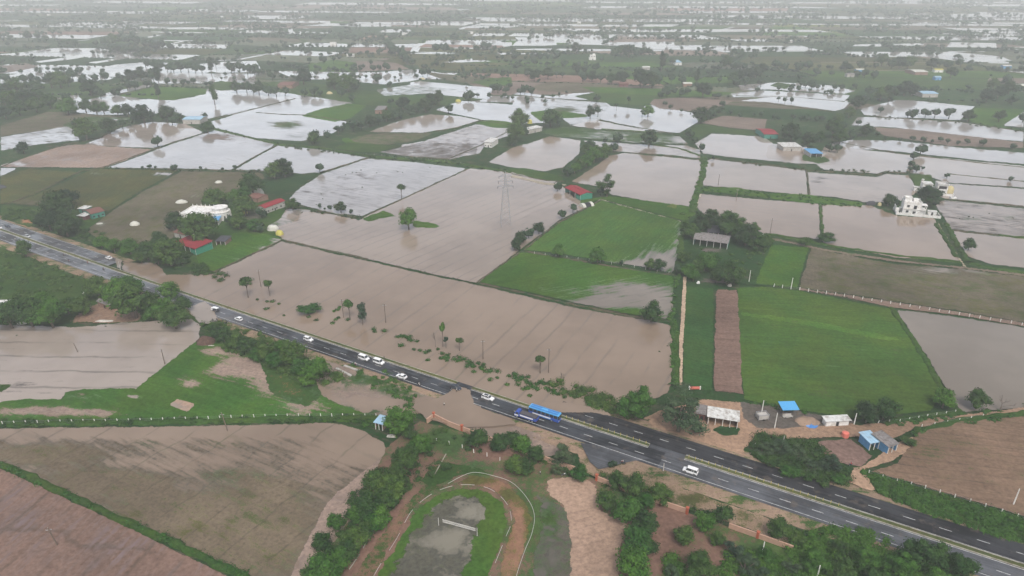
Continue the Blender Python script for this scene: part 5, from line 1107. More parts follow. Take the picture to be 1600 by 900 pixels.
PL = [(537,497,9.5,'wood','utility pole in the flood by the leafy sapling and bare-topped tree'), (603,505,9.5,'wood','utility pole standing alone in the brown flood right of the bare-topped tree'), (755,562,9,'wood','utility pole in the brown flood right of the three slim trees'),
      (857,583,11,'wood','utility pole in the flood beside the sapling above the bus'), (408,449,9.5,'wood','utility pole at the left edge of the brown flood'), (1122,290,8.5,'wood','utility pole in the pale ridged flood plot, nearer the track'), (1150,315,9,'wood','utility pole on the narrow green bank in the right flood'),
      (1203,366,10,'wood','utility pole on the dike by the right-hand banana plants'), (258,570,7,'wood','utility pole at the right corner of the pink flooded plot'), (122,551,4.5,'wood','leaning stump pole in the middle of the pink flooded plot'),
      (90,853,6.5,'wood','leaning pole in the purple ploughed field at lower left'), (356,674,7.5,'wood','leaning pole on the bank with white fence posts'), (1210,670,6.5,'post','white pole left of the blue tarp shelter'), (1334,664,4.8,'post','white pole at the right end of the striped-roof shed'),
      (1190,645,5.2,'post','thin white pole beside the grey trailer'), (1583,789,6,'post','white pole in the brown ploughed field at the far right'), (189,424,5.5,'concrete','concrete pole where the highway goes under water'), (1236,450,5.5,'post','pale pole at the corner of the small bright green plot'),
      (1170,441,6.5,'post','pale pole in the farmyard right of the trees'), (1036,738,3.5,'concrete','short grey post beside the highway junction'), (1189,874,6.2,'post','white pole among the trees below the peach wall'), (1276,905,4.8,'post','white pole at the bottom right among shrubs'),
      (1222,699,4.6,'concrete','thin grey pole in the scrub above the highway'), (40,800,.0,'','')]
for (x, y, h, mt, lab) in PL:
    if h: pole(x, y, h, lab, mt, arm=mt in ('wood',) and h > 6, lean=-.12 if 'leaning' in lab else 0)
def tower():
    t = thing('transmission_tower', 'tall grey lattice transmission tower standing in the central flood', 'tower', g(790, 352), .15); H = 33.0
    def half(z): return 3.1 * (1 - z / H) ** 1.0 * .78 + .62 if z < 24 else .62 + (24 - z) * .03
    lv = [0, 5, 9.5, 13.5, 17, 20, 22.5, 24.7, 27, 29.3, 31.5]
    for sx in (-1, 1):
        for sy in (-1, 1):
            m = MB()
            for a, b in zip(lv[:-1], lv[1:]): m.tube((sx * half(a), sy * half(a), a - .3 * (a == 0)), (sx * half(b), sy * half(b), b), .09, n=4)
            m.build('leg', M['steel'], t)
    m = MB()
    for a, b in zip(lv[:-1], lv[1:]):
        ha, hb = half(a), half(b)
        for k in range(4):
            c = [(-1, -1), (1, -1), (1, 1), (-1, 1)]; p, q = c[k], c[(k + 1) % 4]
            m.tube((p[0] * ha, p[1] * ha, a), (q[0] * hb, q[1] * hb, b), 0.04, n=3, cap=False); m.tube((q[0] * ha, q[1] * ha, a), (p[0] * hb, p[1] * hb, b), 0.04, n=3, cap=False); m.tube((p[0] * hb, p[1] * hb, b), (q[0] * hb, q[1] * hb, b), 0.04, n=3, cap=False)
    m.build('bracing', M['steel'], t)
    for z, w in ((24.3, 4.6), (27.4, 4.2), (30.4, 3.8)):
        for s in (-1, 1):
            m = MB(); 
            for y in (-.55, .55): m.tube((s * .6, y, z), (s * w, 0, z + .35), .07, n=4); m.tube((s * .6, y, z + 1.5), (s * w, 0, z + .35), .07, n=4)
            m.tube((s * w * .55, -.3, z + .2), (s * w * .55, .3, z + .2), .05, n=3); c = m.build('crossarm', M['steel'], t)
            MB().tube((0, 0, 0), (0, 0, -1.5), .11, .11, 6).build('insulator', M['cargo'], c, (s * w, 0, z + .35))
    MB().tube((0, 0, 31.3), (0, 0, 34), .5, .04, 4).build('peak', M['steel'], t)
tower()
# ------------------------------------------------------------------ vehicles (x forward, wheels on z = 0)
def wheel(par, x, y, r=.33, w=.22):
    t = MB().tube((0, -w / 2, 0), (0, w / 2, 0), r, n=16).build('wheel', M['tyre'], par, (x, y, r))
    MB().tube((0, -w / 2 - .012, 0), (0, w / 2 + .012, 0), r * .62, n=12).build('rim', M['rim'], t)
def loft(secs, mats_i=None):
    """secs: list of (x, [(y,z)...]) closed rings -> MB"""
    m = MB(); n = len(secs[0][1]); vs = [(x, y, z) for x, r in secs for y, z in r]; fs = []
    for i in range(len(secs) - 1):
        for k in range(n): fs.append((i * n + k, i * n + (k + 1) % n, (i + 1) * n + (k + 1) % n, (i + 1) * n + k))
    fs.append(tuple(range(n))); fs.append(tuple(range((len(secs) - 1) * n, len(secs) * n))[::-1]); m.add(vs, fs); return m
def ring(hw, z0, z1, r=.12):
    return [(-hw + r, z0), (-hw, z0 + r), (-hw, z1 - r), (-hw + r, z1), (hw - r, z1), (hw, z1 - r), (hw, z0 + r), (hw - r, z0)]
def make_car(name, label, style='sedan', paint='carwhite', cat='car', L=4.3, W=1.74, sunroof=False):
    t = thing(name, label, cat); h2 = L / 2; hw = W / 2
    if style == 'sedan': belt, top, cab = .92, 1.46, [(-.86, .0), (-.52, 1), (.1, 1), (.52, .0)]; hood = .86; boot = .95
    elif style == 'hatch': belt, top, cab = .94, 1.52, [(-.95, 0), (-.8, 1), (.12, 1), (.5, .0)]; hood = .88; boot = .94
    elif style == 'suv': belt, top, cab = 1.08, 1.72, [(-.96, 0), (-.84, 1), (.22, 1), (.5, 0)]; hood = 1.02; boot = 1.08
    else: belt, top, cab = 1.1, 1.98, [(-.98, 0), (-.93, 1), (.4, 1), (.62, 0)]; hood = 1.05; boot = 1.1     # boxy people carrier
    b = [(-1.0, .88, .34, boot - .08), (-.96, .97, .26, boot), (-.6, 1, .22, belt), (.0, 1, .22, belt), (.5, 1, .22, belt - .01), (.62, .98, .22, hood + .02), (.93, .95, .24, hood - .12), (1.0, .84, .32, hood - .28)]
    body = loft([(x * h2, ring(hw * k, z0, z1)) for x, k, z0, z1 in b])
    # roof skin and pillars belong to the body
    def cs(u, s): return (u * h2, s)
    c = cab; zr = top; rw = hw * .80
    roof = loft([(c[1][0] * h2, ring(rw, zr - .07, zr, .03)), ((c[1][0] + c[2][0]) / 2 * h2, ring(rw + .02, zr - .05, zr + .04, .03)), (c[2][0] * h2, ring(rw, zr - .07, zr, .03))])
    body.add(roof.v, roof.f)
    zb = belt - .02
    for s in (-1, 1):
        for (u0, u1) in ((c[0], c[1]), (c[3], c[2])): body.tube((u0[0] * h2, s * hw * .93, zb), (u1[0] * h2, s * rw, zr - .03), .05, .045, 5)
        um = (c[1][0] + c[2][0]) / 2 * h2; body.tube((um, s * hw * .94, zb), (um, s * rw, zr - .03), .045, .04, 5)
        if style in ('suv', 'van'):
            uq = (c[1][0] * .55 + c[0][0] * .0) * h2; body.tube((uq, s * hw * .94, zb), (uq, s * rw, zr - .03), .05, .045, 5)
    body.build('body', M[paint], t, smooth=False)
    gw = .015
    gl = MB(); P0, P1, P2, P3 = c[0][0] * h2 + .06, c[1][0] * h2 + .02, c[2][0] * h2 - .02, c[3][0] * h2 - .05
    lo, hi = hw * .93, rw - .01
    gl.add([(P0, -lo, zb), (P3, -lo, zb), (P3, lo, zb), (P0, lo, zb), (P1, -hi, zr - .04), (P2, -hi, zr - .04), (P2, hi, zr - .04), (P1, hi, zr - .04)], [(3, 2, 1, 0), (4, 5, 6, 7), (0, 1, 5, 4), (1, 2, 6, 5), (2, 3, 7, 6), (3, 0, 4, 7)])
    gl.build('windows', M['glass'], t)
    if sunroof: MB().box(c[1][0] * h2 + .5, c[2][0] * h2 - .25, -.42, .42, zr + .03, zr + .06).build('sunroof', M['glass'], t)
    for s in (-1, 1):
        MB().box(h2 * .93, h2 * .99, -.16, .16, hood - .36, hood - .2, bev=.02).build('headlight', M['lampw'], t, (0, s * hw * .66, 0))
        MB().box(-h2 - .01, -h2 * .96, -.1, .1, boot - .3, boot - .08, bev=.02).build('tail_light', M['lampr'], t, (0, s * hw * .78, 0))
        MB().box(-.07, .07, -.09, .09, 0, .14, bev=.03).build('mirror', M[paint], t, (c[3][0] * h2 - .15, s * (hw + .09), belt + .02))
    MB().box(h2 * .985, h2 * 1.005, -.45, .45, .42, .58, bev=.005).build('grille', M['dark'], t)
    for x in (.62, -.62):
        for s in (-1, 1): wheel(t, x * h2, s * (hw - .08), .36 if style in ('suv', 'van') else .31)
    if style == 'suv': 
        for s in (-1, 1): MB().box(c[1][0] * h2 + .1, c[2][0] * h2 - .1, -.025, .025, zr + .03, zr + .09).build('roof_rail', M['steel'], t, (0, s * (rw - .1), 0))
    return t
def place_v(t, px, py, east=True, z=None, carriage=None, dz=0.0, off=None):
    p = g(px, py, RZ); x = rx_at(px, py); c = off if off is not None else (p - rpt(x, 0, RZ)).dot(Vector((-sin(rdir(x)), cos(rdir(x)), 0)))
    q = rpt(x, c, RZ + dz); t.location = q; t.rotation_euler = (0, 0, rdir(x) + (0 if east else pi))
    return t
place_v(make_car('car', 'small white hatchback alone on the highway just right of the standing people', 'hatch', L=3.9), 373, 500, False)
place_v(make_car('car', 'white car just behind the big roadside tree on the highway', 'suv', L=4.4), 482, 532, True)
place_v(make_car('minivan', 'white boxy van, rear one of the two driving close together', 'van', cat='van', L=4.7, W=1.85), 569, 561.5, True)
place_v(make_car('minivan', 'white boxy van, front one of the two driving close together', 'van', cat='van', L=4.7, W=1.85), 592, 567.5, True)
place_v(make_car('car', 'white saloon car between the two vans and the white scooter', 'sedan', L=4.4), 628, 590, False)
place_v(make_car('car', 'dark blue car pushing through the water over the road', 'hatch', 'cardark', L=4.2), 713, 607, True, dz=-.18)
place_v(make_car('car', 'white car with glass sunroof just past the water over the road', 'suv', sunroof=True, L=4.7), 762, 623.5, True)
place_v(make_car('jeep', 'white boxy off-roader on the highway right of the junction', 'van', cat='jeep', L=4.6, W=1.8), 1078, 738, False)
place_v(make_car('car', 'silver-white saloon on the far carriageway near the single roadside tree', 'sedan', 'cargrey', L=4.4), 43.5, 370.5, True)
place_v(make_car('car', 'white saloon at the edge of the flooded far carriageway', 'sedan', L=4.4), 170, 404, False)
place_v(make_car('car', 'white car cut by the left edge of the picture', 'sedan', L=4.3), -1, 357, True)
place_v(make_car('car', 'dark car near the left edge beside the dirt lay-by', 'hatch', 'cardark', L=4.0), 13, 355.5, True)
def make_bus():
    t = thing('bus', 'blue and white bus alongside the navy truck', 'bus'); L, W = 11.6, 2.5; h2 = L / 2; hw = W / 2
    b = loft([(-h2, ring(hw * .96, .45, 1.55, .1)), (-h2 + .15, ring(hw, .4, 1.6, .06)), (h2 - .3, ring(hw, .4, 1.6, .06)), (h2, ring(hw * .94, .45, 1.45, .1))]); b.build('body', M['navy'], t); MB().box(-h2 + 1.6, h2 - 3.0, -hw - .012, hw + .012, .6, 1.45).build('side_panel', M['carwhite'], t)
    MB().box(-h2 + .1, h2 - .12, -hw + .06, hw - .06, 1.6, 2.85, tx=.05, ty=.03).build('windows', M['glass'], t)
    pl = MB()
    for i in range(8):
        x = -h2 + .2 + i * (L - .6) / 7
        for s in (-1, 1): pl.box(x - .07, x + .07, s * (hw - .03) - .03, s * (hw - .03) + .03, 1.58, 2.85)
    pl.build('pillars', M['busblue'], t)
    r = loft([(-h2, ring(hw * .95, 2.85, 3.15, .1)), (-h2 + .3, ring(hw, 2.83, 3.2, .08)), (h2 - .4, ring(hw, 2.83, 3.2, .08)), (h2 - .02, ring(hw * .93, 2.85, 3.12, .1))]); rr = r.build('roof', M['buspale'], t)
    MB().box(-h2 + .5, h2 - .6, -hw + .3, -.18, 3.2, 3.26).box(-h2 + .5, h2 - .6, .18, hw - .3, 3.2, 3.26).build('roof_panel', M['busblue'], rr)
    MB().box(-1.2, 1.2, -.5, .5, 3.2, 3.42, bev=.06, tx=.2, ty=.1).build('roof_vent', M['buspale'], rr)
    MB().box(-h2 + 2, h2 - 2.5, -.02, .02, .62, .95).build('stripe', M['busblue'], t, (0, -hw - .01, 0)); MB().box(-h2 + 2, h2 - 2.5, -.02, .02, .62, .95).build('stripe', M['busblue'], t, (0, hw + .01, 0))
    MB().box(h2 - .04, h2 + .02, -1.0, 1.0, 1.35, 2.7).build('windscreen', M['glass'], t)
    for s in (-1, 1):
        MB().box(h2 - .03, h2 + .03, -.18, .18, .7, .95, bev=.02).build('headlight', M['lampw'], t, (0, s * .85, 0)); MB().box(-h2 - .03, -h2 + .02, -.1, .1, .9, 1.3, bev=.01).build('tail_light', M['lampr'], t, (0, s * 1.0, 0))
        for x in (h2 - 2.6, -h2 + 3.2): wheel(t, x, s * (hw - .14), .48, .3)
        MB().box(-.05, .05, -.1, .1, 0, .35, bev=.02).build('mirror', M['dark'], t, (h2 - .1, s * (hw + .12), 2.1))
    return t
def make_truck():
    t = thing('truck', 'navy and white lorry with a tarp-covered load beside the blue bus', 'truck'); L = 8.6; h2 = L / 2; hw = 1.2
    cb = loft([(h2 - 1.7, ring(hw * .96, .5, 2.55, .08)), (h2 - .6, ring(hw, .5, 2.6, .08)), (h2 - .05, ring(hw * .98, .5, 1.7, .08))]); cab_ = cb.build('cab', M['navy'], t); MB().box(h2 - 1.65, h2 - .12, -hw - .015, hw + .015, .95, 1.4).build('panel', M['carwhite'], cab_)
    MB().add([(h2 - .55, -1.05, 2.5), (h2 - .55, 1.05, 2.5), (h2 - .04, 1.05, 1.66), (h2 - .04, -1.05, 1.66)], [(0, 1, 2, 3)]).build('windscreen', M['glass'], cab_, (.03, 0, .03))
    for s in (-1, 1): MB().box(h2 - 1.5, h2 - .7, -.02, .02, 1.6, 2.3).build('window', M['glass'], cab_, (0, s * (hw + .0), 0))
    MB().box(-.35, .35, -.35, .35, 0, .12, bev=.04).build('roof_vent', M['navy'], cab_, (h2 - 1.1, 0, 2.6))
    MB().box(-h2, h2 - 1.8, -.45, .45, .55, .8).build('chassis', M['dark'], t)
    bd = MB(); bd.box(-h2, h2 - 1.9, -hw, hw, .85, 1.0); bd.box(-h2, h2 - 1.9, -hw, -hw + .1, 1.0, 1.9); bd.box(-h2, h2 - 1.9, hw - .1, hw, 1.0, 1.9); bd.box(h2 - 2.0, h2 - 1.9, -hw + .1, hw - .1, 1.0, 2.1); bd.box(-h2, -h2 + .1, -hw + .1, hw - .1, 1.0, 1.9)
    for k in range(7):
        x = -h2 + .1 + k * (L - 2.3) / 6
        for s in (-1, 1): bd.box(x - .05, x + .05, s * (hw + .03) - .03, s * (hw + .03) + .03, .9, 1.95)
    bed = bd.build('load_bed', M['navy'], t)
    for s in (-1, 1): MB().box(-h2 + 1.2, h2 - 2.3, -.012, .012, 1.35, 1.85).build('panel', M['carwhite'], bed, (0, s * (hw + .075), 0))
    MB().box(-h2 + .12, h2 - 2.02, -hw + .12, hw - .12, 1.0, 2.35, bev=.16, tx=.05, ty=.1).build('tarp', M['cargo'], t, smooth=False)
    for s in (-1, 1):
        for x in (h2 - 1.1, -h2 + 2.7, -h2 + 1.55): wheel(t, x, s * (hw - .18), .48, .3)
        MB().box(h2 - .07, h2 - .0, -.14, .14, .8, 1.0, bev=.02).build('headlight', M['lampw'], t, (0, s * .85, 0)); MB().box(-h2 - .03, -h2, -.1, .1, .85, 1.05).build('tail_light', M['lampr'], t, (0, s * .9, 0))
        MB().box(-.05, .05, -.08, .08, 0, .35, bev=.02).build('mirror', M['dark'], t, (h2 - .3, s * (hw + .15), 1.9))
    return t
xb_ = rx_at(848, 655); place_v(make_bus(), 848, 655, True, off=-3.0)
xt_ = rx_at(820, 658); place_v(make_truck(), 818, 660, False, off=-6.9)
def make_mini():
    t = thing('pickup', 'small white goods vehicle with a dark back at the muddy patch of highway', 'truck')
    c = loft([(.9, ring(.72, .35, 1.75, .08)), (1.6, ring(.74, .35, 1.75, .08)), (2.1, ring(.7, .35, 1.0, .08))]); c.build('cab', M['carwhite'], t); MB().add([(1.62, -.62, 1.7), (1.62, .62, 1.7), (2.1, .62, 1.0), (2.1, -.62, 1.0)], [(0, 1, 2, 3)]).build('windscreen', M['glass'], t, (.03, 0, .03))
    MB().box(-2.0, .85, -.75, .75, .5, 1.0, bev=.03).build('load_bed', M['darkroof'], t); MB().box(-1.95, .85, -.74, .74, 1.75, 1.9, bev=.04).build('canopy', M['carwhite'], t)
    for x in (-1.9, .8):
        for s in (-1, 1): MB().box(-.04, .04, -.04, .04, 1.0, 1.75).build('post', M['steel'], t, (x, s * .68, 0))
    for x in (1.3, -1.2):
        for s in (-1, 1): wheel(t, x, s * .68, .28, .18)
    for s in (-1, 1): MB().box(-.02, .03, -.1, .1, .6, .75).build('headlight', M['lampw'], t, (2.1, s * .5, 0))
    return t
place_v(make_mini(), 337, 486, False)
# people --------------------------------------------------------------
def skin_body(joints, edges, name):
    """one continuous body grown along a skeleton: joints (x, y, z, r)"""
    me = bpy.data.meshes.new(name); me.from_pydata([j[:3] for j in joints], edges, []); o = bpy.data.objects.new(name, me); COL.objects.link(o)
    md = o.modifiers.new('skin', 'SKIN'); md.use_smooth_shade = True
    for i, j in enumerate(joints): me.skin_vertices[0].data[i].radius = (j[3], j[3] * (j[4] if len(j) > 4 else 1))
    me.skin_vertices[0].data[0].use_root = True
    sb = o.modifiers.new('sub', 'SUBSURF'); sb.levels = 1; sb.render_levels = 1
    bpy.context.view_layer.update(); dg = bpy.context.evaluated_depsgraph_get(); m2 = bpy.data.meshes.new_from_object(o.evaluated_get(dg)); m2.name = name
    COL.objects.unlink(o); bpy.data.objects.remove(o); return m2
def person_meshes(pose):
    if pose == 'stand':
        J = [(0, 0, .95, .15, .75), (0, 0, 1.2, .14, .8), (0, 0, 1.42, .16, .7), (0, 0, 1.52, .06), (.01, 0, 1.66, .095), (0, .2, 1.42, .065), (.02, .27, 1.15, .048), (.06, .27, .9, .036), (.08, .27, .82, .03), (0, -.2, 1.42, .065), (.02, -.27, 1.15, .048), (.06, -.27, .9, .036), (.08, -.27, .82, .03),
             (0, .1, .88, .1), (.02, .12, .5, .07), (0, .13, .09, .048), (.14, .14, .04, .04), (0, -.1, .88, .1), (.04, -.12, .5, .07), (-.02, -.13, .09, .048), (.12, -.14, .04, .04)]
        split = .95
    elif pose == 'wade':
        J = [(0, 0, .95, .15, .75), (.02, 0, 1.2, .14, .8), (.05, 0, 1.42, .16, .7), (.07, 0, 1.52, .06), (.1, 0, 1.66, .095), (.05, .2, 1.42, .065), (.1, .33, 1.2, .048), (.28, .38, 1.1, .036), (.34, .39, 1.12, .03), (.05, -.2, 1.42, .065), (-.08, -.33, 1.2, .048), (.0, -.42, 1.0, .036), (.04, -.43, .93, .03),
             (0, .1, .88, .1), (.22, .12, .52, .07), (.16, .13, .09, .048), (.3, .14, .04, .04), (0, -.1, .88, .1), (-.08, -.12, .5, .07), (-.26, -.13, .12, .048), (-.14, -.14, .05, .04)]
    else:   # riding
        J = [(-.15, 0, .85, .15, .8), (-.1, 0, 1.08, .14, .8), (-.02, 0, 1.28, .16, .7), (.02, 0, 1.4, .06), (.05, 0, 1.55, .1), (0, .2, 1.28, .065), (.18, .27, 1.1, .048), (.4, .3, 1.04, .036), (.46, .3, 1.04, .03), (0, -.2, 1.28, .065), (.18, -.27, 1.1, .048), (.4, -.3, 1.04, .036), (.46, -.3, 1.04, .03),
             (-.12, .12, .82, .1), (.22, .22, .72, .075), (.12, .2, .36, .05), (.26, .2, .32, .04), (-.12, -.12, .82, .1), (.22, -.22, .72, .075), (.12, -.2, .36, .05), (.26, -.2, .32, .04)]
    E = [(0, 1), (1, 2), (2, 3), (3, 4), (2, 5), (5, 6), (6, 7), (7, 8), (2, 9), (9, 10), (10, 11), (11, 12), (0, 13), (13, 14), (14, 15), (15, 16), (0, 17), (17, 18), (18, 19), (19, 20)]
    body = skin_body(J, E, 'person_' + pose); h = J[4]
    hair = MB().dome(h[0] - .01, 0, h[2] + .02, .105, .1, .11, 10, 4).mesh('hair', True)
    # clothes grow over the same joints a little fuller
    S = [(j[0], j[1], j[2], j[3] + .022) + tuple(j[4:]) for j in J]
    top = skin_body([S[1], S[0], S[2], S[5], S[6], S[9], S[10]], [(0, 1), (0, 2), (2, 3), (3, 4), (2, 5), (5, 6)], 'shirt_' + pose)
    trs = skin_body([S[0], S[13], S[14], S[15], S[17], S[18], S[19]], [(0, 1), (1, 2), (2, 3), (0, 4), (4, 5), (5, 6)], 'trousers_' + pose)
    return body, hair, top, trs
PM = {p: person_meshes(p) for p in ('stand', 'wade', 'ride')}
def person(label, loc, rz, pose='stand', shirt='shirt', helmet=False):
    b, h, s, tr = PM[pose]
    b = b.copy(); o = link('person', b, M['skin'], None, loc, rz); tag(o, label, 'person')
    link('hair', h.copy(), M['hair'] if not helmet else M['white'], o); link('shirt', s.copy(), M[shirt], o); link('trousers', tr.copy(), M['trousers'], o); return o
def make_bike(label, scooter=False):
    t = thing('scooter' if scooter else 'motorcycle', label, 'scooter' if scooter else 'motorcycle')
    for x in (.66, -.62): 
        w = MB().tube((0, -.05, 0), (0, .05, 0), .3, n=14).build('wheel', M['tyre'], t, (x, 0, .3)); MB().tube((0, -.055, 0), (0, .055, 0), .17, n=10).build('rim', M['rim'], w)
    MB().tube((-.62, 0, .3), (0, 0, .42), .05, n=6).tube((0, 0, .42), (.45, 0, .85), .06, n=6).box(-.15, .2, -.13, .13, .28, .6, bev=.04).build('frame', M['bike'], t)
    MB().tube((.66, 0, .3), (.45, 0, .92), .045, n=6).build('fork', M['steel'], t); MB().tube((.42, -.33, .98), (.42, .33, .98), .025, n=6).build('handlebar', M['bike'], t)
    MB().box(-.05, .38, -.14, .14, .62, .84, bev=.07).build('tank', M['lampr'] if not scooter else M['shirt'], t); MB().box(-.72, -.03, -.13, .13, .68, .8, bev=.05).build('seat', M['bike'], t)
    MB().box(.48, .58, -.09, .09, .78, .94, bev=.03).build('headlight', M['lampw'], t); MB().tube((-.7, .16, .32), (.05, .16, .3), .05, n=8).build('exhaust', M['steel'], t); return t
def rider(px, py, east, blabel, plabel, shirt='shirt', scooter=False, off=None, helmet=False):
    t = make_bike(blabel, scooter); place_v(t, px, py, east, off=off); p = person(plabel, t.location + Vector((0, 0, -.02)), t.rotation_euler.z, 'ride', shirt, helmet)
def stander(px, py, label, rz, shirt='shirt', pose='stand', z=None):
    person(label, g(px, py, RZ if z is None else z) + Vector((0, 0, 0)), rz, pose, shirt)
rider(555, 571, True, 'motorcycle by the road edge behind the two white vans', 'rider in a white shirt on the road edge behind the two white vans')
rider(654.5, 602.5, True, 'scooter on the highway ahead of the white saloon', 'rider in white on the scooter ahead of the white saloon', scooter=True)
rider(973, 724, False, 'motorcycle on the side road at the junction', 'rider in a light shirt at the junction side road')
rider(85, 405, True, 'motorcycle on the near carriageway at the left, rearmost of the four', 'dark-shirted rider, rearmost of the four on the left carriageway', 'shirtd', off=-3.4)
rider(99, 412, True, 'motorcycle near the shoulder, second of the four on the left carriageway', 'rider near the shoulder, second of the four on the left carriageway', 'shirtd', off=-6.4)
rider(133, 413.5, True, 'motorcycle close to the median, third of the four on the left carriageway', 'red-shirted rider close to the median on the left carriageway', 'shirtr', off=-2.8)
rider(158, 423.5, True, 'motorcycle nearest the flooded stretch on the left carriageway', 'dark-shirted rider nearest the flooded stretch on the left carriageway', 'shirtd', off=-3.5)
rider(14, 379, False, 'motorcycle at the far left of the near carriageway', 'light-shirted rider at the far left of the near carriageway', off=-4.8)
stander(333, 503, 'person in dark clothes standing leftmost at the muddy road edge', -1.2, 'shirtd'); stander(336.5, 503.5, 'person in a white shirt second in the group at the muddy road edge', -.7); stander(339.5, 502, 'person in dark clothes third in the group at the muddy road edge', 2.2, 'shirtd')
t = make_bike('motorcycle parked beside the group of standing people'); t.location = g(346, 504, RZ); t.rotation_euler = (0, 0, 1.1); stander(347.8, 504.2, 'person in dark clothes beside the motorcycle parked by the group', 2.6, 'shirtd')
t = make_bike('motorcycle parked on the road edge, rightmost of the two'); t.location = g(353, 505.5, RZ); t.rotation_euler = (0, 0, .9); stander(354.6, 505.5, 'person in dark clothes beside the rightmost parked motorcycle', -2, 'shirtd')
stander(600.5, 562, 'person in dark clothes standing on the median by the front white van', .4, 'shirtd', z=RZ + .25)
stander(694, 634.5, 'person in a white shirt wading through the water over the road', .3, pose='wade', z=.38)
stander(713.5, 612.5, 'person in a light shirt wading beside the dark blue car', .2, pose='wade', z=.55)
stander(862, 624, 'person in a white shirt standing in the green strip above the bus', 1.0, z=.4) if False else None
stander(880, 745, 'person in white sitting area by the trees at the park gate', 1.0, z=.3) if False else None
stander(1179, 697, 'person in a white shirt standing in the scrub by the dirt yard', 1.4, z=.35)
stander(844, 742, 'person in white standing in the park by the feathery trees', .3, z=.35)
t = make_bike('motorcycle parked in the park under the roadside trees', True); t.location = g(881, 743, .35); t.rotation_euler = (0, 0, .2)
t = make_bike('motorcycle parked at the entrance of the brown field hut', False); t.location = g(1329, 727, .35); t.rotation_euler = (0, 0, .6)
# ------------------------------------------------------------------ trees
def leaf_cards(mb, lobes, n, size, rs, shell=(.72, 1.02), flat=.35, m=0):
    tot = sum(l[3] * l[3] for l in lobes)
    for (cx, cy_, cz, r, sq) in lobes:
        k = int(n * r * r / tot)
        for _ in range(k):
            d = Vector((rs.gauss(0, 1), rs.gauss(0, 1), rs.gauss(0, 1) + .25)).normalized()
            if d.z < -.55: d.z *= -.5; d.normalize()
            q = rs.uniform(*shell); p = Vector((cx + d.x * r * q, cy_ + d.y * r * q, cz + d.z * r * q * sq))
            nrm = (d + Vector((rs.gauss(0, flat), rs.gauss(0, flat), rs.gauss(0, flat) + .2))).normalized()
            u = nrm.orthogonal().normalized(); w = nrm.cross(u); a = rs.uniform(0, 6.28); u, w = u * cos(a) + w * sin(a), w * cos(a) - u * sin(a)
            s = size * rs.uniform(.6, 1.35); e = s * rs.uniform(.5, .9)
            mb.add([(p - u * s)[:], (p - w * e)[:], (p + u * s + nrm * s * .2)[:], (p + w * e)[:]], [(0, 1, 2, 3)], m)
def blob(mb, cx, cy_, cz, r, sq, rs, sub=1, jit=.16, m=0):
    bm = bmesh.new(); bmesh.ops.create_icosphere(bm, subdivisions=sub, radius=1.0)
    for v in bm.verts: q = r * (1 + rs.uniform(-jit, jit)); v.co = (cx + v.co.x * q, cy_ + v.co.y * q, cz + v.co.z * q * sq)
    bm.verts.index_update(); mb.add([v.co[:] for v in bm.verts], [[v.index for v in f.verts] for f in bm.faces], m); bm.free()
def crown_proto(kd, seed):
    rs = random.Random(seed); L = []
    if kd == 'round':
        L.append((0, 0, .5, .31, 1.1)); n = rs.randint(8, 10)
        for i in range(n): a = 6.28 * i / n + rs.uniform(-.3, .3); rr = rs.uniform(.2, .34); L.append((rr * cos(a), rr * sin(a), rs.uniform(.28, .66), rs.uniform(.15, .22), rs.uniform(.85, 1.1)))
        for i in range(3): a = rs.uniform(0, 6.28); L.append((.12 * cos(a), .12 * sin(a), rs.uniform(.75, .82), rs.uniform(.14, .19), .9))
        cards, size = 1300, .034
    elif kd == 'big':
        L.append((0, 0, .5, .28, .9))
        for i in range(11): a = 6.28 * i / 11 + rs.uniform(-.3, .3); rr = rs.uniform(.16, .36); L.append((rr * cos(a), rr * sin(a), rs.uniform(.2, .62), rs.uniform(.12, .19), .95))
        for i in range(6): a = rs.uniform(0, 6.28); rr = rs.uniform(.05, .22); L.append((rr * cos(a), rr * sin(a), rs.uniform(.68, .86), rs.uniform(.1, .15), .85))
        cards, size = 2400, .023
    elif kd == 'feathery':
        for i in range(15): a = rs.uniform(0, 6.28); rr = rs.uniform(.05, .36); L.append((rr * cos(a), rr * sin(a), rs.uniform(.2, .88) - rr * .35, rs.uniform(.09, .15), .7))
        cards, size = 2300, .019
    elif kd == 'tall':
        for i in range(8): a = rs.uniform(0, 6.28); z = .36 + .56 * i / 7; rr = rs.uniform(.04, .2) * (1.1 - z * .6); L.append((rr * cos(a), rr * sin(a), z, rs.uniform(.16, .25) * (1.2 - z * .55), .75))
        cards, size = 1000, .036
    elif kd == 'slim':
        for i in range(5): a = rs.uniform(0, 6.28); L.append((.16 * cos(a), .16 * sin(a), rs.uniform(.68, .9), rs.uniform(.14, .26), .55))
        cards, size = 420, .05
    else:       # shrub
        for i in range(9): a = rs.uniform(0, 6.28); rr = rs.uniform(.05, .34); L.append((rr * cos(a), rr * sin(a), rs.uniform(.25, .62), rs.uniform(.14, .22), .95))
        cards, size = 950, .034
    mb = MB()
    for l in L: blob(mb, l[0], l[1], l[2], l[3] * .72, l[4], rs, 1 if kd != 'big' else 2, .25)
    leaf_cards(mb, L, cards, size, rs, (.68, 1.2) if kd != 'feathery' else (.7, 1.25)); return mb.mesh('crown_' + kd)
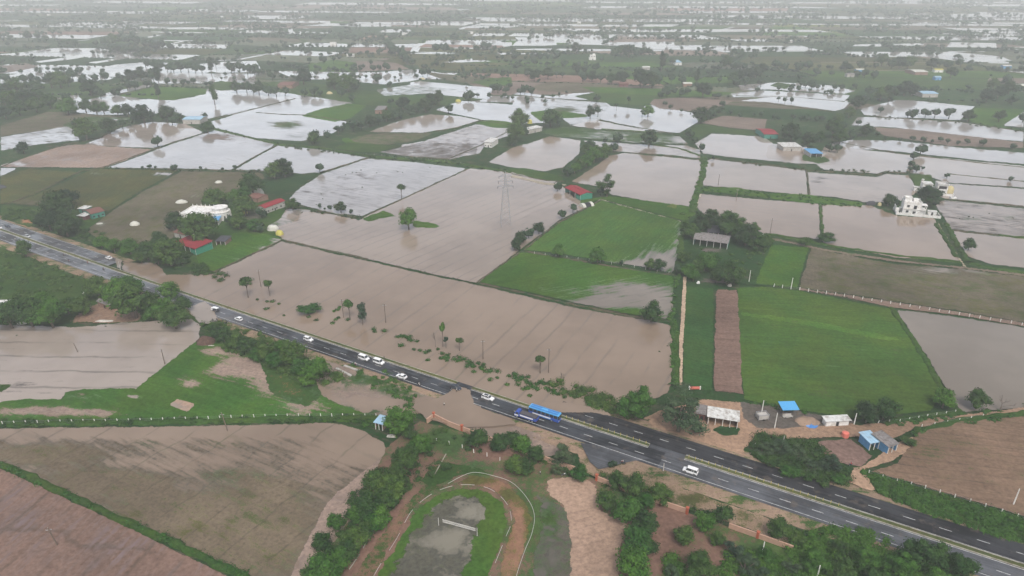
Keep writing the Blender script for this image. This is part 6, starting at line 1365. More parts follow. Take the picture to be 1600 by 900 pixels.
def trunk_proto(kd, seed):
    rs = random.Random(seed + 50); mb = MB(); r = .035 if kd not in ('slim',) else .03; top = {'round': .42, 'big': .38, 'feathery': .4, 'tall': .5, 'slim': .72}.get(kd, .25)
    p = Vector((0, 0, -.03)); q = Vector((rs.uniform(-.02, .02), rs.uniform(-.02, .02), top * .55)); mb.tube(p, q, r, r * .75, 7)
    for i in range(4):
        a = 6.28 * i / 4 + rs.uniform(-.4, .4); k = .2 if kd != 'slim' else .08; e = Vector((k * cos(a), k * sin(a), top + rs.uniform(.02, .16))); mb.tube(q, e, r * .6, r * .25, 5); mb.tube(e, e + Vector((.1 * cos(a + .5), .1 * sin(a + .5), .1)), r * .25, r * .08, 4)
    mb.tube(q, (0, 0, top + .15), r * .7, r * .3, 6); return mb.mesh('trunk_' + kd)
def bare_mesh(seed):
    rs = random.Random(seed); mb = MB()
    def br(p, d, L, r, lv):
        q = p + d * L; mb.tube(p, q, r, r * .6, 5)
        if lv == 0: return
        for _ in range(3 if lv > 1 else 2):
            e = (d + Vector((rs.gauss(0, .6), rs.gauss(0, .6), rs.gauss(.05, .35)))).normalized(); br(q, e, L * rs.uniform(.55, .8), r * .6, lv - 1)
    br(Vector((0, 0, -.03)), Vector((0, 0, 1)), .3, .035, 4); return mb.mesh('branches')
PROTO = {}
LM = {'d': LEAF, 'b': LEAF_B, 'g': LEAF_G, 'k': LEAF_D}
for kd in ('round', 'big', 'feathery', 'tall', 'slim', 'shrub'): PROTO[kd] = ([crown_proto(kd, s * 13 + 3) for s in range(4 if kd in ('round', 'big') else 3)], trunk_proto(kd, 3))
def crown_for(kd, i, lm):
    ms = PROTO[kd][0]; me = ms[i % len(ms)]; key = (kd, i % len(ms), lm)
    if key not in PROTO: c = me.copy(); c.name = 'crown'; c.materials.append(LM[lm]); PROTO[key] = c
    return PROTO[key]
for kd in ('round', 'big', 'feathery', 'tall', 'slim', 'shrub'): PROTO[kd][1].materials.append(BARK)
TR = []
def T(kd, lm, adj, place, lst, centre=False, group=None, cat='tree', name=None):
    out = []
    for e in lst:
        x, y, w = e[:3]; h = e[3] if len(e) > 3 else None
        if centre: y = y + .5 * w
        if h is None: h = w * {'round': 1.02, 'big': .95, 'feathery': .95, 'tall': 1.5, 'slim': 2.0, 'shrub': .75, 'bare': 1.0}[kd]
        out.append([x, y, w, h])
    out.sort(); TR.append((kd, lm, adj, place, out, group or ('%ss %s' % (cat, place)), cat, name))
OT = lambda kd, lm, label, x, y, w, h=None, centre=False, **k: T(kd, lm, label, None, [(x, y, w) + ((h,) if h else ())], centre, group=None, **k)

# park and highway edge
T('round', 'd', 'green', 'in the dense belt left of the oval', [(633,713,45),(588,750,46),(613,757,50),(575,788,50),(594,802,42),(557,835,45),(503,842,34),(508,884,60),(530,868,46),(572,824,32),(605,775,42),(660,690,38),(620,735,40),(598,770,36),(585,812,36),(545,855,40),(520,862,34),(560,800,34),(645,700,30),(487,890,34)], True)
OT('round', 'b', 'light green tree at the left edge of the dense belt by the flooded field', 526, 811, 30, centre=True)
T('round', 'd', 'dark', 'around the gate hut left of the wall', [(625,653,50),(640,672,26)], True)
T('round', 'd', 'green', 'in the roadside row above the oval', [(747,682,38),(780,688,34),(800,684,30),(816,692,34),(806,722,36),(822,726,30),(838,706,30)], True)
T('feathery', 'g', 'feathery', 'between the park wall and the sandy lot', [(882,703,50),(868,730,26)], True)
OT('round', 'd', 'dark rounded tree at the left post of the park gate', 905, 734, 32, centre=True)
OT('shrub', 'b', 'bright small shrub tree in the middle of the side road junction', 957, 723, 17, centre=True)
T('round', 'd', 'dark', 'right of the sandy park lot', [(965,745,34),(990,752,44),(948,778,38),(980,792,50),(1008,810,46),(1008,780,30),(995,838,52),(990,874,60),(1010,850,34)], True)
OT('big', 'b', 'broad bright green tree rising over the peach wall by the highway', 1029, 765, 42, centre=True)
OT('big', 'b', 'round bright green tree at the bottom edge right of the sandy lot', 1092, 877, 56, centre=True)
T('round', 'd', 'mixed', 'below the highway by the lower peach wall', [(1068,830,36),(1100,812,34),(1128,800,36),(1215,822,40),(1120,838,26),(1244,836,26),(1195,862,30)], True)
T('feathery', 'g', 'greyish', 'at the bottom edge below the lower wall', [(1147,850,38),(1162,874,44),(1048,888,32),(1190,892,32),(1236,880,34)], True)
T('big', 'd', 'big', 'hiding the highway at the lower right', [(1440,856,74),(1490,876,62),(1402,878,60),(1352,868,50),(1310,880,50),(1272,868,48),(1360,895,44),(1455,900,60),(1310,850,34)], True)
T('feathery', 'g', 'greyish', 'in the scrub above the highway', [(1190,695,34,26),(1216,690,42,34),(1246,700,36,26),(1290,722,30,34),(1302,722,34,40),(1266,722,32,22)], True)
T('shrub', 'b', 'green', 'in the scrub above the highway', [(1206,712,30),(1232,726,34),(1258,736,30),(1284,744,28),(1312,742,28),(1188,710,22),(1230,706,26)], True)
OT('big', 'd', 'dark green tree beside the greyish tree at the end of the green verge', 993, 622, 64, centre=True)
OT('feathery', 'g', 'broad greyish feathery tree beside the white-roofed roadside shed', 1060, 630, 90, centre=True)
T('round', 'k', 'dark', 'at the near edge of the big green field', [(1352,640,40),(1380,636,40)], True)
OT('round', 'd', 'leaning tree at the near corner of the big green field', 1472, 619, 36, centre=True)
OT('round', 'd', 'tree beside the bare tree in front of the grey-brown pond', 1524, 621, 36, centre=True)
OT('shrub', 'b', 'small round shrub bed on the lawn above the oval', 699, 735, 22, 18)
OT('bare', 'x', 'large bare spreading tree by the dirt track at the right', 1562, 643, 46, 34)
OT('shrub', 'd', 'round bush at the corner of the grey and white roofed hut', 1418, 697, 26)
OT('shrub', 'b', 'banana clump on the dike by the utility pole', 1257, 384, 22)
# flood trees
OT('round', 'd', 'dark tree on the bank at the lower right corner of the central flood', 1017, 504, 31, 35)
OT('slim', 'b', 'bright leafy sapling standing in the flood above the bus', 844, 584, 21, 31)
OT('bare', 'x', 'small dead forked tree near the bright sapling above the bus', 876, 596, 14, 21)
OT('slim', 'd', 'slim tree, rightmost of three in the flood above the dark car', 718, 549, 13, 22)
OT('slim', 'd', 'tallest slim tree of three in the flood above the dark car', 692, 543, 11, 35); OT('slim', 'd', 'slim tree right behind the tallest one in the flood above the dark car', 697, 545, 8, 24)
OT('bare', 'x', 'dead brown tree left of the three slim trees in the flood', 681, 543, 12, 30)
OT('slim', 'b', 'slim leafy tree just right of a pole in the flood', 547, 500, 16, 30); OT('tall', 'g', 'grey-green shaggy tree with a bare top in the flood', 567, 508, 19, 32)
OT('slim', 'd', 'sapling in the flood left of the pair by the utility pole', 388, 466, 21, 32); OT('slim', 'd', 'smaller sapling in the flood, right of the pair', 422, 463, 15, 25)
OT('shrub', 'b', 'low spreading bush standing in water beside the highway', 487, 491, 33, 20)
OT('round', 'd', 'lone round tree at the green spit in the central flood', 639, 359, 28, 32); OT('slim', 'k', 'small tree with a clear trunk on the diagonal bank', 628, 312, 15, 23)
T('round', 'k', 'small', 'on the bank above the pylon-side flood', [(500,326,8),(508,328,4),(516,328,7),(533,333,17),(549,334,7)])
T('slim', 'd', 'trimmed', 'in the lower flood verge', [(41,401,21,28)]) if False else OT('round', 'd', 'lone round tree on the verge between highway and scrub at left', 41, 402, 20, 28)
T('round', 'k', 'dark', 'in a clump at the point of the green plot', [(806,392,17),(812,382,19),(826,373,16),(842,366,18),(816,374,14)])
T('round', 'k', 'single dark', 'along the flood edge of the green plot', [(878,343,14),(895,333,13)])
T('round', 'd', 'small round', 'on the bank between the central green plots', [(872,403,17,22),(933,412,24),(971,415,7,9),(1015,421,17),(1029,423,18)])
OT('round', 'k', 'dark tree behind the left end of the red barn', 871, 299, 14); OT('feathery', 'd', 'open-crowned tree right of the red barn', 948, 307, 31, 34); OT('shrub', 'k', 'dark bushes at the right end of the red barn', 938, 306, 12, 14)
T('round', 'd', 'leafy', 'in the diagonal row in the flood', [(887,276,15),(898,272,17),(906,266,17),(916,262,20),(928,254,22),(940,250,20),(946,243,18),(932,246,18),(917,243,18),(958,238,14),(922,236,16)])
OT('slim', 'k', 'tiny tree at the top of the hedge bank in the flood', 1114, 252, 6, 9); OT('round', 'k', 'small dark tree at the crossing of flooded banks', 1094, 238, 12, 13)
T('big', 'k', 'dark', 'behind the long grey building', [(1080,374,26),(1096,362,32),(1112,350,26),(1134,368,40),(1150,372,34),(1164,384,34),(1182,392,28),(1172,372,26),(1196,386,22),(1072,362,18)])
T('round', 'd', 'garden', 'in the farmyard below the grey building', [(1066,410,17),(1074,432,22),(1060,430,16),(1100,425,30),(1110,418,26),(1136,445,38),(1150,440,24),(1088,428,22),(1083,440,18),(1120,442,20)])
OT('round', 'd', 'low round tree at the near corner of the right brown flood', 1290, 378, 25, 16)
OT('round', 'd', 'round tree standing in the small flood plot at far right', 1512, 392, 17, 19)
OT('big', 'k', 'big dark round tree between the two white houses', 1447, 321, 39, 32)
T('round', 'k', 'small dark', 'left of the house in brown floodwater', [(1387,322,18),(1397,324,12)])
T('round', 'k', 'small', 'in the group at the green corner in the flood', [(1421,270,9),(1431,270,12),(1440,267,7),(1423,262,10),(1427,250,12),(1437,243,16)])
OT('round', 'k', 'tiny dark tree at the end of a bank right of the group', 1479, 279, 8); OT('round', 'k', 'tiny tree on the right-hand bank at the edge', 1579, 284, 8)
# left side
T('round', 'd', 'dark', 'in the belt between highway and pink flood', [(20,492,44),(52,488,46),(84,490,46),(6,492,26),(72,470,30),(108,478,26),(130,478,30),(156,450,36),(186,456,40),(214,472,52),(206,448,34),(240,468,26),(268,454,28),(262,480,34),(276,494,40),(238,490,22),(288,476,24),(36,470,28)], True)
T('round', 'd', 'roadside', 'in the thicket below the white car', [(458,548,46),(496,574,46),(432,560,30),(470,572,34),(416,548,30),(402,552,26),(386,540,26),(370,532,26),(352,524,24),(336,518,22),(444,542,26),(482,590,26)], True)
T('round', 'k', 'dark', 'around the teal farmhouse', [(97,325,46),(110,310,26),(80,345,30),(106,352,34),(64,345,18),(120,345,18),(84,330,24)], True)
T('round', 'k', 'dark', 'around the white terraced hall', [(316,357,48),(338,311,34),(276,347,28),(296,356,26)], True)
T('round', 'd', 'farm', 'between the hall and the narrow red shed', [(367,306,18),(385,322,32),(396,290,34),(375,345,26),(398,352,20),(352,318,14),(410,334,16),(360,345,16),(408,356,16),(384,302,20),(458,320,18),(466,322,10)], True)
T('round', 'd', 'bushy', 'along the verge above the flooded carriageway', [(268,394,42),(232,392,30),(205,386,26),(222,402,20),(180,384,22),(250,374,24),(160,378,20),(248,404,18),(285,404,20)], True)
OT('big', 'k', 'largest dark round tree at the tip of the dark green wedge', 446, 277, 30); OT('round', 'k', 'dark tree leaning on the largest one at the dark green wedge', 430, 280, 26); OT('round', 'k', 'small round tree at the corner of the pale flooded plot', 500, 270, 13)
OT('round', 'k', 'lone dark tree at the bank crossing at middle left', 247, 230, 16)
T('shrub', 'k', 'tiny', 'along the top bank of the olive fields', [(223,264,5),(234,263,7),(243,263,5),(273,266,11),(314,264,5),(348,266,5),(367,263,6)])
# middle distance
P2 = [('round','k','dark','in the far left bank row',[(12,130,14),(38,131,13),(50,128,12),(60,130,10),(78,126,13),(97,128,16),(115,127,16),(130,131,14),(148,129,13),(165,128,14)]),
('round','k','dark','in the left grove',[(20,170,26),(45,172,28),(58,176,22),(8,164,20),(10,186,18),(32,180,22),(62,160,18),(50,152,14)]),
('round','k','dark','in the grove behind the left bank',[(82,138,22),(96,138,24),(108,136,14),(60,145,18),(28,147,24),(10,150,18),(45,143,14)]),
('round','d','dark','around the left pond',[(80,170,20),(105,161,14),(108,180,26),(135,176,19),(152,179,20),(163,178,17)]),
('round','k','dark','in the row above the left pond',[(185,182,17),(201,182,18),(212,190,14),(226,193,28),(238,188,14),(262,190,23),(270,196,12),(281,190,13),(320,187,10),(325,208,17)]),
('round','k','dark','in front of the brown-grey left field',[(136,219,32),(122,200,15),(172,209,23),(192,201,14),(205,198,10),(38,240,17),(29,240,10)]),
('round','k','dark','by the left bright green field',[(143,150,24),(158,154,14),(180,149,11),(188,147,11),(200,142,14),(212,142,14),(230,138,12),(221,126,20),(206,128,18),(240,126,16)]),
('tall','k','upright','at the left bright green field',[(248,155,12,22),(249,134,14,24),(336,164,16,26)]),
('round','k','round','in the bank row right of it',[(262,133,10),(274,132,8),(287,134,10),(295,133,7),(303,132,10),(322,135,7),(330,134,7),(370,145,17),(386,145,16),(396,146,12)]),
('round','k','far','in the long row of the upper left',[(228,106,14),(240,109,12),(250,111,14),(262,113,12),(272,114,14),(283,113,16),(295,114,15),(306,115,14),(316,115,13),(362,115,16),(375,112,14),(387,117,16),(398,116,14)]),
('tall','k','upright','above the row of the upper left',[(331,117,13,22),(338,108,9,15)]),
('round','k','far','in the farther left row',[(97,74,10),(105,74,10),(115,74,11),(122,74,9),(150,73,9),(165,74,13),(180,72,18),(198,70,12),(212,70,16),(226,76,14),(240,79,16),(254,78,16),(268,78,12),(185,84,14),(200,86,14),(212,84,12),(45,64,14),(60,64,12),(72,66,10)]),
('round','k','dark','by the brown-red roofed farmhouse',[(475,133,23),(405,148,18),(420,150,16),(432,151,14),(446,150,13),(476,152,12),(492,151,14),(500,152,10),(426,126,12),(404,118,12),(440,124,8)]),
('round','k','dark','by the pale yellow heap',[(523,140,24),(545,144,26),(534,152,12),(552,160,12),(556,140,14),(516,136,12)]),
('slim','k','small','in the upper left green plots',[(484,100,7,10),(505,100,11,12),(521,100,9,13),(623,130,4,6)]),
('round','k','dark','reflected in the centre-left pond',[(523,112,8),(555,114,8),(563,110,5),(583,112,10),(592,111,9),(604,112,13),(625,112,6)]),
('round','k','dark','in the diagonal grove at centre left',[(603,78,14),(610,84,16),(618,88,16),(625,90,14),(630,97,16),(637,101,16),(644,104,12),(593,86,10)]),
('round','k','dark','by the middle pond',[(591,131,14),(661,121,12),(668,118,12),(651,123,7)]),
('round','k','dark','on the flooded farm at centre left',[(732,158,15),(686,166,14,22),(701,178,14),(740,152,6)]),
('round','k','dark','in the row above the centre-left pond',[(552,206,16),(565,204,16),(578,198,17),(592,196,15),(604,190,17),(616,188,14),(627,186,14),(640,178,14),(652,176,14),(665,176,20),(672,170,22),(630,172,20),(610,165,10),(644,185,10)]),
('round','k','dark','at the near end of that row',[(490,226,18),(494,216,12),(512,216,12),(528,211,13),(536,206,10),(537,198,6)]),
('round','k','dark','on the bank right of the straw heap',[(717,113,5),(724,112,6),(737,114,5),(746,113,8),(757,115,7),(767,113,6),(775,114,6),(786,116,8),(795,117,8),(729,134,5)]),
('round','k','dark','between centre-left pond and bright green',[(770,145,12),(778,146,14),(790,147,12),(796,140,10)]),
('round','k','dark','by the upper water left of centre',[(682,84,14),(694,84,16),(704,84,10),(708,71,6),(745,82,12),(757,79,14),(766,78,10),(773,80,8)]),
('round','k','dark','around the yellow heap farmhouse',[(812,200,28),(806,220,26),(822,212,12),(860,199,26),(874,198,14),(800,228,16)]),
('round','k','dark','on the upper centre bank',[(813,148,10),(820,148,14),(830,148,12),(848,154,6),(864,153,6),(874,148,4),(885,146,4),(825,118,12)]),
('round','k','dark','round the fork in the centre floods',[(922,186,14,20),(934,183,12,18)]),
('round','d','dark','in the centre flood',[(1012,183,17),(932,160,11),(981,168,7,20),(963,173,6,13),(1003,184,6,12)]),
('round','k','dark','below the centre flood',[(965,224,15),(1014,228,24),(945,224,9),(1077,218,14),(1085,224,10)]),
('round','k','dark','beside the right bare plot',[(1094,193,24),(1110,186,14),(1116,182,16),(1126,176,10),(1128,168,10),(1064,176,6),(1048,172,8),(1039,165,7)]),
('round','k','dark','along the edge of the right bare plot',[(1040,152,14),(1052,148,10),(1062,152,14),(1074,148,10),(1098,153,22),(1106,146,12),(1117,155,9),(1123,155,9),(1138,155,6),(1032,154,10)]),
('round','k','small','in the dark green plot right of centre',[(1141,179,7),(1177,182,6),(1190,184,9),(1155,184,7)]),
('round','k','broad dark','in the centre green fields',[(1000,138,28),(1018,138,24),(970,132,20),(955,132,16),(938,130,14),(925,128,16),(910,128,14)]),
('round','k','dark','in the hedge above the long centre green fields',[(856,124,18),(870,122,10),(879,122,9),(835,127,16),(824,120,9),(807,120,9),(900,116,16),(914,114,12),(930,112,14)]),
('tall','k','upright','in the centre green fields',[(1048,133,11,20),(1088,132,14,20),(1123,133,9,13),(1065,131,12,12),(1030,130,12,12)]),
('round','k','dark','in the far row of the upper centre',[(900,84,16),(916,84,8),(855,93,8),(870,92,12),(843,93,10)]),
('round','k','dark','in the grove of the upper centre',[(960,92,14),(970,88,16),(982,90,18),(995,90,12),(1005,88,14),(1014,88,12)]),
('tall','k','upright','in the upper centre trees',[(1033,112,14,26),(1050,104,10,14),(1037,98,12,14)]),
('round','k','dark','right of the upper centre',[(1107,118,8),(1118,118,10),(1064,116,6),(1134,108,14,20),(1150,110,12),(1162,110,10),(1155,92,14),(1145,88,12)]),
('round','k','dark','in the diagonal hedge at right centre',[(1145,130,16),(1156,128,16),(1168,124,16),(1180,122,16),(1190,116,16),(1165,134,12),(1150,136,12),(1188,136,12)]),
('round','k','dark','in the first upper right pond',[(1250,137,12),(1258,138,10),(1268,139,12),(1277,140,6),(1302,142,10),(1312,142,10),(1238,138,7)]),
('slim','k','small','on the near side of the first upper right pond',[(1216,160,6,9),(1226,163,8,11),(1236,163,7,11)]),
('round','k','dark','on the dark green strip at upper right',[(1210,188,9),(1216,188,6),(1238,190,9,13),(1250,190,9),(1260,190,10),(1275,190,9),(1284,190,9)]),
('round','k','dark','at the head of the upper right pond',[(1338,172,20),(1352,160,12),(1326,184,16),(1308,195,16),(1316,205,14),(1300,200,12),(1358,150,14),(1375,158,20),(1388,158,22),(1412,150,22),(1424,150,18),(1440,146,10),(1455,148,12),(1462,144,10)]),
('round','k','round','on the bank across the upper right pond',[(1375,177,9),(1418,183,10),(1426,186,15),(1445,184,13),(1460,184,13),(1482,186,15),(1512,190,17)]),
('round','k','dark','in the bright green plot at upper right',[(1560,191,17),(1597,192,14)]),
('round','k','dark','around the red-roofed farmhouse at right',[(1235,222,28),(1262,230,22),(1300,215,26),(1312,225,22),(1352,214,18),(1280,222,16),(1222,228,10),(1330,218,14),(1295,238,14),(1308,239,12),(1340,214,10),(1370,214,8)]),
('slim','k','small','in the near upper right pond',[(1340,198,8,12),(1355,200,6,9),(1357,210,10,14)]),
('round','k','small','along the lower edge of that pond',[(1406,221,6),(1425,222,9),(1442,223,9),(1457,224,6),(1469,222,8),(1510,225,8),(1535,228,10),(1583,233,9),(1383,218,5),(1480,225,8),(1497,226,6)]),
('round','k','dark','by the white arched tent',[(1575,148,20),(1558,154,18),(1540,160,20),(1580,164,14),(1550,140,16),(1530,166,12),(1572,132,14)]),
('round','k','tiny','in the olive plot left of the arched tent',[(1502,145,6),(1509,146,6),(1518,146,6),(1548,120,4)]),
('round','k','dark','in the village belt at upper right',[(1320,113,16),(1377,104,18),(1392,108,14),(1404,108,18),(1418,108,18),(1455,108,16),(1468,104,10),(1480,110,14),(1500,106,14),(1342,110,14),(1485,122,16),(1350,122,12),(1365,124,12),(1275,119,12),(1250,125,10),(1212,110,14),(1225,113,12),(1248,112,14),(1262,110,14)])]
for k, lm, adj, pl, l in P2: T(k, lm, adj, pl, l)
# choose the ones that show largest as trees of their own
ALL = sorted([(e[2] * e[3], ci, i) for ci, c in enumerate(TR) for i, e in enumerate(c[4])], reverse=True)
KEEP = {(ci, i) for _, ci, i in ALL[:300]}; FARLIST = []
ORD = ['first', 'second', 'third', 'fourth', 'fifth', 'sixth', 'seventh', 'eighth', 'ninth', 'tenth', 'eleventh', 'twelfth', 'thirteenth', 'fourteenth', 'fifteenth', 'sixteenth', 'seventeenth', 'eighteenth', 'nineteenth', 'twentieth']
rt = random.Random(3); first = {}; seen_l = set()
def put_tree(kd, lm, label, e, group, cat, vi, name, pos=None):
    x, y, w, h = e; p = g(x, y) if pos is None else pos; u = ppm(y); W = w / u; Hh = max(W * .5, (h - .12 * w) / u / _c)
    z = thing(name, label, cat, p, rt.uniform(0, 6.28), group); 
    z.scale = (W * 1.1, W * 1.1, Hh)
    if kd == 'bare':
        me = bare_mesh(int(x)); me.materials.append(DEADW); link('branches', me, [], z); z.scale = (W, W, Hh * 1.05); return z
    lm2 = lm if rt.random() > .38 else {'d': 'b', 'k': 'd', 'b': 'd', 'g': 'g'}[lm]
    link('crown', crown_for(kd, vi, lm2), [], z)
    if kd != 'shrub' and (w > 11 or kd == 'slim'): link('trunk', PROTO[kd][1], [], z)
    return z
vi = 0
for ci, (kd, lm, adj, place, lst, grp, cat, nm) in enumerate(TR):
    keep = [i for i in range(len(lst)) if (ci, i) in KEEP]
    for i, e in enumerate(lst):
        if e[1] < 262: e = [e[0], e[1], e[2] * 1.22, e[3] * 1.15]
        elif e[1] < 560: e = [e[0], e[1], e[2] * 1.2, e[3] * 1.15]
        if (ci, i) not in KEEP: FARLIST.append(e + [kd]); continue
        vi += 1; nm2 = nm or ('bush' if kd == 'shrub' else ('dead_tree' if kd == 'bare' else 'tree'))
        if place is None: lab = adj; gg = None
        else:
            n = len(lst); sz = {'round': 'tree', 'big': 'tree', 'feathery': 'tree', 'tall': 'tree', 'slim': 'tree'}.get(kd, 'bush')
            lab = '%s %s, %s from the left %s' % (adj, sz, ORD[i], place); gg = 'trees ' + place
        assert 4 <= len(lab.replace('-', ' ').split()) <= 17, lab
        put_tree(kd, lm, lab, e, gg, 'bush' if kd == 'shrub' else 'tree', vi, nm2)

# the smaller and farther trees: one mass
LEAF_F = leaf_material('leaf_far', (0.024, 0.05, 0.027), (0.038, 0.068, 0.034))
def far_tree(mb, X, Y, W, Hh, rs, fine):
    n = 4 if fine else 2
    for i in range(n):
        a = rs.uniform(0, 6.28); r = W * rs.uniform(.24, .34) * (1 if n > 2 else 1.25); blob(mb, X + cos(a) * W * .18, Y + sin(a) * W * .18, Hh * rs.uniform(.45, .72), r, rs.uniform(.7, 1.0), rs, 1, .25)
    if fine: leaf_cards(mb, [(X, Y, Hh * .6, W * .42, .85)], 36, W * .075, rs, (.8, 1.15))
    mb.tube((X, Y, -.1), (X, Y, Hh * .5), W * .035, W * .03, 4, cap=False)
fm = MB(); rs = random.Random(21)
def in_water(X, Y):
    x, y = inv(X, Y)
    return any(a <= x <= b and c <= y <= d and inside(x, y, p) for a, b, c, d, p in WATERS)
for e in FARLIST: 
    p = g(e[0], e[1]); u = ppm(e[1]); far_tree(fm, p.x, p.y, e[2] / u, max(e[2] * .6, (e[3] - .12 * e[2])) / u / _c, rs, True)
LEAFSTUFF = []
def scatter(n, y0, y1, wm=(6, 11), clump=.5, x0=-80, x1=1680, fine=False, bias=1.0):
    k = 0
    while k < n:
        y = y0 + (y1 - y0) * rs.random() ** bias; x = rs.uniform(x0, x1)
        run = rs.random() < clump; m_ = rs.randint(4, 12) if run else rs.randint(1, 2); p = g(x, y)
        a = rs.choice([.0, .0, 1.2, -.5]) + rs.gauss(0, .1); dx, dy = cos(a), sin(a)
        for i in range(m_):
            W = rs.uniform(*wm); st = W * rs.uniform(.7, 1.4) * i
            if y > 30 and in_water(p.x + dx * st, p.y + dy * st) and rs.random() < .8: k += 1; continue
            far_tree(fm, p.x + dx * st + rs.gauss(0, 2), p.y + dy * st + rs.gauss(0, 3), W, W * rs.uniform(.7, 1.05), rs, fine); k += 1
scatter(2400, 2, 34, (7, 15), .65); scatter(1300, 34, 62, (6, 12), .65); scatter(900, 62, 92, (5.5, 10.5), .65, fine=True); scatter(420, 92, 125, (5, 10), .6, fine=True); scatter(120, 125, 165, (4.5, 8.5), .6, fine=True); scatter(500, -12, 3, (8, 16), .7)
for a, b, m in HEDGES:
    y_ = inv(m.x, m.y)[1]
    if not (20 < y_ < 150) or abs(m.x) > m.y * .82: continue
    d = b - a; n = int(d.length / rs.uniform(6, 14)); h0 = rs.uniform(1.4, 3.2)
    for i in range(n):
        q = a + d * ((i + rs.uniform(0, .8)) / max(1, n))
        if in_water(q.x, q.y): continue
        if rs.random() < .13: far_tree(fm, q.x, q.y, rs.uniform(5, 9), rs.uniform(5, 8), rs, False)
        else: w_ = rs.uniform(2.5, 5.5); blob(fm, q.x, q.y, h0 * .4, w_ * .55, h0 / w_ * 1.2, rs, 1, .3)
kind(fm.build('distant_trees', LEAF_F), 'stuff')
# hazy far houses as specks of white are separate things; place a few more
# ------------------------------------------------------------------ scrub: ground cover nobody could count
def scrub(name, polys, dens, size=(1.0, 2.2), hgt=(.5, 1.3), mat=LEAF, seed=1, z=.32, per=46, fill=1.0):
    rs = random.Random(seed); mb = MB()
    for P in polys:
        xs = [p[0] for p in P]; ys = [p[1] for p in P]; A = (max(xs) - min(xs)) * (max(ys) - min(ys)); n = int(A * dens / 100.0)
        for _ in range(n):
            x, y = rs.uniform(min(xs), max(xs)), rs.uniform(min(ys), max(ys))
            if not inside(x, y, P): continue
            if noise.noise(Vector((x * .05, y * .09, seed))) < -.25 * fill: continue
            p = g(x, y); r = rs.uniform(*size); h = rs.uniform(*hgt); sq = h / r
            blob(mb, p.x, p.y, z + h * .2, r * .62, sq, rs, 1, .3); leaf_cards(mb, [(p.x, p.y, z + h * .25, r, sq)], int(per * 1.5), .24 if y > 500 else .3, rs, (.65, 1.3))
    return kind(mb.build(name, mat), 'stuff')
scrub('verge_scrub', [[(1345,738),(1480,776),(1591,812),(1650,832),(1650,866),(1450,806),(1365,766)]], 3.2, (1.0, 2.0), (.5, 1.2), LEAF_B, 2)
scrub('roadside_scrub', [[(1174,680),(1232,686),(1280,694),(1300,725),(1330,742),(1322,758),(1250,742),(1175,716)]], 3.2, (1.0, 2.2), (.8, 1.8), LEAF, 3)
scrub('park_scrub', [[(1250,835),(1330,820),(1390,848),(1440,900),(1250,915),(1210,880)],[(1140,858),(1250,880),(1250,915),(1110,915)],[(1040,868),(1075,880),(1060,915),(1040,915)]], 2.6, (.9, 2.0), (.6, 1.6), LEAF_B, 4)
scrub('flood_edge_plants', [[(575,508),(640,528),(700,552),(760,572),(830,590),(880,606),(930,622),(1000,640),(990,655),(930,640),(880,622),(800,600),(740,580),(690,562),(620,540),(580,520)]], 2.3, (.7, 1.7), (.35, .9), LEAF_B, 5, fill=.1)
scrub('flood_edge_plants', [[(860,592),(930,612),(985,636),(1000,655),(975,656),(900,630),(858,604)]], 3.4, (1.2, 2.2), (.7, 1.6), LEAF, 6)
scrub('flood_edge_plants', [[(470,480),(530,480),(575,505),(560,520),(500,500)],[(640,552),(700,560),(800,590),(790,600),(690,574)],[(730,570),(880,610),(900,630),(840,625),(740,590)]], .35, (.5, 1.2), (.3, .7), LEAF_B, 7)
scrub('roadside_scrub', [[(314,508),(350,506),(405,524),(450,545),(500,575),(540,590),(520,600),(470,600),(440,585),(400,565),(340,545)]], 2.8, (1.0, 2.4), (.8, 2.0), LEAF, 8)
scrub('roadside_scrub', [[(545,570),(600,580),(660,612),(650,630),(600,618),(560,596)],[(520,640),(560,650),(600,665),(590,672),(540,668)],[(600,600),(640,625),(650,640),(600,630)]], 1.6, (.7, 1.5), (.35, .9), LEAF_B, 9)
scrub('weedy_scrub', [[(-20,392),(30,396),(100,422),(160,446),(260,476),(250,490),(160,470),(60,460),(-20,470)]], 1.5, (1.0, 2.6), (.5, 1.4), LEAF, 10, per=36)
scrub('verge_scrub', [[(0,322),(50,330),(110,345),(160,365),(230,392),(260,412),(200,404),(140,382),(70,362),(0,345)],[(255,372),(300,392),(330,430),(300,432),(262,412)],[(300,420),(340,428),(400,440),(390,446),(310,436)]], 2.0, (1.0, 2.4), (.6, 1.6), LEAF, 11)
scrub('flood_edge_plants', [[(395,466),(440,470),(500,486),(560,500),(580,512),(480,505),(400,484)]], .28, (.5, 1.2), (.3, .6), LEAF, 12)
scrub('garden_scrub', [[(660,655),(700,675),(760,690),(850,720),(900,735),(880,745),(780,712),(700,700),(650,690)],[(940,740),(1040,780),(1120,806),(1130,815),(1040,800),(940,765)]], .9, (.8, 1.6), (.5, 1.2), LEAF, 13)
scrub('hedge', [[(1096,246),(1103,246),(1100,275),(1090,310),(1082,330),(1076,330),(1084,306),(1095,270)],[(1050,498),(1056,498),(1058,600),(1050,606)],[(1062,430),(1050,500),(1044,500),(1058,428)]], 6.0, (1.0, 1.9), (.6, 1.4), LEAF_B, 14, per=26)
scrub('garden_scrub', [[(1070,390),(1200,390),(1180,440),(1070,430)],[(1060,330),(1160,345),(1190,370),(1070,365)]], .8, (1.0, 2.2), (.6, 1.5), LEAF, 15, per=26)
scrub('hedge', [[(1096,291),(1200,302),(1262,305),(1350,320),(1345,326),(1250,318),(1095,299)],[(0,724),(150,792),(300,859),(385,899),(385,905),(300,864),(150,797),(0,729)]], 4.2, (.8, 1.6), (.35, .8), LEAF_B, 16, per=22)
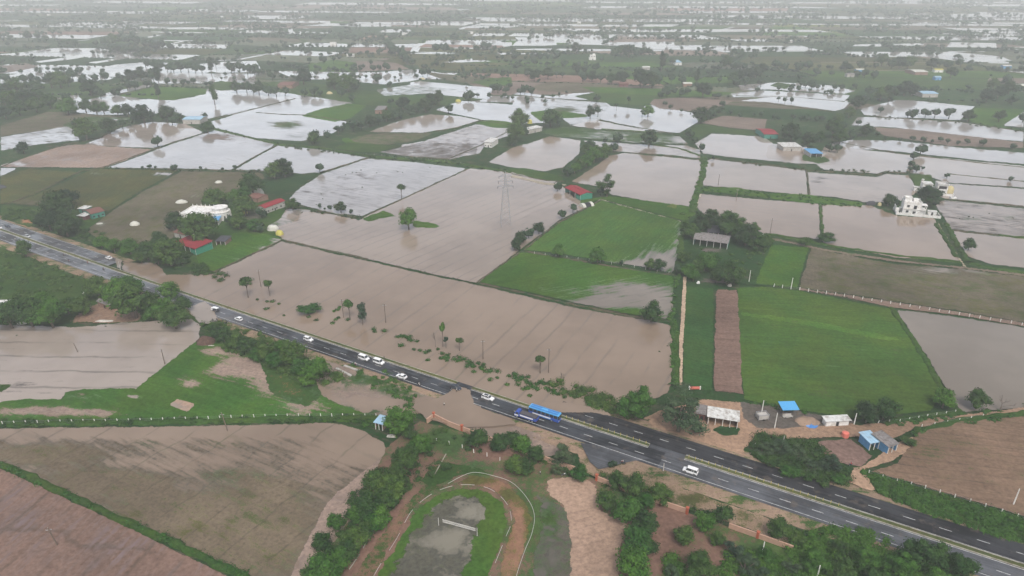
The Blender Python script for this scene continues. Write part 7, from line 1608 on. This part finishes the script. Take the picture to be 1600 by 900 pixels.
scrub('bank_plants', [[(0,658),(300,655),(590,650),(590,660),(300,663),(0,668)]], 3.2, (.7, 1.3), (.3, .8), LEAF, 17, per=22)
scrub('bank_plants', [[(430,224),(575,242),(700,251),(800,268),(800,272),(700,256),(575,247),(430,229)],[(337,200),(400,216),(432,224),(432,228),(400,220),(337,204)],[(1350,180),(1500,189),(1600,204),(1600,208),(1500,194),(1350,184)],[(446,325),(565,340),(565,344),(446,328)],[(160,262),(440,267),(440,270),(160,265)],[(1100,246),(1260,264),(1425,269),(1425,273),(1260,268),(1100,250)]], 6.0, (1.0, 1.9), (.5, 1.1), LEAF_D, 18, per=14)

scrub('floating_debris', [[(0,508),(40,510),(30,530),(0,530)],[(140,504),(210,500),(212,512),(150,514)],[(455,330),(480,345),(560,300),(600,262),(560,256),(500,300)],[(580,262),(680,262),(660,280),(590,280)],[(1020,510),(1050,520),(1048,590),(1030,590)],[(1490,330),(1600,335),(1600,350),(1500,345)]], .28, (.2, .5), (.1, .22), LEAF_D, 19, per=10)
scrub('garden_scrub', [[(655,700),(700,730),(640,770),(560,880),(500,915),(470,915),(520,820),(560,760),(610,715)]], .8, (.8, 1.8), (.5, 1.3), LEAF, 20)
scrub('verge_scrub', [[(1380,662),(1500,644),(1640,630),(1640,636),(1500,652),(1400,668)],[(1425,676),(1500,659),(1640,644),(1640,650),(1500,665),(1430,682)],[(1170,626),(1300,650),(1296,656),(1170,632)]], 2.2, (.7, 1.3), (.3, .8), LEAF_B, 22, per=24)
# ------------------------------------------------------------------ the damp air
def haze():
    me = bpy.data.meshes.new('haze'); x, y0, y1, z0, z1 = 9600, -9200, 10000, -1.3, 160.0
    V = [(-x, y0, z0), (x, y0, z0), (x, y1, z0), (-x, y1, z0), (-x, y0, z1), (x, y0, z1), (x, y1, z1), (-x, y1, z1)]
    me.from_pydata(V, [], [(3, 2, 1, 0), (4, 5, 6, 7), (0, 1, 5, 4), (1, 2, 6, 5), (2, 3, 7, 6), (3, 0, 4, 7)])
    m, nt, out = mat_new('haze'); pv = nt.nodes.new('ShaderNodeVolumePrincipled'); pv.inputs['Color'].default_value = (0.975, 0.99, 1.0, 1); pv.inputs['Density'].default_value = 0.00027; pv.inputs['Anisotropy'].default_value = 0.0
    nt.links.new(pv.outputs[0], out.inputs['Volume']); kind(link('haze', me, m), 'stuff')
haze()
